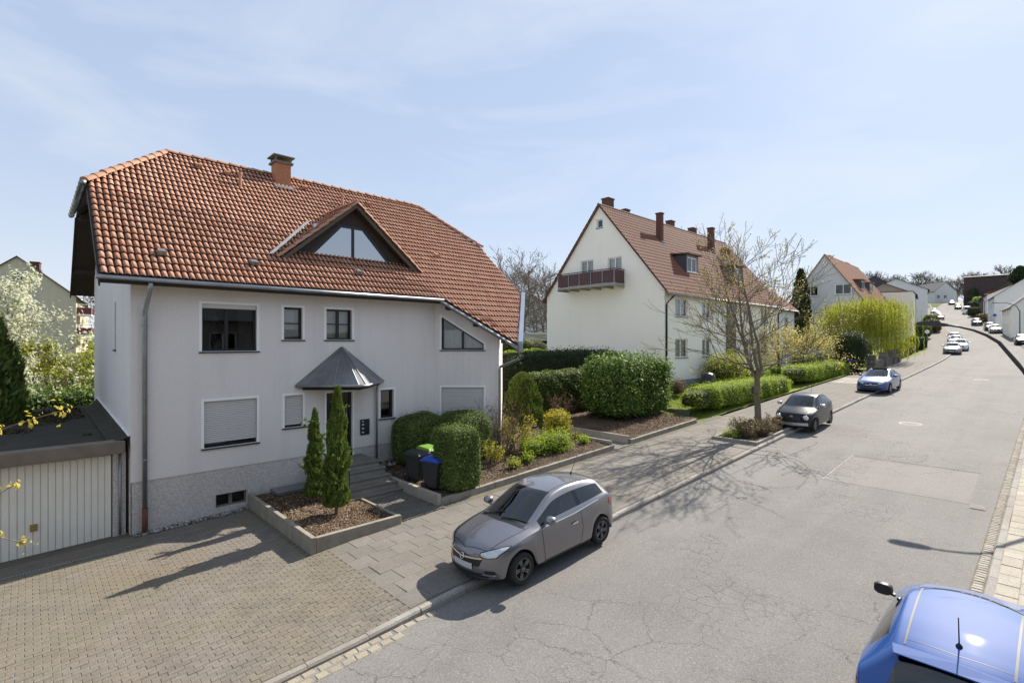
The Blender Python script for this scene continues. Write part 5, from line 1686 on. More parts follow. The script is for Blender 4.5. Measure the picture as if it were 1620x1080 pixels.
twiggy('red_shrub', (18.9, 16.2, float(zr(18.9)) + .4), 1.25, .6, 'small leafless reddish shrub before the clipped hedge', 'shrub', 9, 26, MT['lf_rust'], 2, .05, .03, spread=.55)
bush('conifer_hedge', (21.2, 17.4, float(zr(21)) + .35), (3.9, .75, 1.15), 'clipped green conifer hedge behind the reddish shrub', 'hedge', MT['lf_thuja'], 26000, .10, .045, 6, .10, .12, 3, seed=61)
bush('conifer_hedge', (24.0, 20.4, float(zr(24)) + .35), (5.6, .8, 1.55), 'taller dark hedge below the cream gable wall', 'hedge', MT['lf_dark'], 26000, .11, .05, 6, .12, .14, 2.6, seed=63, sprigs=.15)
bush('laurel_hedge', (22.15, 14.6, float(zr(22)) + .38), (2.5, 1.35, 1.42), 'tall glossy laurel hedge with a rounded top beside the garden path', 'hedge', MT['lf_laurel'], 20000, .15, .075, 4.5, .12, .22, 2.2, seed=65, sprigs=.2, spread=.8)
# low privet hedges along the pavement
bush('privet_hedge', (31.6, 12.55, float(zr(31.6)) + .12), (7.1, .78, .62), 'bright low clipped hedge along the pavement behind the street tree', 'hedge', MT['lf_privet'], 42000, .065, .036, 4.2, .10, .11, 2.6, seed=67, rz=-.005, sprigs=.10)
bush('privet_hedge', (47.2, 12.7, float(zr(47)) + .12), (7.2, .85, .62), 'bright low clipped hedge further along beyond the house path', 'hedge', MT['lf_privet'], 30000, .075, .04, 4.2, .10, .11, 2.4, seed=69, sprigs=.10)
for hd, sx in (('privet_hedge', 1),): pass
# lawn before the cream house
lawn_h = lambda x, y: zr(x) + .12 + np.clip((y - 12.5) / 3.5, 0, 1) * .45
bumpy('lawn', 23.5, 52.0, 11.65, 17.3, lawn_h, MT['lawn'], .4, .02)
r = np.random.default_rng(71); n = 26000
P = np.stack([23.7 + 17 * r.uniform(0, 1, n) ** 1.6, r.uniform(12.0, 17.0, n), np.zeros(n)], 1); P[:, 2] = lawn_h(P[:, 0], P[:, 1]) + .03
v, f = leaves(P, np.stack([r.normal(size=n), r.normal(size=n), np.zeros(n)], 1), .10, .022, 5, 0, .3)
tag(leaf_obj('grass', v, f, MT['lf_grass']), 'short grass on the lawn before the cream house', None, None, 'stuff')
g = G(); g.box(24.6, 24.72, 12.6, 16.5, 1.0, 1.46); tag(g.obj('garden_edging', MT['concrete_dark']), 'dark kerb line crossing the lawn beside the laurel', 'edging')
bush('dry_shrub', (28.7, 15.4, float(lawn_h(28.7, 15.4))), (.5, .5, .5), 'round brown shrub beside the laurel on the lawn', 'shrub', MT['lf_dry'], 3000, .07, .04, 2.2, .08, .18, 5, seed=73, sprigs=.3)
bush('rhododendron_shrub', (36.3, 15.7, float(lawn_h(36, 15.7))), (1.5, 1.1, .95), 'large loose pale-leaved shrub below the cream house windows', 'shrub', MT['lf_spring'], 7000, .14, .055, 2.3, .2, .35, 2.5, seed=75, sprigs=.4, spread=1)
bush('box_hedge', (39.5, 14.9, float(lawn_h(39, 14.9))), (1.6, .8, .5), 'low dark green hedge block behind the pale-leaved shrub', 'hedge', MT['lf_privet'], 8000, .07, .035, 4, .06, .09, 3, seed=77)
bush('box_hedge', (43.2, 15.2, float(lawn_h(43, 15.2))), (1.6, .6, .4), 'second low hedge block near the house entrance', 'hedge', MT['lf_privet'], 7000, .07, .035, 4, .06, .09, 3, seed=78)
# covered kettle grill
gr = thing('covered_barbecue', (33.2, 15.55, float(lawn_h(33.2, 15.5))), 'kettle barbecue under a black cover on the lawn by the cream house', 'barbecue')
g = G(); g.lathe((33.2, 15.55, float(lawn_h(33.2, 15.5)) - .02), [(.5, 0), (.52, .25), (.5, .6), (.46, .85), (.33, 1.02), (.12, 1.1), (.02, 1.11)], 18); g.obj('cover', plain('black_sheet', (.02, .022, .03), None, rough=.35, bs=.6, bscale=7, bdist=.06), gr, smooth=True)
g = G(); g.box(33.6, 34.0, 15.4, 15.7, 2.62, 2.68); g.obj('side_shelf', MT['plastic_black'], gr)
# ------------------------------------------------------------------ the other houses
def ribbed_roof(g, e0, e1, r0, r1, period=.3, amp=.045, rows=.36):
    """tiles as real relief on a roof plane: e0-e1 eave line, r0-r1 ridge line"""
    e0, e1, r0, r1 = map(lambda q: np.asarray(q, float), (e0, e1, r0, r1))
    u = unit(e1 - e0); L = np.linalg.norm(e1 - e0); S = np.linalg.norm(r0 - e0); s = unit(r0 - e0); n = np.cross(u, s)
    nx = int(L / period) * 4; ny = max(2, int(S / rows))
    P = []
    for j in range(ny):
        for t, lift in ((0, .022), (1, .0)):
            b = (j + t) / ny
            for i in range(nx + 1):
                a = i / nx
                p = (e0 + (e1 - e0) * a) * (1 - b) + (r0 + (r1 - r0) * a) * b
                P.append(p + n * (lift + amp * (.5 + .5 * math.cos(2 * PI * i / 4))))
    F = []
    for j in range(2 * ny - 1):
        for i in range(nx):
            a = j * (nx + 1) + i
            F.append((a, a + 1, a + nx + 2, a + nx + 1))
    g.add(P, F)

def gable_house(name, o, rz, L, W, he, hr, label, mats, wins_front=(), wins_gable=(), wins_back=(), wins_gable2=(), chims=(), over=.35, z0=-1.0, dormers=(), plinth=.0, relief=True, gutter=True, group=None, cat='house', sill=True, base_drop=1.5):
    """local x along the eaves (front faces -y), y across; o = front-left corner at ground"""
    t = thing(name, tuple(o), label, cat, group)
    R = np.array(Matrix.Rotation(rz, 3, 'Z'))
    o = np.asarray(o, float)
    T = lambda x, y, z: o + R @ V(x, y, z)
    Ff = Frame(T(0, 0, 0), R @ V(1, 0, 0)); Fg = Frame(T(0, W, 0), R @ V(0, -1, 0)); Fb = Frame(T(L, W, 0), R @ V(-1, 0, 0)); Fg2 = Frame(T(L, 0, 0), R @ V(0, 1, 0))
    g = G()
    H = lambda ws: [rect(*w[:4]) for w in ws]
    d = base_drop
    wall(g, Ff, [(0, -d), (L, -d), (L, he), (0, he)], H(wins_front))
    wall(g, Fb, [(0, -d), (L, -d), (L, he), (0, he)], H(wins_back))
    gp = [(0, -d), (W, -d), (W, he), (W / 2, hr), (0, he)]
    wall(g, Fg, gp, H(wins_gable)); wall(g, Fg2, gp, H(wins_gable2))
    g.obj('wall', mats['wall'], t)
    for fr, ws in ((Ff, wins_front), (Fg, wins_gable), (Fb, wins_back), (Fg2, wins_gable2)):
        for w in ws:
            opt = dict(w[4]) if len(w) > 4 else {}
            opt.setdefault('mull', [(w[0] + w[1]) / 2] if w[1] - w[0] > .9 else [])
            window(t, fr, rect(*w[:4]), mats.get('frame', MT['white_pvc']), MT['glass_dark'] if 'glass' not in mats else mats['glass'], depth=.1, fw=mats.get('fw', .08),
                   sill=.05 if sill else None, sill_mat=MT['concrete_dark'], **opt)
    tn = (hr - he) / (W / 2)
    # roof slabs with an overhang
    g = G()
    e = over
    for sd in (0, 1):
        yy = -e if sd == 0 else W + e
        ze = he - tn * e + .1; zt = hr + .1
        a, b = T(-e * .6, yy, ze), T(L + e * .6, yy, ze); c, dd = T(L + e * .6, W / 2, zt), T(-e * .6, W / 2, zt)
        pts = [a, b, c, dd] if sd == 0 else [b, a, dd, c]
        g.poly_prism([p - V(0, 0, .10) for p in pts], V(0, 0, .08))
    rf = g.obj('roof', mats.get('verge', MT['wood_dark']), t)
    if relief:
        g = G()
        ze = he - tn * e + .1; zt = hr + .1
        ribbed_roof(g, T(-e * .6, -e, ze), T(L + e * .6, -e, ze), T(-e * .6, W / 2, zt), T(L + e * .6, W / 2, zt))
        k = g.obj('roof_tiles', mats['roof'], rf); k['kind'] = 'stuff'
        g = G(); ribbed_roof(g, T(L + e * .6, W + e, ze), T(-e * .6, W + e, ze), T(L + e * .6, W / 2, zt), T(-e * .6, W / 2, zt), .6)
        k = g.obj('roof_tiles', mats['roof'], rf); k['kind'] = 'stuff'
        g = G(); g.tube([T(-e * .6, W / 2, hr + .11), T(L + e * .6, W / 2, hr + .11)], .1, 8); g.obj('ridge', mats.get('ridge', mats['roof']), rf)
    else:
        g = G(); ze = he - tn * e + .1; zt = hr + .1
        for sd in (0, 1):
            yy = -e if sd == 0 else W + e
            q = [T(-e * .6, yy, ze), T(L + e * .6, yy, ze), T(L + e * .6, W / 2, zt), T(-e * .6, W / 2, zt)]
            g.add(q if sd == 0 else q[::-1], [(0, 1, 2, 3)])
        k = g.obj('roof_covering', mats['roof'], rf)
    if plinth:
        g = G()
        for a, b in ((T(-.02, -.02, -d), R @ V(L + .04, 0, 0)),):
            g.obox(a, b, R @ V(0, .1, 0), V(0, 0, plinth + d))
        g.obox(T(-.02, 0, -d), R @ V(.1, 0, 0), R @ V(0, W, 0), V(0, 0, plinth + d))
        g.obj('plinth', mats.get('plinth', MT['plinth_grey']), t)
    if gutter:
        g = G(); g.tube([T(-e * .6, -e - .05, he - tn * e + .03), T(L + e * .6, -e - .05, he - tn * e + .03)], .07, 8); g.obj('gutter', MT['zinc_dark'], t, smooth=True)
    for (x, y, w, dpt, h) in chims:
        zb = hr - abs(y - W / 2) * tn - .3
        g = G(); g.obox(T(x - w / 2, y - dpt / 2, zb), R @ V(w, 0, 0), R @ V(0, dpt, 0), V(0, 0, h + .3)); c_ = g.obj('chimney', mats.get('chim', MT['brick_dark']), rf)
        g = G(); g.obox(T(x - w / 2 - .05, y - dpt / 2 - .05, zb + h + .3), R @ V(w + .1, 0, 0), R @ V(0, dpt + .1, 0), V(0, 0, .09)); g.obj('chimney_cap', MT['brick_dark'], c_)
        g = G(); g.obox(T(x - w / 2 - .06, y - dpt / 2 - .12, zb + .1 - .0), R @ V(w + .12, 0, 0), R @ V(0, .1, 0), V(0, 0, .12)); g.obj('flashing', MT['zinc'], c_)
    for (x, w, yd, h) in dormers:            # flat-topped dormers on the front slope: centre x, width, y of its face, height
        zb = he + tn * yd + .05
        yb = yd + h / tn
        g = G()
        for sx in (-1, 1):
            q = [T(x + sx * w / 2, yd, zb), T(x + sx * w / 2, yb, zb + h), T(x + sx * w / 2, yd, zb + h)]
            g.poly_prism(q if sx > 0 else q[::-1], R @ V(-sx * .06, 0, 0))
        dmm = g.obj('dormer', MT['tile_dark'], t)
        fd = Frame(T(x - w / 2, yd, zb), R @ V(1, 0, 0))
        g = G(); wall(g, fd, rect(0, w, 0, h), [rect(.2, w - .2, .16, h - .14)], .08); g.obj('dormer_face', MT['plinth_grey'], dmm)
        window(dmm, fd, rect(.2, w - .2, .16, h - .14), MT['white_pvc'], MT['glass'], depth=.04, fw=.09, mull=[w / 2], sill=.06, sill_mat=MT['white_pvc'])
        g = G(); g.obox(T(x - w / 2 - .18, yd - .25, zb + h), R @ V(w + .36, 0, 0), R @ V(0, yb - yd + .3, .1), V(0, 0, .1)); g.obj('dormer_roof', mats.get('ridge', mats['roof']), dmm)
    return t, T, Ff, Fg

# cream house with the balcony in its gable
CX, CY, CZ = 30.4, 17.2, 1.80
he, hr, CW, CL = 6.72, 13.15, 10.5, 21.2
cz = CZ
wf = []
cu = {'curtain': ('full', MT['curtain'])}
for x0, x1 in ((31.8, 33.55), (35.75, 37.2), (43.2, 44.6), (47.0, 48.7)):
    wf += [(x0 - CX, x1 - CX, 6.70 - cz, 7.98 - cz, cu), (x0 - CX, x1 - CX, 3.88 - cz, 5.18 - cz, cu)]
wf += [(1.5, 2.1, .12, .5), (3.2, 3.8, .12, .5)]
wg = [(CW - (30.5 * .7957 - 17.2) - .3 if False else 5.65, 6.75, 9.87 - cz, 11.05 - cz), (0, 0, 0, 0)]
# on the gable a runs from the back (0) to the street (CW): y = CY + CW - a
def ga_(y): return CY + CW - y
wg = [(ga_(24.25), ga_(23.05), 9.2 - cz, 11.1 - cz, cu), (ga_(21.75), ga_(20.55), 9.2 - cz, 11.05 - cz, {'curtain': ('full', MT['blind'])}), (ga_(22.75), ga_(22.2), 13.35 - cz, 14.0 - cz)]
cream = dict(wall=MT['plaster_cream'], roof=MT['tile_brown'], ridge=MT['ridge_brown'], chim=MT['brick_dark'], glass=MT['glass'], verge=MT['ridge_brown'])
ch_t, T, Ff, Fg = gable_house('cream_house', (CX, CY, CZ), 0, CL, CW, he, hr, 'cream rendered gable house with brown tiled roof and a gable balcony', cream, wf, wg,
    chims=((1.9, 5.9, .75, .6, 1.75), (4.4, 6.0, .6, .5, 1.5), (5.6, 3.6, .42, .42, 2.1), (11.4, 5.9, .7, .5, 1.6), (15.6, 5.9, .8, .5, 1.6), (15.2, 3.9, .55, .45, 2.1)),
    dormers=((6.3, 1.9, 1.25, 1.45), (14.9, 1.9, 1.25, 1.45)), plinth=.55)
# glazed stair strip, door roof, downpipes
g = G(); g.obox(Ff.P(9.5, .4, -.05), Ff.u * 1.8, Ff.n * .07, V(0, 0, 6.0)); sg_ = g.obj('stair_glazing', MT['anthracite'], ch_t)
nst = N('glass_blocks'); MT['blocks'] = nst.done(nst.bsdf(nst.mix(nst.ramp(nst.noise(3), [(.3, 0.0), (.7, 1.0)]), (.03, .035, .045), (.09, .10, .115)), .15, 0, .6))
for i in range(4):
    for j in range(13):
        g = G(); g.obox(Ff.P(9.57 + i * .42, 2.05 + j * .33, .02), Ff.u * .38, Ff.n * .012, V(0, 0, .29)); g.obj('glass_block', MT['blocks'], sg_)
g = G(); g.obox(Ff.P(9.2, 2.5, 0), Ff.u * 2.5, Ff.n * 1.1, V(0, 0, .12)); g.obj('door_roof', MT['concrete'], ch_t)
g = G(); g.obox(Ff.P(9.8, .2, .0), Ff.u * 1.1, Ff.n * .05, V(0, 0, 2.2)); g.obj('door', MT['wood_dark'], ch_t)
for x in (.12, 20.7):
    g = G(); g.tube([Ff.P(x + .5, he - .42, .42), Ff.P(x + .35, he - .6, .3), Ff.P(x, he - 1.0, .08), Ff.P(x, -.3, .08)], .06, 8); g.obj('downpipe', MT['plastic_black'], ch_t, smooth=True)
g = G(); g.lathe(T(16.3, 3.1, he + (hr - he) / (CW / 2) * 3.1 + .9), [(.0, .05), (.25, .08), (.42, .17), (.45, .2), (.42, .16), (.25, .06), (.02, .02)], 20, axis=(-.75, -.6, .25)); g.tube([T(16.3, 3.1, he + 3.5), T(16.3, 3.1, he + 4.7)], .03, 6)
g.obj('satellite_dish', plain('red_brown_dish', (.17, .05, .045), None, rough=.5), ch_t, smooth=True)
# balcony
bal = thing('balcony', tuple(Fg.P(ga_(22.85), 8.95 - cz, .5)), 'plum coloured balcony hanging on the cream gable', 'balcony')
by0, by1 = ga_(25.45), ga_(20.3)
g = G(); g.obox(Fg.P(by0, 8.9 - cz, 0), Fg.u * (by1 - by0), Fg.n * 1.25, V(0, 0, .16)); g.obj('floor_slab', MT['concrete'], bal)
k = 22
for i in range(k):
    a = by0 + (by1 - by0) * i / k
    g = G(); g.obox(Fg.P(a + .01, 9.1 - cz, 1.2), Fg.u * ((by1 - by0) / k - .02), Fg.n * .03, V(0, 0, .88)); g.obj('board', MT['balcony'], bal)
for e_ in (by0, by1 - .03):
    for i in range(5):
        g = G(); g.obox(Fg.P(e_, 9.1 - cz, .05 + i * .235), Fg.u * .03, Fg.n * .215, V(0, 0, .88)); g.obj('board', MT['balcony'], bal)
for i in range(6):
    a = by0 + (by1 - by0) * i / 5
    g = G(); g.obox(Fg.P(min(a, by1 - .04), 8.8 - cz, 1.235), Fg.u * .04, Fg.n * .03, V(0, 0, 1.3)); g.obj('post', MT['zinc'], bal)
    g = G(); g.obox(Fg.P(min(a, by1 - .08), 8.78 - cz, 0), Fg.u * .06, Fg.n * 1.3, V(0, 0, .11)); g.obj('bracket', MT['concrete'], bal)
g = G(); g.tube([Fg.P(by0, 10.05 - cz, .03), Fg.P(by0, 10.05 - cz, 1.25), Fg.P(by1, 10.05 - cz, 1.25), Fg.P(by1, 10.05 - cz, .03)], .035, 6); g.obj('handrail', MT['balcony'], bal)

white = dict(wall=MT['plaster_white'], roof=MT['tile_dark'])
# house joined beyond it, set back
gable_house('terraced_house', (51.9, 19.4, 2.45), 0, 11.0, 9.5, 6.2, 10.4, 'pale house with dark roof set back behind the street tree', dict(wall=MT['plaster_white'], roof=MT['tile_brown'], ridge=MT['ridge_brown']),
    [(1.2, 2.6, 3.9, 5.2), (4.5, 5.9, 3.9, 5.2), (7.9, 9.3, 3.9, 5.2), (1.2, 2.6, 1.1, 2.4), (4.5, 5.9, 1.1, 2.4), (7.9, 9.3, 1.1, 2.4)])
# lilac-grey gable house behind the willow
lil = dict(wall=MT['plaster_lilac'], roof=MT['tile_tan'], ridge=MT['ridge'], chim=MT['brick_dark'], fw=.16, verge=MT['ridge'])
gable_house('gable_house', (85, 17.3, 3.7), 0, 19.5, 9.6, 7.1, 14.0, 'grey-white gable house with tan roof behind the weeping willow', lil,
    [(2, 3.4, 4.0, 5.4), (6, 7.4, 4.0, 5.4), (10, 11.4, 4.0, 5.4), (14, 15.4, 4.0, 5.4)],
    [(6.05, 8.2, 8.05, 9.65), (1.85, 4.0, 8.05, 9.65)], chims=((3.5, 5.2, 2.0, .7, .85), (13.0, 5.2, 2.4, .7, .8)), dormers=((6.0, 2.4, 1.3, 1.5), (11.4, 2.4, 1.3, 1.5)), over=.3)
# beige house far left, its gable towards us, balconies on the side that looks up the street
BR = math.radians(82)
bt, T2, bf, bg_ = gable_house('beige_house', (3.85, 75.0, 1.5), BR, 14.0, 9.6, 8.5, 12.55, 'drab beige gable house with small attic window far left behind the blossom', dict(wall=MT['plaster_beige'], roof=MT['wood_dark'], ridge=MT['wood_dark'], frame=MT['white_pvc']),
    [(1.0, 2.6, 6.9, 8.1), (1.0, 2.6, 4.6, 5.8)], [(4.2, 5.3, 10.0, 10.95)], relief=False, gutter=True, base_drop=3, chims=((5, 4.0, 1.2, .8, .7),))
# unseen house added behind the camera, only to be mirrored in panes and car paint
gable_house('unseen_house', (-9.0, -15.5, .0), 0, 21.0, 10.5, 6.6, 11.8, 'unseen house added behind the camera to be mirrored in panes and car paint', dict(wall=MT['plaster_greybrown'], roof=MT['tile_dark']),
    (), (), [(2 + i * 4.2, 3.6 + i * 4.2, z, z + 1.4) for i in range(5) for z in (1.2, 4.2)], relief=False)
for zz, nm in ((6.6, 'upper small red balcony on the beige house'), (4.3, 'lower small red balcony on the beige house')):
    b = thing('balcony', tuple(T2(2.5, -.6, zz - .1)), nm, 'balcony', 'small red balconies')
    g = G(); g.obox(T2(.4, -1.3, zz - .15), (T2(1, 0, 0) - T2(0, 0, 0)) * 3.8, (T2(0, 1, 0) - T2(0, 0, 0)) * 1.3, V(0, 0, .15)); g.obj('floor_slab', MT['white_trim'], b)
    g = G(); g.obox(T2(.4, -1.3, zz), (T2(1, 0, 0) - T2(0, 0, 0)) * .05, (T2(0, 1, 0) - T2(0, 0, 0)) * 1.3, V(0, 0, .75)); g.obox(T2(.4, -1.3, zz), (T2(1, 0, 0) - T2(0, 0, 0)) * 3.8, (T2(0, 1, 0) - T2(0, 0, 0)) * .05, V(0, 0, .75)); g.obj('parapet', plain('red_panel', (.17, .035, .05), None, rough=.6), b)
    g = G()
    for x, y in ((.4, -1.3), (4.1, -1.3), (.4, -.1)): g.obox(T2(x, y, zz), V(.07, 0, 0), V(0, .07, 0), V(0, 0, 1.15))
    g.tube([T2(.42, -.05, zz + 1.1), T2(.42, -1.27, zz + 1.1), T2(4.15, -1.27, zz + 1.1)], .04, 6); g.obj('railing', MT['white_trim'], b)
# ------------------------------------------------------------------ cars
def lerp(a, b, t): return a + (b - a) * t

class Car:
    """control stations front to rear; each gives belt edge E, roof rail or bonnet edge I, quarter Q and centre C"""
    def __init__(s, st, W, axles, wr, glass, z_sill=.2, bpillars=(), level=2, pillar=.10, arch=.055):
        s.W = W; s.axles = axles; s.wr = wr; s.level = level
        K = np.array(st, float)                 # columns: Ex Ey Ez  Ix Iy Iz  Qx Qz  Cx Cz
        ex = K[:, 0]
        fs = [_pchip(ex[::-1].copy(), K[::-1, c].copy()) for c in range(K.shape[1])]
        xs = set(round(v, 4) for v in ex)
        R = wr + arch
        s.R = R
        for xa in axles:
            for t in (-1.12, -1.0, -.86, -.5, 0, .5, .86, 1.0, 1.12):
                xs.add(round(xa + R * t, 4))
        for b0, b1 in bpillars: xs.add(b0); xs.add(b1)
        xs = sorted(xs, reverse=True)
        # drop stations that crowd a neighbour unless they matter
        must = set(round(v, 4) for v in ex) | set(v for b in bpillars for v in b) | set(round(xa + R * t, 4) for xa in axles for t in (-1, 1))
        out = [xs[0]]
        for x in xs[1:]:
            if out[-1] - x < .035 and x not in must: continue
            if out[-1] - x < .035 and out[-1] not in must: out[-1] = x; continue
            out.append(x)
        xs = [x for x in out if ex.min() <= x <= ex.max()]
        n = len(xs)
        D = np.array([[float(f(x)) for f in fs] for x in xs])
        E = D[:, 0:3]; I = D[:, 3:6]
        Q = np.stack([D[:, 6], I[:, 1] * .52, D[:, 7]], 1); Cc = np.stack([D[:, 8], D[:, 8] * 0, D[:, 9]], 1)
        J = lerp(I, Q, .10)
        W1 = lerp(E, I, .07); W2 = lerp(E, I, .90)
        W1[:, 1] += .008; W2[:, 1] += .02
        rows_top = [E, W1, W2, I, J, Q, Cc]
        # the side band follows the belt round the car
        def zlow(x):
            z = z_sill
            for xa in axles:
                if abs(x - xa) <= R * 1.0001: z = max(z, wr + math.sqrt(max(0, R * R - (x - xa) ** 2)))
            return z
        path = [Cc[0], Q[0], I[0]] + [E[i] for i in range(n)] + [I[-1], Q[-1], Cc[-1]]
        zl = [z_sill] * 3 + [zlow(x) for x in xs] + [z_sill + .06] * 3
        path = np.array(path); m = len(path)
        nrm = np.zeros((m, 3))
        for i in range(m):
            a, b = path[max(i - 1, 0)], path[min(i + 1, m - 1)]
            t = (b - a)[:2]; k = np.array([t[1], -t[0]]) * -1
            if i == 0: k = np.array([1, 0])
            if i == m - 1: k = np.array([-1, 0])
            k = np.array([t[1] * -1, t[0]]) if False else k
            nn = np.array([-t[1], t[0]]); nn = nn if nn[1] >= 0 or abs(nn[1]) < 1e-6 else -nn
            if i == 0: nn = np.array([1.0, 0])
            if i == m - 1: nn = np.array([-1.0, 0])
            if 0 < i < 3: nn = np.array([1.0, .35 * i / 3])
            if m - 4 < i < m - 1: nn = np.array([-1.0, .35 * (m - 1 - i) / 3])
            nrm[i, :2] = nn / (np.linalg.norm(nn) + 1e-9)
        zl = np.array(zl)
        side = []
        bulge = s.bulge = .035
        for f, o in ((.80, .022), (.52, bulge), (.24, bulge * .9), (.06, .012), (0, -.005), (.02, -.10)):
            p = path + nrm * o
            p[:, 2] = zl + (path[:, 2] - zl) * f
            if f <= .02: p[:, 1] = np.where(np.abs(p[:, 1]) > .02, p[:, 1], p[:, 1])
            side.append(p)
        # assemble the half cage
        verts, idx = [], {}
        def vid(p):
            k = (round(p[0], 5), round(p[1], 5), round(p[2], 5))
            if k not in idx: idx[k] = len(verts); verts.append(p)
            return idx[k]
        faces, mats = [], []
        g0, g1, gr0, gr1 = glass['ws'][0], glass['ws'][1], glass['rw'][0], glass['rw'][1]
        s0, s1 = glass['side']
        def quad(a, b, c, d, mt):
            q = [vid(a), vid(b), vid(c), vid(d)]
            u = []
            for k in q:
                if k not in u: u.append(k)
            if len(u) >= 3: faces.append(u); mats.append(mt)
        for r_ in range(len(rows_top) - 1):
            A, B = rows_top[r_], rows_top[r_ + 1]
            for i in range(n - 1):
                xm = (xs[i] + xs[i + 1]) / 2
                mt = 0
                if r_ == 1 and s1 < xm < s0:
                    mt = 2
                    for b0, b1 in bpillars:
                        if b1 < xm < b0: mt = 6
                if r_ >= 4 and g1 < xm < g0: mt = 1
                if r_ >= 4 and gr1 < xm < gr0: mt = 4
                if r_ in (0, 2) and s1 < xm < s0 and glass.get('black', False): mt = 6
                quad(A[i], A[i + 1], B[i + 1], B[i], mt)
        prev = path
        for k, p in enumerate(side):
            for i in range(m - 1):
                xm = (path[i][0] + path[i + 1][0]) / 2
                mt = 5 if k >= 4 and glass.get('trim', True) else 0
                inarch = 3 <= i < m - 4 and any(abs(xm - xa) < R for xa in axles)
                if inarch and k < 5: mt = 0
                if k == 5: mt = 5
                quad(prev[i + 1], prev[i], p[i], p[i + 1], mt)
            prev = p
        vv = np.array(verts)
        nv = len(vv)
        mir = vv.copy(); mir[:, 1] *= -1
        onax = np.abs(vv[:, 1]) < 1e-6
        remap = np.array([i if onax[i] else nv + i for i in range(nv)])
        fa = [tuple(f[::-1]) for f in faces] + [tuple(int(remap[k]) for k in f) for f in faces]
        ma = mats + [3 if k == 2 else k for k in mats]
        # a few lofted rows, then smoothed
        me = bpy.data.meshes.new('cage'); me.from_pydata(np.concatenate([vv, mir]).tolist(), [], fa); me.update()
        for k in range(7): me.materials.append(None)
        me.polygons.foreach_set('material_index', np.array(ma, np.int32))
        ob = bpy.data.objects.new('cage', me); C.objects.link(ob)
        md = ob.modifiers.new('s', 'SUBSURF'); md.levels = level; md.render_levels = level
        dgp = bpy.context.evaluated_depsgraph_get(); dgp.update()
        ev = bpy.data.meshes.new_from_object(ob.evaluated_get(dgp))
        bpy.data.objects.remove(ob)
        bm = bmesh.new(); bm.from_mesh(ev); bmesh.ops.recalc_face_normals(bm, faces=bm.faces); bm.to_mesh(ev); bm.free()
        s.v = np.zeros(len(ev.vertices) * 3); ev.vertices.foreach_get('co', s.v); s.v = s.v.reshape(-1, 3)
        s.n = np.zeros(len(ev.vertices) * 3); ev.vertices.foreach_get('normal', s.n); s.n = s.n.reshape(-1, 3)
        s.f = [tuple(p.vertices) for p in ev.polygons]; s.m = [p.material_index for p in ev.polygons]
        s.bvh = BVHTree.FromPolygons([Vector(p) for p in s.v], s.f)
    def piece(s, ids, name, mats, parent, off=0.0):
        fs = [(f, m) for f, m in zip(s.f, s.m) if m in ids]
        if not fs: return None
        used = sorted(set(k for f, _ in fs for k in f)); mp = {k: i for i, k in enumerate(used)}
        v = s.v[used] + s.n[used] * off
        me = mesh_np(name, v, [tuple(mp[k] for k in f) for f, _ in fs], True)
        for mt in mats: me.materials.append(mt)
        if len(mats) > 1: me.polygons.foreach_set('material_index', np.array([ids.index(m) for _, m in fs], np.int32))
        me.normals_split_custom_set_from_vertices(s.n[used].tolist())
        o = bpy.data.objects.new(name, me)
        return link(o, parent)
    def patch(s, name, top, bot, view, mat, parent, off=.006, k=5, both=False, n=None):
        """a fitted panel between two polylines, laid on the body. view: front/rear (y,z), left (x,z) or top (x,y)"""
        def cast(a, b):
            if view == 'front': o, d = Vector((4, a, b)), Vector((-1, 0, 0))
            elif view == 'rear': o, d = Vector((-4, a, b)), Vector((1, 0, 0))
            elif view == 'left': o, d = Vector((a, 3, b)), Vector((0, -1, 0))
            else: o, d = Vector((a, b, 4)), Vector((0, 0, -1))
            h, nn, i, dist = s.bvh.ray_cast(o, d)
            if h is None: return None
            if nn.dot(d) > 0: nn = -nn
            return np.array(h + nn * off)
        T, B = [], []
        for i in range(len(top) - 1):
            kk = max(4, int(math.hypot(top[i + 1][0] - top[i][0], top[i + 1][1] - top[i][1]) / .045))
            for t in range(kk):
                for src, dst in ((top, T), (bot, B)):
                    dst.append((lerp(src[i][0], src[i + 1][0], t / kk), lerp(src[i][1], src[i + 1][1], t / kk)))
        T.append(top[-1]); B.append(bot[-1])
        P, F, w = [], [], len(T)
        ok = []
        for j in range(k + 1):
            for t, b in zip(T, B):
                q = cast(lerp(t[0], b[0], j / k), lerp(t[1], b[1], j / k))
                ok.append(q is not None); P.append(q if q is not None else V(0, 0, 0))
        for j in range(k):
            for i in range(w - 1):
                f = (j * w + i, j * w + i + 1, (j + 1) * w + i + 1, (j + 1) * w + i)
                if all(ok[q] for q in f): F.append(f)
        sides = [1, -1] if both else [1]
        res = None
        for sg in sides:
            vv = np.array(P) * np.array([1, sg, 1])
            used = sorted(set(q for f in F for q in f)); mp = {q: i for i, q in enumerate(used)}
            if not used: return None
            me = mesh_np(name, vv[used], [tuple(mp[q] for q in f) for f in F], True); me.materials.append(mat)
            res = link(bpy.data.objects.new(name, me), parent)
        return res

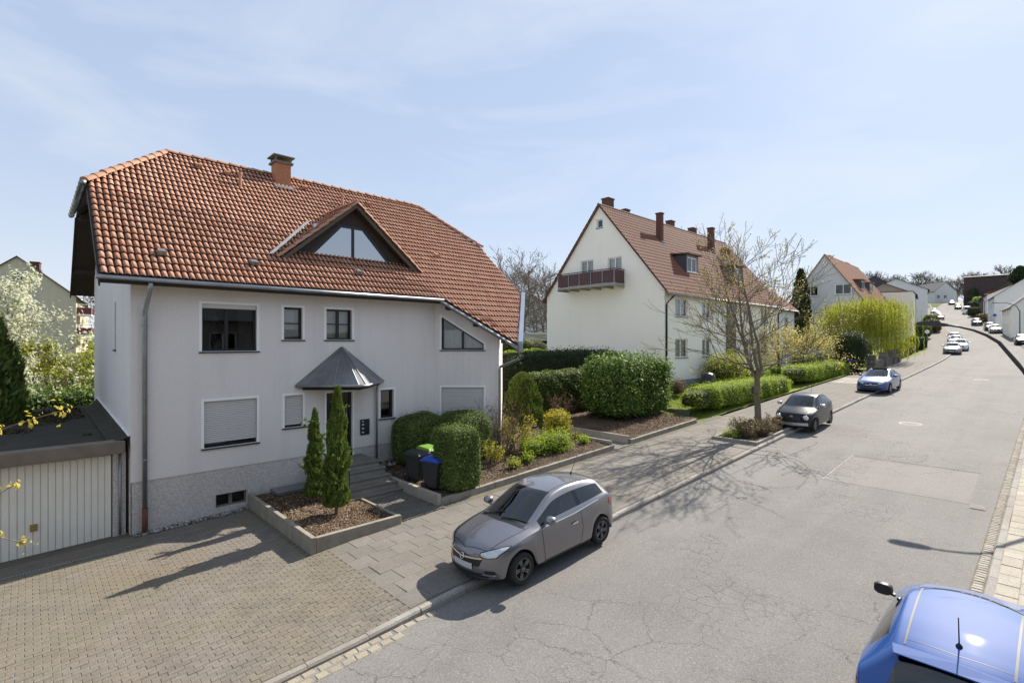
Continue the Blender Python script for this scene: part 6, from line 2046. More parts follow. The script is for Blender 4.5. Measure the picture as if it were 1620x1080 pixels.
def wheel_set(root, axles, wr, track, rim, spokes=5, width=.2, twin=True, lod=2):
    n = 28 if lod == 2 else 16
    tg = G(); hw = width / 2
    tg.lathe((0, 0, 0), [(wr * .64, -hw * .8), (wr * .9, -hw), (wr * .985, -hw * .7), (wr, -hw * .3), (wr, hw * .3), (wr * .985, hw * .7), (wr * .9, hw), (wr * .64, hw * .8)], n, axis=(0, 1, 0), cap=False)
    rg = G()
    rg.lathe((0, 0, 0), [(wr * .66, -hw * .7), (wr * .67, hw * .86), (wr * .62, hw * .84), (wr * .61, hw * .04)], n, axis=(0, 1, 0), cap=False)
    for k in range(spokes):
        a = 2 * PI * k / spokes
        for da in ((-.10, .10) if twin else (0,)):
            d = V(math.sin(a + da * 1.6), 0, math.cos(a + da * 1.6)); t = V(math.cos(a), 0, -math.sin(a))
            wd = wr * (.06 if twin else .10)
            q0 = V(math.sin(a + da * .5), 0, math.cos(a + da * .5)) * wr * .12
            rg.obox(q0 - t * wd + V(0, hw * .5, 0), d * wr * .5, t * 2 * wd, V(0, hw * .25, 0))
    dg3 = G(); dg3.lathe((0, 0, 0), [(wr * .6, hw * .05), (wr * .6, hw * .12)], n, axis=(0, 1, 0))
    rg.lathe((0, hw * .5, 0), [(wr * .17, 0), (wr * .16, hw * .35), (wr * .05, hw * .4)], 12, axis=(0, 1, 0))
    dg2 = G(); dg2.lathe((0, 0, 0), [(wr * .6, -.02), (wr * .6, .0)], 16, axis=(0, 1, 0))
    first = None
    for xa in axles:
        for sg in (1, -1):
            if first is None:
                o = tg.obj('wheel', MT['rubber'], root, local=True, smooth=True); o.data.set_sharp_from_angle(angle=math.radians(50))
                r_ = rg.obj('rim', rim, o, local=True)
                b_ = dg3.obj('wheel_back', MT['plastic_black'], o, local=True)
                first = o
            else:
                o = copy_tree(first, root)
            o.location = (xa, sg * track / 2, wr)
            o.rotation_euler = (0, rng.uniform(0, 6), 0 if sg > 0 else PI)

def mirrors(root, x, y, z, mat, s=1.0):
    for sg in (1, -1):
        g = G()
        yc = y + .085 * s
        P = []
        for px, w, h in ((-.07, .105, .075), (-.02, .115, .082), (.03, .10, .07), (.075, .055, .035)):
            for k in range(12):
                a = 2 * PI * k / 12
                ca_, sa_ = math.cos(a), math.sin(a)
                q = (abs(ca_) ** 3.5 + abs(sa_) ** 3.5) ** (-1 / 3.5)
                P.append(V(x + px * s, sg * (yc + w * s * ca_ * q - .02 * px), z + .075 * s + h * s * sa_ * q))
        F = [(i * 12 + k, i * 12 + (k + 1) % 12, (i + 1) * 12 + (k + 1) % 12, (i + 1) * 12 + k) for i in range(3) for k in range(12)] + [tuple(range(12))[::-1], tuple(range(36, 48))]
        if sg > 0: F = [f[::-1] for f in F]
        g.add(P, F)
        g.obox((x - .03, sg * (y - .05), z - .01), (.06, 0, 0), (0, sg * .12, .03), (0, 0, .035))
        o = g.obj('mirror', mat, root, local=True, smooth=True); o.data.set_sharp_from_angle(angle=math.radians(50))

def car_finish(name, c, pos, rz, label, paint, group, win=None, roof_black=False):
    x, y, z = pos
    root = thing(name, (x, y, z), label, 'car', group)
    # cars stand on the slope of the street
    sl = float(zr(x + 1.3) - zr(x - 1.3)) / 2.6
    Mx = Matrix.Rotation(-math.atan(sl), 4, 'Y') @ Matrix.Rotation(rz, 4, 'Z')
    root.rotation_euler = Mx.to_euler()
    body = c.piece([0, 5, 6], 'body', [paint, MT['plastic_black'], MT['gloss_black']], root)
    gm = win or MT['glass_car']
    for i, nm in ((1, 'windscreen'), (2, 'side_window'), (3, 'side_window'), (4, 'rear_window')):
        c.piece([i], nm, [gm], root)
    # dark cabin, floor pan
    g = G()
    xs = [c.axles[0] + c.R * 1.3, c.axles[1] - c.R * .9]
    g.box(c.axles[1] - .3, c.axles[0] + .3, -c.W * .36, c.W * .36, .2, .34); g.obj('floor_pan', MT['plastic_black'], root, local=True)
    return root

def seats(root, x_front, x_rear, y, zs, mat=None):
    mat = mat or MT['plastic_black']
    for x, w in ((x_front, .25), (x_rear, .25)):
        for sg in (1, -1):
            g = G(); g.obox((x, sg * y - w, zs), (-.16, 0, .55), (0, 2 * w, 0), (.13, 0, .04)); g.obox((x + .02, sg * y - w, zs - .12), (.45, 0, .06), (0, 2 * w, 0), (0, 0, .14))
            g.obox((x - .19, sg * y - .12, zs + .58), (-.02, 0, .16), (0, .24, 0), (.08, 0, .02))
            g.obj('seat', mat, root, local=True, bevel=.03)

def dashboard(root, x, w, z, wheel_y=.36):
    g = G(); g.add([V(x + .35, -w, z + .02), V(x + .35, w, z + .02), V(x - .12, w, z - .02), V(x - .12, -w, z - .02), V(x - .16, -w, z - .3), V(x - .16, w, z - .3)], [(0, 1, 2, 3), (3, 2, 5, 4)])
    g.obj('dashboard', MT['dash'], root, local=True)
    g = G()
    pts = [V(x - .22 - .05 * math.sin(a), wheel_y + .18 * math.cos(a), z - .02 + .17 * math.sin(a)) for a in np.linspace(0, 2 * PI, 17)]
    g.tube(pts, .014, 6, False); g.obj('steering_wheel', MT['plastic_black'], root, local=True)
MT['dash'] = plain('dashboard_grey', (.045, .045, .047), None, rough=.7)

def wipers(root, c, z0):
    for y0, y1, x0, x1 in ((.05, .62, 1.0, .80), (-.55, .0, .98, .86)):
        P = []
        for t in np.linspace(0, 1, 6):
            h, nn, i, d = c.bvh.ray_cast(Vector((lerp(x0, x1, t), lerp(y0, y1, t), 4)), Vector((0, 0, -1)))
            if h: P.append(np.array(h) + V(0, 0, .018))
        if len(P) > 1:
            g = G(); g.tube(P, .009, 5); g.obj('wiper', MT['plastic_black'], root, local=True)

# ---- stations: Ex Ey Ez | Ix Iy Iz | Qx Qz | Cx Cz
HATCH = [  # small hatchback, 4.02 m
    (1.80, .60, .66, 1.90, .42, .69, 1.955, .70, 1.975, .705),
    (1.66, .74, .73, 1.74, .55, .79, 1.80, .81, 1.82, .815),
    (1.25, .815, .84, 1.28, .62, .915, 1.32, .945, 1.34, .955),
    (.80, .84, .905, .84, .66, .985, .95, 1.03, 1.02, 1.045),
    (.70, .843, .912, .72, .655, 1.03, .84, 1.085, .91, 1.10),
    (.32, .85, .932, .16, .56, 1.355, .27, 1.405, .33, 1.415),
    (.20, .852, .937, .02, .55, 1.41, .14, 1.45, .20, 1.458),
    (-.30, .857, .955, -.35, .545, 1.465, -.30, 1.485, -.28, 1.49),
    (-.85, .852, .99, -.88, .53, 1.445, -.86, 1.472, -.85, 1.478),
    (-1.25, .84, 1.03, -1.22, .51, 1.405, -1.25, 1.435, -1.26, 1.44),
    (-1.52, .82, 1.05, -1.47, .49, 1.36, -1.53, 1.395, -1.55, 1.40),
    (-1.60, .815, 1.05, -1.58, .50, 1.30, -1.64, 1.335, -1.66, 1.34),
    (-1.74, .79, 1.00, -1.80, .60, 1.03, -1.85, 1.04, -1.87, 1.045),
    (-1.80, .77, .93, -1.87, .60, .94, -1.925, .95, -1.945, .95),
    (-1.86, .72, .66, -1.93, .52, .67, -1.985, .67, -2.0, .67)]
h_glass = dict(ws=(.80, .20), rw=(-1.60, -1.80 + .06), side=(.70, -1.25), trim=True)

# grey three-door hatchback in front
c1 = Car(HATCH, 1.74, (1.20, -1.31), .305, dict(ws=(.80, .20), rw=(-1.52, -1.74), side=(.70, -1.52)), bpillars=((-.52, -.60),), level=3)
POS1 = (8.05, 7.78)
def stand(x, y, d=0.0):
    # half on the kerb: between road and pavement height
    return (x, y, float(zr(x)) + .06 + d)
k1 = car_finish('parked_car', c1, stand(8.08, 7.72), PI, 'grey three-door hatchback parked half on the pavement in the foreground', MT['paint_grey'], 'cars parked along the street')
wheel_set(k1, (1.20, -1.31), .305, 1.53, MT['alloy_dark'], 5)
mirrors(k1, .52, .86, .99, MT['chrome'] if False else MT['paint_grey'])
seats(k1, -.1, -.95, .36, .55); dashboard(k1, .62, .66, .95)
wipers(k1, c1, 1.0)
c1.patch('headlight', [(.42, .70), (.56, .755), (.70, .795), (.775, .80)], [(.43, .655), (.56, .625), (.68, .65), (.775, .77)], 'front', MT['lamp_clear'], k1, .008, 5, True)
c1.patch('headlight_surround', [(.40, .715), (.56, .77), (.71, .81), (.785, .812)], [(.41, .64), (.56, .61), (.69, .635), (.785, .765)], 'front', MT['plastic_black'], k1, .005, 5, True)
c1.patch('grille', [(-.46, .60), (0, .635), (.46, .60)], [(-.40, .46), (0, .45), (.40, .46)], 'front', MT['plastic_black'], k1, .006)
c1.patch('chrome_bar', [(-.46, .625), (0, .60), (.46, .625)], [(-.44, .60), (0, .565), (.44, .60)], 'front', MT['chrome'], k1, .016, 2)
c1.patch('lower_grille', [(-.62, .34), (0, .33), (.62, .34)], [(-.55, .265), (0, .25), (.55, .265)], 'front', MT['plastic_black'], k1, .006)
c1.patch('fog_lamp', [(.50, .40), (.66, .40)], [(.52, .33), (.70, .34)], 'front', MT['plastic_black'], k1, .006, 3, True)
c1.patch('chrome_blade', [(.46, .345), (.68, .33)], [(.46, .315), (.66, .30)], 'front', MT['chrome'], k1, .01, 2, True)
c1.patch('number_plate', [(-.26, .50), (0, .50), (.26, .50)], [(-.26, .39), (0, .39), (.26, .39)], 'front', MT['plate'], k1, .022, 2)
def badge(root, x, z, ry, r=.055):
    g = G(); pts = [V(x - math.sin(a) * r * math.sin(ry), r * math.cos(a), z + r * math.sin(a) * math.cos(ry)) for a in np.linspace(0, 2 * PI, 21)]
    g.tube(pts, .009, 6, False)
    g.tube([V(x, -.075, z + .004), V(x, -.015, z + .004), V(x, .02, z - .004), V(x, .075, z - .004)], .008, 5)
    g.obj('badge', MT['chrome'], root, local=True, smooth=True)
badge(k1, 2.015, .585, .2)
c1.patch('tail_light', [(-1.60, .98), (-1.83, .93)], [(-1.62, .83), (-1.86, .74)], 'left', MT['lamp_red'], k1, .007, 4, True)
c1.patch('tail_light', [(.62, .95), (.75, .94)], [(.60, .74), (.76, .76)], 'rear', MT['lamp_red'], k1, .008, 4, True)
c1.patch('door_handle', [(-.42, .79), (-.25, .785)], [(-.42, .755), (-.25, .75)], 'left', MT['chrome'], k1, .028, 2, True)
for pts in ([(.66, .90), (.64, .60), (.60, .28)], [(-.56, .94), (-.60, .62), (-.52, .28)]):
    c1.patch('door_seam', pts, [(a - .012, b) for a, b in pts], 'left', MT['plastic_black'], k1, .0025, 1, True)
c1.patch('door_seam', [(.60, .275), (-.52, .275)], [(.60, .262), (-.52, .262)], 'left', MT['plastic_black'], k1, .0025, 1, True)
c1.patch('window_strip', [(.55, .938), (-.3, .965), (-1.2, 1.04)], [(.55, .924), (-.3, .951), (-1.2, 1.026)], 'left', MT['chrome'], k1, .010, 1, True)
c1.patch('bonnet_seam', [(1.80, -.55), (1.93, 0), (1.80, .55)], [(1.79, -.55), (1.92, 0), (1.79, .55)], 'top', MT['plastic_black'], k1, .002, 1)
c1.patch('bonnet_seam', [(1.76, .56), (1.2, .665), (.86, .70)], [(1.76, .548), (1.2, .653), (.86, .688)], 'top', MT['plastic_black'], k1, .002, 1, True)
c1.patch('cowl', [(.99, -.6), (1.09, 0), (.99, .6)], [(.89, -.62), (.99, 0), (.89, .62)], 'top', MT['plastic_black'], k1, .006, 2)
g = G(); g.tube([(-1.28, .0, 1.43), (-1.30, 0, 1.48)], .022, 8); g.tube([(-1.30, 0, 1.47), (-1.55, 0, 1.83)], [.008, .004], 6); g.obj('aerial', MT['plastic_black'], k1, local=True)
for yy in (.46,):
    c1.patch('roof_seam', [(.05, yy), (-1.4, yy - .03)], [(.05, yy - .014), (-1.4, yy - .044)], 'top', MT['plastic_black'], k1, .002, 1, True)

# black small hatchback by the street tree: shorter, taller, round lamps
def squash(st, fx, fy, fz, dz=0):
    return [tuple((v * fx if i in (0, 3, 6, 8) else v * fy if i in (1, 4) else v * fz + dz) for i, v in enumerate(r_)) for r_ in st]
c2 = Car(squash(HATCH, .885, .94, .985), 1.64, (1.12, -1.20), .285, dict(ws=(.80 * .885, .20 * .885), rw=(-1.52 * .885, -1.74 * .885), side=(.70 * .885, -1.52 * .885)), bpillars=((-.46, -.53),), level=2)
k2 = car_finish('parked_car', c2, stand(26.0, 7.6), PI, 'black small hatchback with round headlamps parked beside the street tree', MT['paint_black'], 'cars parked along the street')
wheel_set(k2, (1.12, -1.20), .285, 1.42, MT['alloy_dark'], 6, .18)
mirrors(k2, .46, .80, .98, MT['paint_silver']); seats(k2, -.1, -.85, .34, .55); dashboard(k2, .55, .6, .93)
for sg in (1, -1):
    for r_, m_, o_ in ((.115, MT['chrome'], .0), (.098, MT['lamp_clear'], .012)):
        g = G(); g.lathe((1.655 + o_, sg * .55, .64), [(.02, -.1), (r_, -.08), (r_, 0), (r_ * .75, .03), (.01, .045)], 18, axis=(1, sg * .28, .1)); g.obj('headlight', m_, k2, local=True, smooth=True)
c2.patch('bumper_strip', [(-.62, .42), (0, .42), (.62, .42)], [(-.62, .30), (0, .29), (.62, .30)], 'front', MT['paint_silver'], k2, .012, 3)
c2.patch('grille', [(-.38, .52), (.38, .52)], [(-.38, .44), (.38, .44)], 'front', MT['plastic_black'], k2, .008, 2)
g = G(); g.box(1.755, 1.775, -.26, .26, .44, .54); g.obj('number_plate', MT['plastic_black'], k2, local=True)
g = G(); pts = [V(1.745, .06 * math.cos(a), .655 + .06 * math.sin(a)) for a in np.linspace(0, 2 * PI, 19)]; g.tube(pts, .009, 6, False)
g.tube([V(1.745, -.04, .69), V(1.745, -.018, .62), V(1.745, 0, .66), V(1.745, .018, .62), V(1.745, .04, .69)], .008, 5); g.obj('badge', MT['chrome'], k2, local=True)
c2.patch('sill_strip', [(.7, .26), (-.75, .26)], [(.7, .20), (-.75, .20)], 'left', MT['paint_silver'], k2, .006, 2, True)
c2.patch('door_seam', [(-.50, .92), (-.52, .3)], [(-.512, .92), (-.532, .3)], 'left', MT['plastic_black'], k2, .003, 1, True)
g = G(); g.tube([(-1.1, 0, 1.42), (-1.25, 0, 1.75)], .006, 5); g.obj('aerial', MT['plastic_black'], k2, local=True)

# ---- saloon
SALOON = [
    (2.16, .62, .62, 2.26, .44, .66, 2.31, .675, 2.33, .68),
    (2.00, .78, .70, 2.08, .58, .77, 2.13, .79, 2.15, .795),
    (1.45, .86, .82, 1.48, .66, .885, 1.50, .915, 1.52, .92),
    (.82, .885, .885, .86, .70, .955, .98, .99, 1.05, 1.005),
    (.70, .888, .892, .72, .69, .99, .86, 1.04, .94, 1.055),
    (.28, .895, .915, .05, .585, 1.33, .15, 1.37, .20, 1.38),
    (.15, .897, .92, -.12, .575, 1.385, .0, 1.415, .05, 1.42),
    (-.40, .90, .935, -.45, .57, 1.425, -.42, 1.44, -.40, 1.445),
    (-1.05, .895, .955, -1.05, .56, 1.385, -1.05, 1.41, -1.05, 1.415),
    (-1.40, .885, .965, -1.30, .555, 1.31, -1.33, 1.345, -1.34, 1.35),
    (-1.80, .865, .97, -1.78, .62, 1.05, -1.84, 1.08, -1.86, 1.085),
    (-1.90, .86, .965, -1.88, .64, 1.01, -1.92, 1.03, -1.93, 1.035),
    (-2.18, .80, .93, -2.20, .60, .98, -2.24, .985, -2.25, .99),
    (-2.24, .77, .86, -2.28, .58, .88, -2.32, .88, -2.33, .88),
    (-2.26, .72, .62, -2.31, .52, .63, -2.35, .63, -2.36, .63)]
def saloon(level=2):
    return Car(SALOON, 1.82, (1.42, -1.40), .325, dict(ws=(.82, .15), rw=(-1.30 + .0, -1.90), side=(.70, -1.40)), bpillars=((-.38, -.48),), level=level)
def add_front(c, k, wy=.62, z=.66, xf=2.3, plate=True, drl=True, lod=2):
    c.patch('headlight', [(wy * .62, z + .04), (wy * .9, z + .09), (wy * 1.17, z + .13)], [(wy * .66, z - .035), (wy * .9, z - .02), (wy * 1.15, z + .04)], 'front', MT['lamp_clear'], k, .008, 3, True)
    c.patch('grille', [(-.42, z - .03), (0, z - .01), (.42, z - .03)], [(-.36, z - .2), (0, z - .21), (.36, z - .2)], 'front', MT['plastic_black'], k, .007, 3)
    c.patch('lower_grille', [(-.62, z - .28), (0, z - .28), (.62, z - .28)], [(-.58, z - .36), (0, z - .37), (.58, z - .36)], 'front', MT['plastic_black'], k, .007, 2)
    if plate:
        c.patch('number_plate', [(-.26, z - .14), (.26, z - .14)], [(-.26, z - .25), (.26, z - .25)], 'front', MT['plate'], k, .02, 2)
def add_rear(c, k, wy=.62, z=.84, plate=True):
    c.patch('tail_light', [(wy * .6, z + .05), (wy * 1.18, z + .06)], [(wy * .62, z - .07), (wy * 1.18, z - .05)], 'rear', MT['lamp_red'], k, .008, 3, True)
    if plate: c.patch('number_plate', [(-.26, z - .06), (.26, z - .06)], [(-.26, z - .17), (.26, z - .17)], 'rear', MT['plate'], k, .012, 2)
c3 = saloon(2)
k3 = car_finish('parked_car', c3, stand(41.9, 7.62), PI - .02, 'blue saloon with chrome grille bar parked half on the pavement', MT['paint_navy'], 'cars parked along the street')
wheel_set(k3, (1.42, -1.40), .325, 1.6, MT['alloy'], 5, .22)
mirrors(k3, .55, .90, .97, MT['paint_navy']); seats(k3, -.15, -1.0, .38, .52); dashboard(k3, .6, .68, .92)
add_front(c3, k3, plate=False)
c3.patch('chrome_bar', [(-.44, .57), (0, .555), (.44, .57)], [(-.44, .55), (0, .535), (.44, .55)], 'front', MT['chrome'], k3, .016, 1)
g = G(); g.lathe((2.33, 0, .565), [(.075, -.02), (.075, .01), (.06, .016), (.01, .016)], 18, axis=(1, 0, 0)); g.obj('badge', MT['chrome'], k3, local=True)
c3.patch('door_seam', [(.62, .88), (.6, .3)], [(.608, .88), (.588, .3)], 'left', MT['plastic_black'], k3, .003, 1, True)
c3.patch('door_seam', [(-.44, .9), (-.46, .3)], [(-.452, .9), (-.472, .3)], 'left', MT['plastic_black'], k3, .003, 1, True)
g = G(); g.box(-.9, .0, -.42, .42, 1.435, 1.45); g.obj('roof_window', MT['glass_dark'], k3, local=True)

# ---- blue hatchback, seen from behind and above
c4 = Car(squash(HATCH, 1.01, 1.02, 1.0), 1.77, (1.21, -1.32), .31, dict(ws=(.80 * 1.01, .20 * 1.01), rw=(-1.52 * 1.01, -1.74 * 1.01), side=(.70 * 1.01, -1.25 * 1.01)), bpillars=((-.42, -.50), (-1.02, -1.10)), level=3)
k4 = car_finish('parked_car', c4, (8.42, .60, float(zr(8.42)) + .05), 0.0, 'bright blue hatchback seen from above behind in the lower right corner', MT['paint_blue'], 'cars parked along the street')
wheel_set(k4, (1.21, -1.32), .31, 1.54, MT['alloy'], 5)
mirrors(k4, .52, .88, .99, MT['plastic_black']); seats(k4, -.1, -.95, .36, .55); dashboard(k4, .62, .66, .95)
c4.patch('tail_light', [(-1.62, .98), (-1.87, .94)], [(-1.64, .80), (-1.90, .70)], 'left', MT['lamp_red'], k4, .007, 5, True)
c4.patch('tail_light', [(.58, .95), (.76, .95)], [(.60, .72), (.77, .74)], 'rear', MT['lamp_red'], k4, .009, 4, True)
for yy in (.47,):
    c4.patch('roof_channel', [(.02, yy), (-1.45, yy - .03)], [(.02, yy - .022), (-1.45, yy - .052)], 'top', plain('roof_seal_grey', (.10, .10, .11), None, rough=.6), k4, .003, 1, True)
c4.patch('hatch_seam', [(-1.36, -.46), (-1.40, 0), (-1.36, .46)], [(-1.368, -.46), (-1.408, 0), (-1.368, .46)], 'top', MT['plastic_black'], k4, .002, 1)
g = G(); g.add([V(-1.52, -.54, 1.365), V(-1.52, .54, 1.365), V(-1.67, .50, 1.355), V(-1.67, -.50, 1.355), V(-1.52, -.54, 1.392), V(-1.54, 0, 1.418), V(-1.52, .54, 1.392), V(-1.68, .50, 1.365), V(-1.70, 0, 1.38), V(-1.68, -.50, 1.365)],
               [(4, 5, 8, 9), (5, 6, 7, 8), (3, 9, 8), (2, 3, 8), (2, 8, 7), (1, 6, 5), (0, 1, 5), (0, 5, 4), (0, 4, 9, 3), (1, 2, 7, 6)]); g.obj('roof_spoiler', MT['paint_blue'], k4, local=True, smooth=False, bevel=.01)
g = G(); g.lathe((-1.24, 0, 1.435), [(.032, 0), (.028, .02), (.012, .04), (.006, .045)], 12); g.tube([(-1.24, 0, 1.46), (-1.30, 0, 1.78)], [.007, .005], 6); g.obj('aerial', MT['plastic_black'], k4, local=True, smooth=True)
g = G(); P = []
for y in np.linspace(-.02, .40, 6):
    h, nn, i, d = c4.bvh.ray_cast(Vector((-4, y, 1.10)), Vector((1, 0, 0))); P.append(np.array(h) + V(-.02, 0, 0))
g.tube(P, .01, 5); g.obj('rear_wiper', MT['plastic_black'], k4, local=True)

MT['far_glass'] = plain('dark_car_window', (.015, .017, .02), None, rough=.25, spec=.25)
# ---- the rest of the street
def simple(kind, paint, x, y, rz, label, front=True, lod=1, on=.06, scale=1.0):
    if kind == 'hatch':
        c = Car(squash(HATCH, 1.02, 1.0, 1.01), 1.74, (1.21, -1.32), .31, dict(ws=(.82, .20), rw=(-1.55, -1.77), side=(.71, -1.27)), bpillars=((-.52, -.60),), level=lod)
        ax, wr = (1.21, -1.32), .31; fz = .66
    else:
        c = saloon(lod); ax, wr = (1.42, -1.40), .325; fz = .64
    k = car_finish('parked_car', c, (x, y, float(zr(x)) + on), rz, label, paint, 'cars parked along the street', MT['far_glass'] if x > 100 else None)
    wheel_set(k, ax, wr, 1.55, MT['alloy_dark'], 5, lod=1)
    mirrors(k, .53, .88, .98, paint)
    add_front(c, k, z=fz); add_rear(c, k)
    return k
def heading(x): return math.atan(float(yo(x + 2) - yo(x - 2)) / 4)
simple('saloon', MT['paint_grey'], 88.3, 8.1 + .0, PI + heading(88), 'dark grey low car heading a short row of parked cars', lod=2)
simple('hatch', MT['paint_white'], 95.4, 7.9, PI + heading(95), 'white car standing just behind the dark grey low car', lod=2)
simple('hatch', MT['paint_white'], 105.5, 9.3, PI + heading(105), 'pale car in the middle of the short parked row')
simple('hatch', MT['paint_silver'], 112.5, 10.1, PI + heading(112), 'silver green car at the far end of the short parked row')
simple('saloon', MT['paint_black'], 107.5, 1.9, PI + heading(107) , 'black car parked at the right-hand kerb near the street lamp')
simple('hatch', MT['paint_silver'], 132.5, 6.0, PI + heading(132), 'silver car parked before the white houses on the right')
simple('hatch', MT['paint_black'], 138.5, 7.0, PI + heading(138), 'black car parked right behind the silver car')
simple('hatch', MT['paint_black'], 152.5, 9.9, PI + heading(152), 'dark car parked beside the right kerb on the hill')
simple('hatch', MT['paint_black'], 229, 19.6, PI + heading(229), 'small dark car high on the hill above the van')
simple('saloon', MT['paint_black'], 250, 23.2, PI + heading(250), 'black car near the top of the hill')
simple('hatch', MT['paint_red'], 176, 18.7, PI + heading(176), 'dark red car parked at the left kerb on the hill')
simple('hatch', MT['paint_silver'], 184, 19.8, PI + heading(184), 'silver car behind the dark red one on the hill')
simple('hatch', MT['paint_black'], 193, 21.1, PI + heading(193), 'dark car third in the row on the left of the hill')
simple('hatch', MT['paint_white'], 214, 24.2, PI + heading(214), 'white car last in the row on the left of the hill')
# white van
VAN = [(2.3, .72, .90, 2.42, .5, .93, 2.47, .94, 2.48, .945), (2.1, .86, 1.02, 2.2, .66, 1.12, 2.26, 1.15, 2.28, 1.16), (1.75, .93, 1.12, 1.72, .78, 1.30, 1.80, 1.36, 1.84, 1.38),
       (1.62, .94, 1.14, 1.58, .77, 1.40, 1.66, 1.46, 1.70, 1.48), (1.05, .96, 1.18, .85, .74, 2.1, .95, 2.18, 1.0, 2.2), (.9, .962, 1.18, .65, .74, 2.2, .75, 2.27, .8, 2.28),
       (.1, .97, 1.2, .1, .76, 2.32, .1, 2.37, .1, 2.38), (-1.2, .97, 1.2, -1.2, .76, 2.34, -1.2, 2.39, -1.2, 2.4), (-2.35, .96, 1.2, -2.3, .76, 2.32, -2.34, 2.36, -2.35, 2.37),
       (-2.45, .95, 1.15, -2.43, .78, 2.1, -2.46, 2.15, -2.47, 2.15), (-2.5, .92, .9, -2.5, .7, .95, -2.53, .95, -2.54, .95)]
c5 = Car(VAN, 1.95, (1.65, -1.5), .34, dict(ws=(1.75, .9), rw=(-9, -10), side=(1.62, .1)), bpillars=(), level=1)
k5 = car_finish('delivery_van', c5, (203.5, 15.4, float(zr(203.5)) + .05), PI + heading(203), 'white van parked on the right of the hill', MT['paint_white'], None)
k5['category'] = 'van'
wheel_set(k5, (1.65, -1.5), .34, 1.7, MT['alloy_dark'], 5, lod=1); mirrors(k5, 1.2, .98, 1.2, MT['plastic_black'], 1.4)
add_front(c5, k5, .62, .80)
# ------------------------------------------------------------------ street trees, lamp, gardens further on
tb = thing('tree_bed', (22.4, 8.6, float(zr(22.4))), 'kerbed planting bed around the street tree on the pavement', 'planter')
z0 = float(zr(20.7))
for x0, x1, y0, y1 in ((20.6, 20.75, 7.68, 9.5), (20.76, 24.6, 9.36, 9.5), (20.76, 24.6, 7.66, 7.76), (24.6, 24.74, 7.68, 9.5)):
    g = G(); za, zb = float(zr(x0)) + .09, float(zr(x1)) + .09
    g.add([V(x0, y0, za), V(x1, y0, zb), V(x1, y1, zb), V(x0, y1, za), V(x0, y0, za + .14), V(x1, y0, zb + .14), V(x1, y1, zb + .14), V(x0, y1, za + .14)],
          [(0, 3, 2, 1), (4, 5, 6, 7), (0, 1, 5, 4), (1, 2, 6, 5), (2, 3, 7, 6), (3, 0, 4, 7)])
    g.obj('edging_stone', MT['kerb'], tb, bevel=.012)
bumpy('soil', 20.75, 24.6, 7.76, 9.37, lambda x, y: zr(x) + .17, MT['soil'], .2, .03, tb)
tree('street_tree', (23.1, 8.62, float(zr(23.1)) + .15), 8.2, .155, 'young street tree with yellow-green buds in a kerbed bed on the pavement', 108, 'street trees', MT['bark'], MT['lf_budgreen'], 2, .08, .045, .05,
     trunk_h=.27, levels=4, nb=(9, 6, 6, 3), spread=.8, upward=.42, lratio=.58, wig=.13, leaders=4, rmin=.008, lspread=.34)
for k, (x, y, r_, lab) in enumerate([(21.5, 8.5, .55, 'dry brown low shrub at the near end of the tree bed'), (22.5, 8.9, .5, 'dry low shrub behind the street tree trunk'), (23.6, 8.4, .6, 'dry brown low shrub at the far end of the tree bed'), (22.3, 8.1, .45, 'dry low shrub at the kerb side of the tree bed')]):
    twiggy('low_shrub', (x, y, float(zr(x)) + .17), .62, r_, lab, 'shrub', 200 + k, 42, MT['lf_dry'], 3, .055, .03, group='dry shrubs in the tree bed', spread=.8)
bush('ground_cover', (21.2, 8.9, float(zr(21.2)) + .15), (.4, .4, .12), 'patch of green ground cover in the tree bed corner', 'plant', MT['lf_privet'], 700, .06, .035, 2.2, .05, .1, 6, seed=208, sprigs=.4)
# second street tree, just left of the view, its budding branches reach into it
tree('street_tree', (-3.45, 10.4, gz(-3.45) - .02), 6.2, .14, 'street tree at the left edge with branches full of yellow flower buds', 317, 'street trees', MT['bark'], MT['lf_bud'], 22, .055, .04, .05,
     trunk_h=.3, levels=4, nb=(14, 5, 4, 3), spread=.8, upward=.32, lratio=.62, wig=.12, leaders=2, rmin=.006)

# lamp post off the right edge; its arm and head reach over the road
lp = thing('street_lamp', (20.2, -.05, float(zr(20.2)) + .09), 'dark street lamp with a long curved arm over the road at the right edge', 'street lamp')
g = G(); g.tube([(20.2, -.05, .8), (20.2, -.05, 1.6)], .085, 12); g.obj('base', MT['lamp_post'], lp, smooth=True)
pth = [(20.2, -.05, 1.55), (20.2, -.04, 2.6), (20.2, .03, 3.3), (20.2, .20, 3.9), (20.2, .46, 4.37), (20.2, .84, 4.97), (20.2, 1.10, 5.18), (20.2, 1.38, 5.33), (20.2, 1.7, 5.44), (20.2, 2.0, 5.50)]
g = G(); g.tube(pth, [.07, .07, .068, .064, .058, .05, .043, .037, .032, .03], 10); g.obj('arm', MT['lamp_post'], lp, smooth=True)
g = G()
for a, w, h0, h1 in ((1.96, .045, -.03, .03),): pass
prof = [(1.95, .05, 5.46, 5.53), (2.05, .09, 5.455, 5.56), (2.35, .12, 5.48, 5.61), (2.62, .11, 5.51, 5.62), (2.70, .05, 5.54, 5.60)]
P = []
for y, w, a, b in prof: P += [(20.2 - w, y, a + .02), (20.2 - w * .7, y, a), (20.2 + w * .7, y, a), (20.2 + w, y, a + .02), (20.2 + w * .8, y, b), (20.2 - w * .8, y, b)]
F = [(i * 6 + k, i * 6 + (k + 1) % 6, (i + 1) * 6 + (k + 1) % 6, (i + 1) * 6 + k) for i in range(4) for k in range(6)] + [tuple(range(6))[::-1], tuple(range(24, 30))]
g.add(P, F); g.obj('lamp_head', MT['lamp_post'], lp)
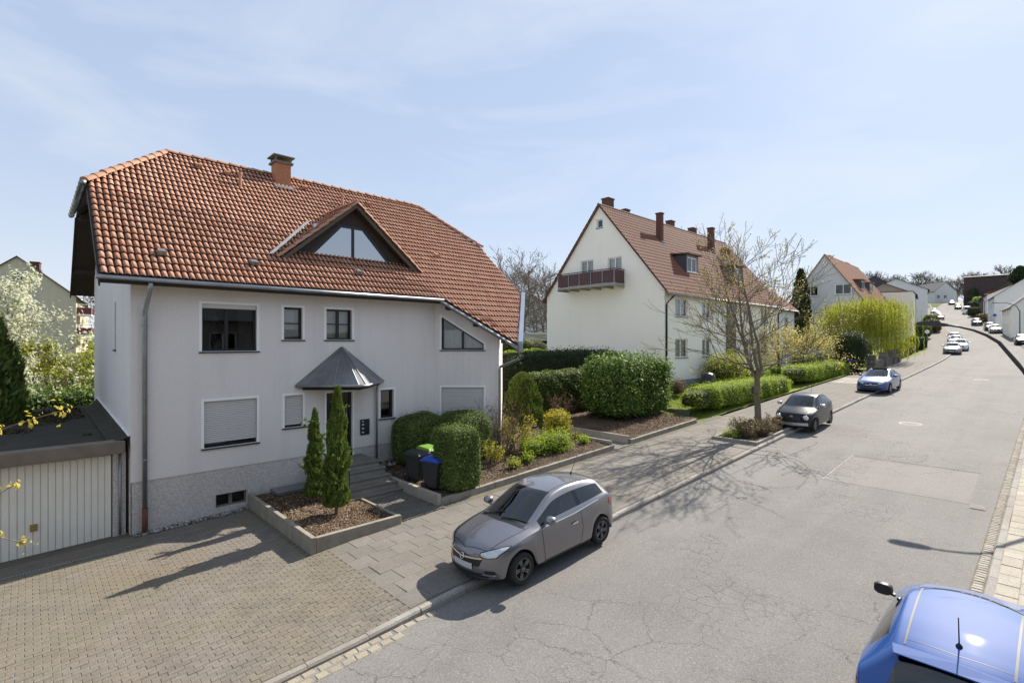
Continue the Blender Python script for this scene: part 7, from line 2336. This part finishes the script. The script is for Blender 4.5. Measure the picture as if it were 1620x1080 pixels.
g = G(); g.add([(20.12, 2.1, 5.452), (20.28, 2.1, 5.452), (20.29, 2.58, 5.497), (20.11, 2.58, 5.497)], [(3, 2, 1, 0)]); g.obj('lens', MT['white_pvc'], lp)

# ---- gardens past the cream house
tree('magnolia_tree', (49.5, 14.6, float(zr(50)) + .35), 3.9, .09, 'spreading tree covered in pale yellow blossom behind the far hedge', 412, None, MT['bark_dark'], MT['lf_cream'], 3, .13, .09, .14,
     trunk_h=.12, levels=4, nb=(10, 5, 4, 3), spread=.9, upward=.25, lratio=.7, wig=.15, leaders=3, rmin=.006)
tree('magnolia_tree', (46.5, 15.4, float(zr(46)) + .4), 3.6, .07, 'smaller yellow-blossomed tree in front of the pale house', 415, None, MT['bark_dark'], MT['lf_cream'], 3, .12, .08, .14,
     trunk_h=.12, levels=4, nb=(9, 5, 4, 3), spread=.9, upward=.25, lratio=.7, wig=.15, leaders=3, rmin=.006)
bush('evergreen_bush', (56.0, 12.4, float(zr(56)) + .1), (1.3, 1.2, 1.75), 'tall dark rounded evergreen bush beside the stone wall', 'bush', MT['lf_dark'], 12000, .12, .06, 2.8, .15, .22, 2.2, seed=81, sprigs=.25)
bush('box_hedge', (52.2, 15.3, float(zr(52)) + .3), (2.0, .7, .7), 'square clipped hedge behind the blossoming tree', 'hedge', MT['lf_privet'], 7000, .09, .045, 5, .06, .1, 3, seed=83)
def far_bin(x, y, lid, label):
    z = float(zr(x)) + .12
    b = thing('wheeled_bin', (x, y, z), label, 'bin', 'wheeled bins')
    g = G(); g.add([V(-.22, -.24, .03), V(.22, -.24, .03), V(.22, .26, .03), V(-.22, .26, .03), V(-.28, -.34, 1.0), V(.28, -.34, 1.0), V(.28, .34, 1.0), V(-.28, .34, 1.0)], [(3, 2, 1, 0), (4, 5, 6, 7)] + [(i, (i + 1) % 4, 4 + (i + 1) % 4, 4 + i) for i in range(4)]); g.obj('body', MT['bin_grey'], b, local=True)
    g = G(); g.box(-.31, .31, -.37, .37, 1.0, 1.08); g.obj('lid', lid, b, local=True, bevel=.02)
far_bin(54.6, 12.0, MT['bin_blue'], 'wheeled bin with blue lid beside the dark evergreen bush')
far_bin(53.8, 13.2, MT['bin_grey'], 'grey wheeled bin behind the far hedge')
far_bin(52.9, 13.3, MT['bin_grey'], 'grey wheeled bin standing left of its neighbour behind the far hedge')

# stone garden wall with pillars
sw = thing('stone_wall', (63, 11.2, float(zr(63))), 'low rubble stone garden wall with square pillars before the willow', 'wall')
def stones(x0, x1, y0, y1, h, seed):
    r = np.random.default_rng(seed)
    zz = .0
    while zz < h - .04:
        hh = r.uniform(.16, .26); x = x0
        while x < x1 - .05:
            l = min(r.uniform(.25, .5), x1 - x)
            zb = float(zr(x)) + .1 + zz
            g = G(); g.box(x + .008, x + l - .008, y0 - r.uniform(0, .03), y1 + r.uniform(0, .03), zb, zb + min(hh, h - zz) - .012); g.obj('stone', MT['rubble'], sw)
            x += l
        zz += hh
for x in (57.2, 62.3, 66.4, 69.0): stones(x, x + .7, 10.75, 11.4, 1.45, int(x))
for a, b in ((57.9, 62.3), (63.0, 66.4), (67.1, 69.0)): stones(a, b, 10.9, 11.2, .8, int(a) + 7)
bumpy('lawn', 57, 92, 11.2, 17.0, lambda x, y: zr(x) + .12 + np.clip((y - 11.5) / 4, 0, 1) * .3 + np.maximum(0, yo(x)) * 0, MT['lawn'], .8, .02)

def willow(c, h, r_, label, seed):
    c = np.asarray(c, float)
    t = thing('weeping_willow', tuple(c), label, 'tree')
    rr = np.random.default_rng(seed)
    trunk = [(c, c + V(.1, 0, h * .25), .22, .18), (c + V(.1, 0, h * .25), c + V(0, .1, h * .5), .18, .14)]
    segs, lv, nv = [], [], []
    top = c + V(0, .1, h * .5)
    for k in range(26):
        a = k * 2.4; q = r_ * math.sqrt(rr.uniform(.05, 1)) * .82
        e = c + V(math.cos(a) * q * 1.0, math.sin(a) * q, h * (1 - .22 * (q / r_) ** 2) * rr.uniform(.88, 1.0))
        mid = (top + e) / 2 + V(0, 0, h * .14)
        segs += [(top, mid, .08, .05), (mid, e, .05, .02)]
        for s_ in range(44):
            p = e + rr.normal(0, 1, 3) * V(r_ * .17, r_ * .17, h * .05)
            L = min(p[2] - c[2] - .25, h * rr.uniform(.35, .85)); m = int(L / .13)
            out = unit(V(p[0] - c[0], p[1] - c[1], 0)) * .25
            d = rr.normal(0, .05, 3)
            pts = p + np.outer(np.linspace(0, 1, m) ** .7, out) + np.outer(np.linspace(0, 1, m), V(d[0], d[1], -L)) + rr.normal(0, .03, (m, 3))
            lv.append(pts); nv.append(np.tile(rr.normal(size=3) * V(1, 1, .2), (m, 1)))
    v, f = limbs(trunk, 8); leaf_obj('trunk', v, f, MT['bark'], t)
    v, f = limbs(segs, 5); leaf_obj('branches', v, f, MT['bark'], t)
    P = np.concatenate(lv); Nn = np.concatenate(nv)
    v, f = leaves(P, Nn, .22, .06, seed, 3.0, .25); leaf_obj('crown', v, f, MT['lf_willow'], t)
willow((69.5, 13.9, float(zr(69.5)) + .2), 7.2, 4.7, 'bright yellow-green weeping willow before the gable house', 91)
bush('evergreen_bush', (64.5, 13.5, float(zr(64)) + .2), (1.6, 1.2, 1.2), 'dark bush at the foot of the willow', 'bush', MT['lf_thuja'], 5000, .14, .07, 2.4, .2, .3, 2, seed=93)

def picket(x0, x1, yf, h, step, label, mat, group='garden fences'):
    t = thing('picket_fence', ((x0 + x1) / 2, float(yf((x0 + x1) / 2)), float(zr((x0 + x1) / 2))), label, 'fence', group)
    for x in np.arange(x0, x1, step):
        y = float(yf(x)); z = float(zr(x)) + .1
        g = G(); g.box(x, x + step * .5, y, y + .03, z, z + h); g.obj('picket', mat, t)
    for hh in (.25, .75):
        g = G()
        for a in np.arange(x0, x1, 2.0):
            b = min(a + 2.0, x1); pa = V(a, float(yf(a)) + .03, float(zr(a)) + .1 + h * hh); pb = V(b, float(yf(b)) + .03, float(zr(b)) + .1 + h * hh)
            g.obox(pa, pb - pa, V(0, .04, 0), V(0, 0, .08))
        g.obj('rail', mat, t)
fence_y = lambda x: yl(x) + 3.75
picket(70.2, 79, fence_y, .95, .22, 'dark picket fence beyond the stone wall', MT['wood_dark'])
picket(80, 90, fence_y, .95, .22, 'dark picket fence along the far front lawn', MT['wood_dark'])
for k, (x, y, a, h, lab) in enumerate([(84, 14.0, .7, .7, 'round green shrub on the far front lawn'), (88, 13.2, .9, .8, 'loose shrub at the far end of the front lawn'), (90.5, 12.6, .8, 1.1, 'bushy shrub at the lawn corner by the pavement')]):
    bush('garden_shrub', (x, y, float(zr(x)) + .2), (a, a, h), lab, 'shrub', MT['lf_privet'] if k != 1 else MT['lf_spring'], 2500, .14, .07, 2.3, .12, .2, 2.5, seed=300 + k, group='shrubs on the far lawn')
bush('conifer_hedge', (97.5, 12.9, float(zr(97)) + .1), (5.0, .9, .9), 'dark clipped hedge at the end of the far lawn', 'hedge', MT['lf_dark'], 6000, .18, .09, 5, .1, .15, 2, seed=310, rz=.06)

# ---- behind the garage at the left
bush('garden_hedge', (.6, 27.6, .6), (3.0, .7, 1.2), 'leafy hedge behind the garage roof', 'hedge', MT['lf_laurel'], 9000, .13, .07, 4, .15, .25, 2.5, seed=320, sprigs=.3)
spiky('dark_conifer', (-1.55, 22.6, .3), 6.2, 1.75, 'large dark conifer standing left behind the garage', 'tree', MT['lf_yew'], 26000, 331, .22, .09, .25, taper=.6)
tree('blossom_tree', (-3.2, 31.5, .6), 7.2, .14, 'tree in cream white blossom behind the garage', 341, None, MT['bark_dark'], MT['lf_white'], 12, .16, .10, .17,
     trunk_h=.15, levels=4, nb=(12, 5, 4, 3), spread=.9, upward=.25, lratio=.62, wig=.16, leaders=3, rmin=.008)
tree('blossom_tree', (1.0, 32.6, .6), 3.9, .10, 'lower blossoming tree with greenish leaves close to the house corner', 347, None, MT['bark_dark'], MT['lf_spring'], 9, .15, .09, .17,
     trunk_h=.12, levels=4, nb=(10, 5, 4, 3), spread=.9, upward=.2, lratio=.68, wig=.16, leaders=3, rmin=.008)
sh = thing('garden_shed', (4.0, 40.5, .8), 'low flat-roofed outbuilding between the grey house and the blossom', 'shed')
g = G(); g.box(1.2, 7.5, 39, 44, -.5, 3.0); g.obj('wall', MT['plaster_greybrown'], sh)
g = G(); g.box(1.0, 7.7, 38.7, 44.3, 3.0, 3.3); g.obj('flat_roof', MT['concrete'], sh)
bush('evergreen_bush', (3.2, 48, 1.0), (2.4, 1.6, 1.6), 'yellow-green bushes below the beige house balconies', 'bush', MT['lf_spring'], 3500, .2, .1, 2.3, .2, .3, 1.5, seed=351)
tree('bare_tree', (8.0, 80, 1.6), 11, .2, 'budding reddish tree right of the beige house', 353, 'trees behind the houses', MT['bark_grey'], MT['lf_redbrown'], 3, .25, .15, .3, trunk_h=.2, levels=4, nb=(10, 4, 4, 3), leaders=2, lratio=.55, rmin=.02)
picket(-3, 4, lambda x: 37.2 + 0 * x, 1.2, .3, 'wooden fence behind the blossoming trees', MT['bark_dark'])
# ------------------------------------------------------------------ things far off
wh = dict(wall=MT['plaster_white'], roof=MT['tile_dark'])
def simple_house(name, o, rz, L, W, he, hr, label, mats, fw=(), gw=(), **kw):
    return gable_house(name, o, rz, L, W, he, hr, label, mats, fw, gw, relief=False, sill=False, base_drop=5, group='houses up the street', **kw)
W2 = lambda n, z, x0=1.2, dx=3.0, w=1.3, h=1.4: [(x0 + i * dx, x0 + i * dx + w, z, z + h) for i in range(n)]
# left side
simple_house('flat_block', (105.0, 14.6, float(zr(105))), .08, 6, 9, 8.8, 8.9, 'cream box-like annex beyond the tan roofed house', dict(wall=MT['plaster_cream'], roof=MT['concrete']), gutter=False, over=.1)
simple_house('ivy_house', (119, 16.3, float(zr(119))), .12, 14, 9, 8.4, 10.6, 'brown creeper-covered house on the left going uphill', dict(wall=MT['plaster_greybrown'], roof=MT['concrete']), W2(3, 2, 1.5, 4), W2(2, 5, 2, 3))
simple_house('apartment_block', (154, 18.6, float(zr(154))), .14, 20, 12, 8.6, 11.6, 'white apartment block with dark roof on the left of the hill', wh, W2(5, 1.2, 1.5, 3.8) + W2(5, 4.4, 1.5, 3.8), W2(3, 5, 1.5, 3.4))
simple_house('dark_house', (215, 33.5, float(zr(232))), .14, 16, 14, 6.5, 11.5, 'dark slate-clad house near the hilltop', dict(wall=plain('slate_wall', (.055, .06, .075), (.08, .085, .10), 2, .8), roof=MT['tile_dark']))
simple_house('crest_house', (276, 24.0, 21.4), .9, 12, 10, 4.2, 8.0, 'white house with dark roof standing where the street crests', wh, W2(3, 1.2), W2(2, 1.2))
simple_house('brick_building', (264, 6.0, 19.6), 1.62, 14, 30, 7.4, 9.0, 'long dark brick building at the top of the hill', dict(wall=MT['brick_far'], roof=MT['tile_dark']), gutter=False)
# right side: fronts look towards the street (+y)
def right_house(x, yc, L, W, he, hr, label, mats, rz=.13, wins=True, gw=()):
    # front-left corner for a house whose +y side follows the street: use the back windows
    return gable_house('street_house', (x, yc - W, float(zr(x))), rz, L, W, he, hr, label, mats, (), gw, W2(int(L / 3.2), 1.0) + W2(int(L / 3.2), 3.9) if wins else (), relief=False, sill=False, base_drop=6, group='houses up the street', gutter=False)
right_house(121, 3.6, 12, 11, 5.2, 10.2, 'pale house with steep dark roof nearest on the right', dict(wall=MT['plaster_cream'], roof=MT['tile_dark']))
right_house(148, 6.9, 13, 14, 6.3, 11.6, 'white gabled house with a small attic window on the right of the hill', wh, gw=[(5.2, 6.0, 7.4, 8.4)])
right_house(172, 9.3, 9, 9, 6.0, 8.2, 'white house with balconies further up on the right', wh)
right_house(190, 11.2, 9, 10, 5.0, 9.2, 'brown brick house half hidden behind the white ones on the right', dict(wall=MT['brick_far'], roof=MT['tile_dark']))
g = G(); P = []
for k in range(9):
    a = PI * k / 8; P += [V(176.5, 9.9 - 2.6 * (k / 8), 17.2 + .9 * math.sin(a)), V(180.5, 9.9 - 2.6 * (k / 8), 17.2 + .9 * math.sin(a))]
g.add(P, [(2 * i, 2 * i + 1, 2 * i + 3, 2 * i + 2) for i in range(8)]); g.box(176.3, 180.7, 7.2, 10.0, 16.9, 17.2)
tag(g.obj('roof_awning', MT['pink']), 'pink awning on the roof terrace of the white house', 'awning')
# garden walls and shrubs on the right
for k, (x, y, a, h, lab) in enumerate([(163, 9.2, 2.5, 1.0, 'dry bushes before the white houses on the right'), (186, 12.6, 3.0, 1.3, 'dark hedge on the right of the hill'), (212, 14.6, 4.0, 1.8, 'dense dark shrubs beyond the van'), (232, 16.0, 5.0, 3.4, 'dark evergreen clump high on the right'), (221, 14.0, 5, 2.2, 'bright clipped hedge above the van'), (118, 15.0, 2.0, 1.6, 'shrubs at the foot of the creeper-covered house'), (134, 15.4, 2.4, 1.4, 'brown bushes on the left of the hill'), (145, 17.0, 2.4, 1.6, 'bushes before the white apartment block')]):
    bush('roadside_bush', (x, y, float(zr(x))), (a, 1.4, h), lab, 'bush', (MT['lf_dry'], MT['lf_dark'], MT['lf_dark'], MT['lf_dark'], MT['lf_privet'], MT['lf_thuja'], MT['lf_dry'], MT['lf_thuja'])[k], 2600, .3, .15, 2.4, .25, .35, 1.4, seed=400 + k, group='bushes up the street')
def small_lamp(x, y, label, flip=1):
    t = thing('street_lamp', (x, y, float(zr(x)) + .1), label, 'street lamp', 'street lamps up the street')
    z = float(zr(x)) + .1
    g = G(); g.tube([(x, y, z), (x, y, z + 4.6), (x, y + flip * .4, z + 5.5), (x, y + flip * 1.4, z + 6.0), (x, y + flip * 2.6, z + 6.1)], [.08, .06, .055, .05, .045], 6); g.obj('post', MT['lamp_post'], t)
    g = G(); g.box(x - .1, x + .1, y + min(flip * 2.5, flip * 3.2), y + max(flip * 2.5, flip * 3.2), z + 6.05, z + 6.16); g.obj('lamp_head', MT['lamp_post'], t)
small_lamp(113.5, float(yr(113.5)) - .6, 'far curved street lamp before the pale house on the right')
small_lamp(163, float(yr(163)) - .6, 'small distant street lamp by the white houses')

def sign(x, y, label, col):
    z = float(zr(x)) + .1
    t = thing('road_sign', (x, y, z), label, 'road sign', 'road signs up the street')
    g = G(); g.tube([(x, y, z), (x, y, z + 2.6)], .035, 6); g.obj('post', MT['zinc'], t)
    g = G(); g.lathe((x - .04, y, z + 2.45), [(.02, -.02), (.3, -.015), (.3, .015), (.02, .02)], 14, axis=(-1, .1, 0)); g.obj('disc', col, t)
sign(122, float(yr(122)) - .7, 'small round sign on a post before the pale house on the right', MT['white_trim'])
sign(146, float(yr(146)) - .7, 'small round blue sign on a post beside the white gabled house', MT['bin_blue'])
sign(98, float(yl(98)) + 3.2, 'small round white sign at the left pavement by the far hedge', MT['white_trim'])
# behind, between the two nearer houses
bumpy('ground_bank', 40, 120, 40, 120, lambda x, y: zr(x) + .2 + (y - 40) * .06, MT['field'], 6, .2)
sd = thing('garden_shed', (54, 50, 3), 'white flat-roofed shed seen between the two houses', 'shed')
g = G(); g.box(52.2, 57.5, 49.5, 55, 2, 6.0); g.obj('wall', MT['plaster_white'], sd)
g = G(); g.box(52.0, 57.7, 49.2, 55.3, 6.0, 6.3); g.obj('flat_roof', MT['white_trim'], sd)
g = G(); g.box(53.2, 54.8, 49.46, 49.5, 4.6, 5.1); g.obj('window', MT['glass_dark'], sd)
simple_house('white_house', (82, 74, 6.0), .1, 10, 9, 6.5, 9.5, 'white house far behind the bare trees', dict(wall=MT['plaster_white'], roof=MT['zinc_blue']), W2(3, 1.2) + W2(3, 4), W2(2, 4))
for k, (x, y, a, h, lab) in enumerate([(29, 28.5, 2.6, 1.4, 'clipped bright hedge behind the grey house'), (36, 36, 3.0, 1.7, 'green hedge before the white shed'), (46, 47, 3.5, 1.6, 'hedge behind the cream house'), (24.5, 27.5, 2.4, 1.2, 'low green hedge in the garden behind')]):
    bush('garden_hedge', (x, y, float(zr(x)) + .4), (a, 1.2, h), lab, 'hedge', MT['lf_privet'] if k % 2 == 0 else MT['lf_thuja'], 5000, .16, .08, 4, .2, .25, 2, seed=430 + k, group='hedges in the back gardens')

# ---- bare trees: a few skeletons, each copied; far ones are built coarser
proto = []
for k in range(6):
    far = k >= 4
    t = tree('bare_tree', (0, 0, 0), 15.0, .26, 'tree', 500 + k, 'trees behind the houses', MT['bark_grey'], MT['lf_redbrown'], 1, .22, .10, .35,
             trunk_h=.22, levels=4, nb=(14, 6, 5, 3) if not far else (15, 6, 5, 3), spread=.75, upward=.5, lratio=.52, wig=.13, leaders=2, rmin=.022 if not far else .045)
    proto.append(t)
used = [False] * 6
def plant(x, y, z, s, rz_, label, k):
    if not used[k]: o = proto[k]; used[k] = True
    else: o = copy_tree(proto[k])
    o.location = (x, y, z); o.rotation_euler = (0, 0, rz_); o.scale = (s, s, s)
    WORLD_LOC[o.name] = V(x, y, z)
    o['label'] = label
r = np.random.default_rng(9)
spots = []
for x, y in ((46, 46.5), (49, 44), (43.5, 51), (56, 56), (50, 60), (62, 57), (66, 66), (40, 58), (74, 60), (58, 70), (52, 50), (60, 50), (70, 72), (46, 66)):
    spots.append((x, y, zr(x) + .6 + (y - 40) * .06, r.uniform(.7, .93), 'bare tree in the wood between the two houses', 0))
for x, y, s in ((66, 35, 1.05), (58, 33, 1.0), (74, 34, .95), (80, 38, 1.1), (70, 26.5, .75), (64, 30, .95)):
    spots.append((x, y, zr(x) + .3, s, 'bare budding tree rising behind the cream house roof', 0))
for i in range(34):
    x = 296 + r.uniform(-10, 34) + i * .5
    spots.append((x, 70 - i * 2.3 + r.uniform(-2, 2), 21.5, r.uniform(.8, 1.15), 'bare tree on the ridge at the end of the street', 1))
for i in range(10):
    spots.append((150 + i * 9 + r.uniform(-3, 3), 38 + i * 2.4 + r.uniform(-4, 4), zr(150 + i * 9) + .5, r.uniform(.8, 1.05), 'bare tree behind the houses on the left of the hill', 1))
n0 = n1 = 0
for i, (x, y, z, s, lab, far) in enumerate(spots):
    plant(x, y, float(z), s, r.uniform(0, 6.28), lab, 4 + i % 2 if far else i % 4)
for k, (x, y, h, rr_, lab) in enumerate([(80, 23.8, 12.2, 1.25, 'dark conifer behind the street tree crown'), (196, 4.0, 13, 3.4, 'large dark conifer at the right edge above the roofs'), (188, -2, 14, 3.6, 'second dark conifer at the right edge above the roofs'), (125, 21.5, 9, 2.2, 'dark conifer behind the creeper-covered house')]):
    spiky('dark_conifer', (x, y, float(zr(x))), h, rr_, lab, 'tree', MT['lf_dark'], 6000, 600 + k, .6, .25, .3, 'far conifers', taper=.6)
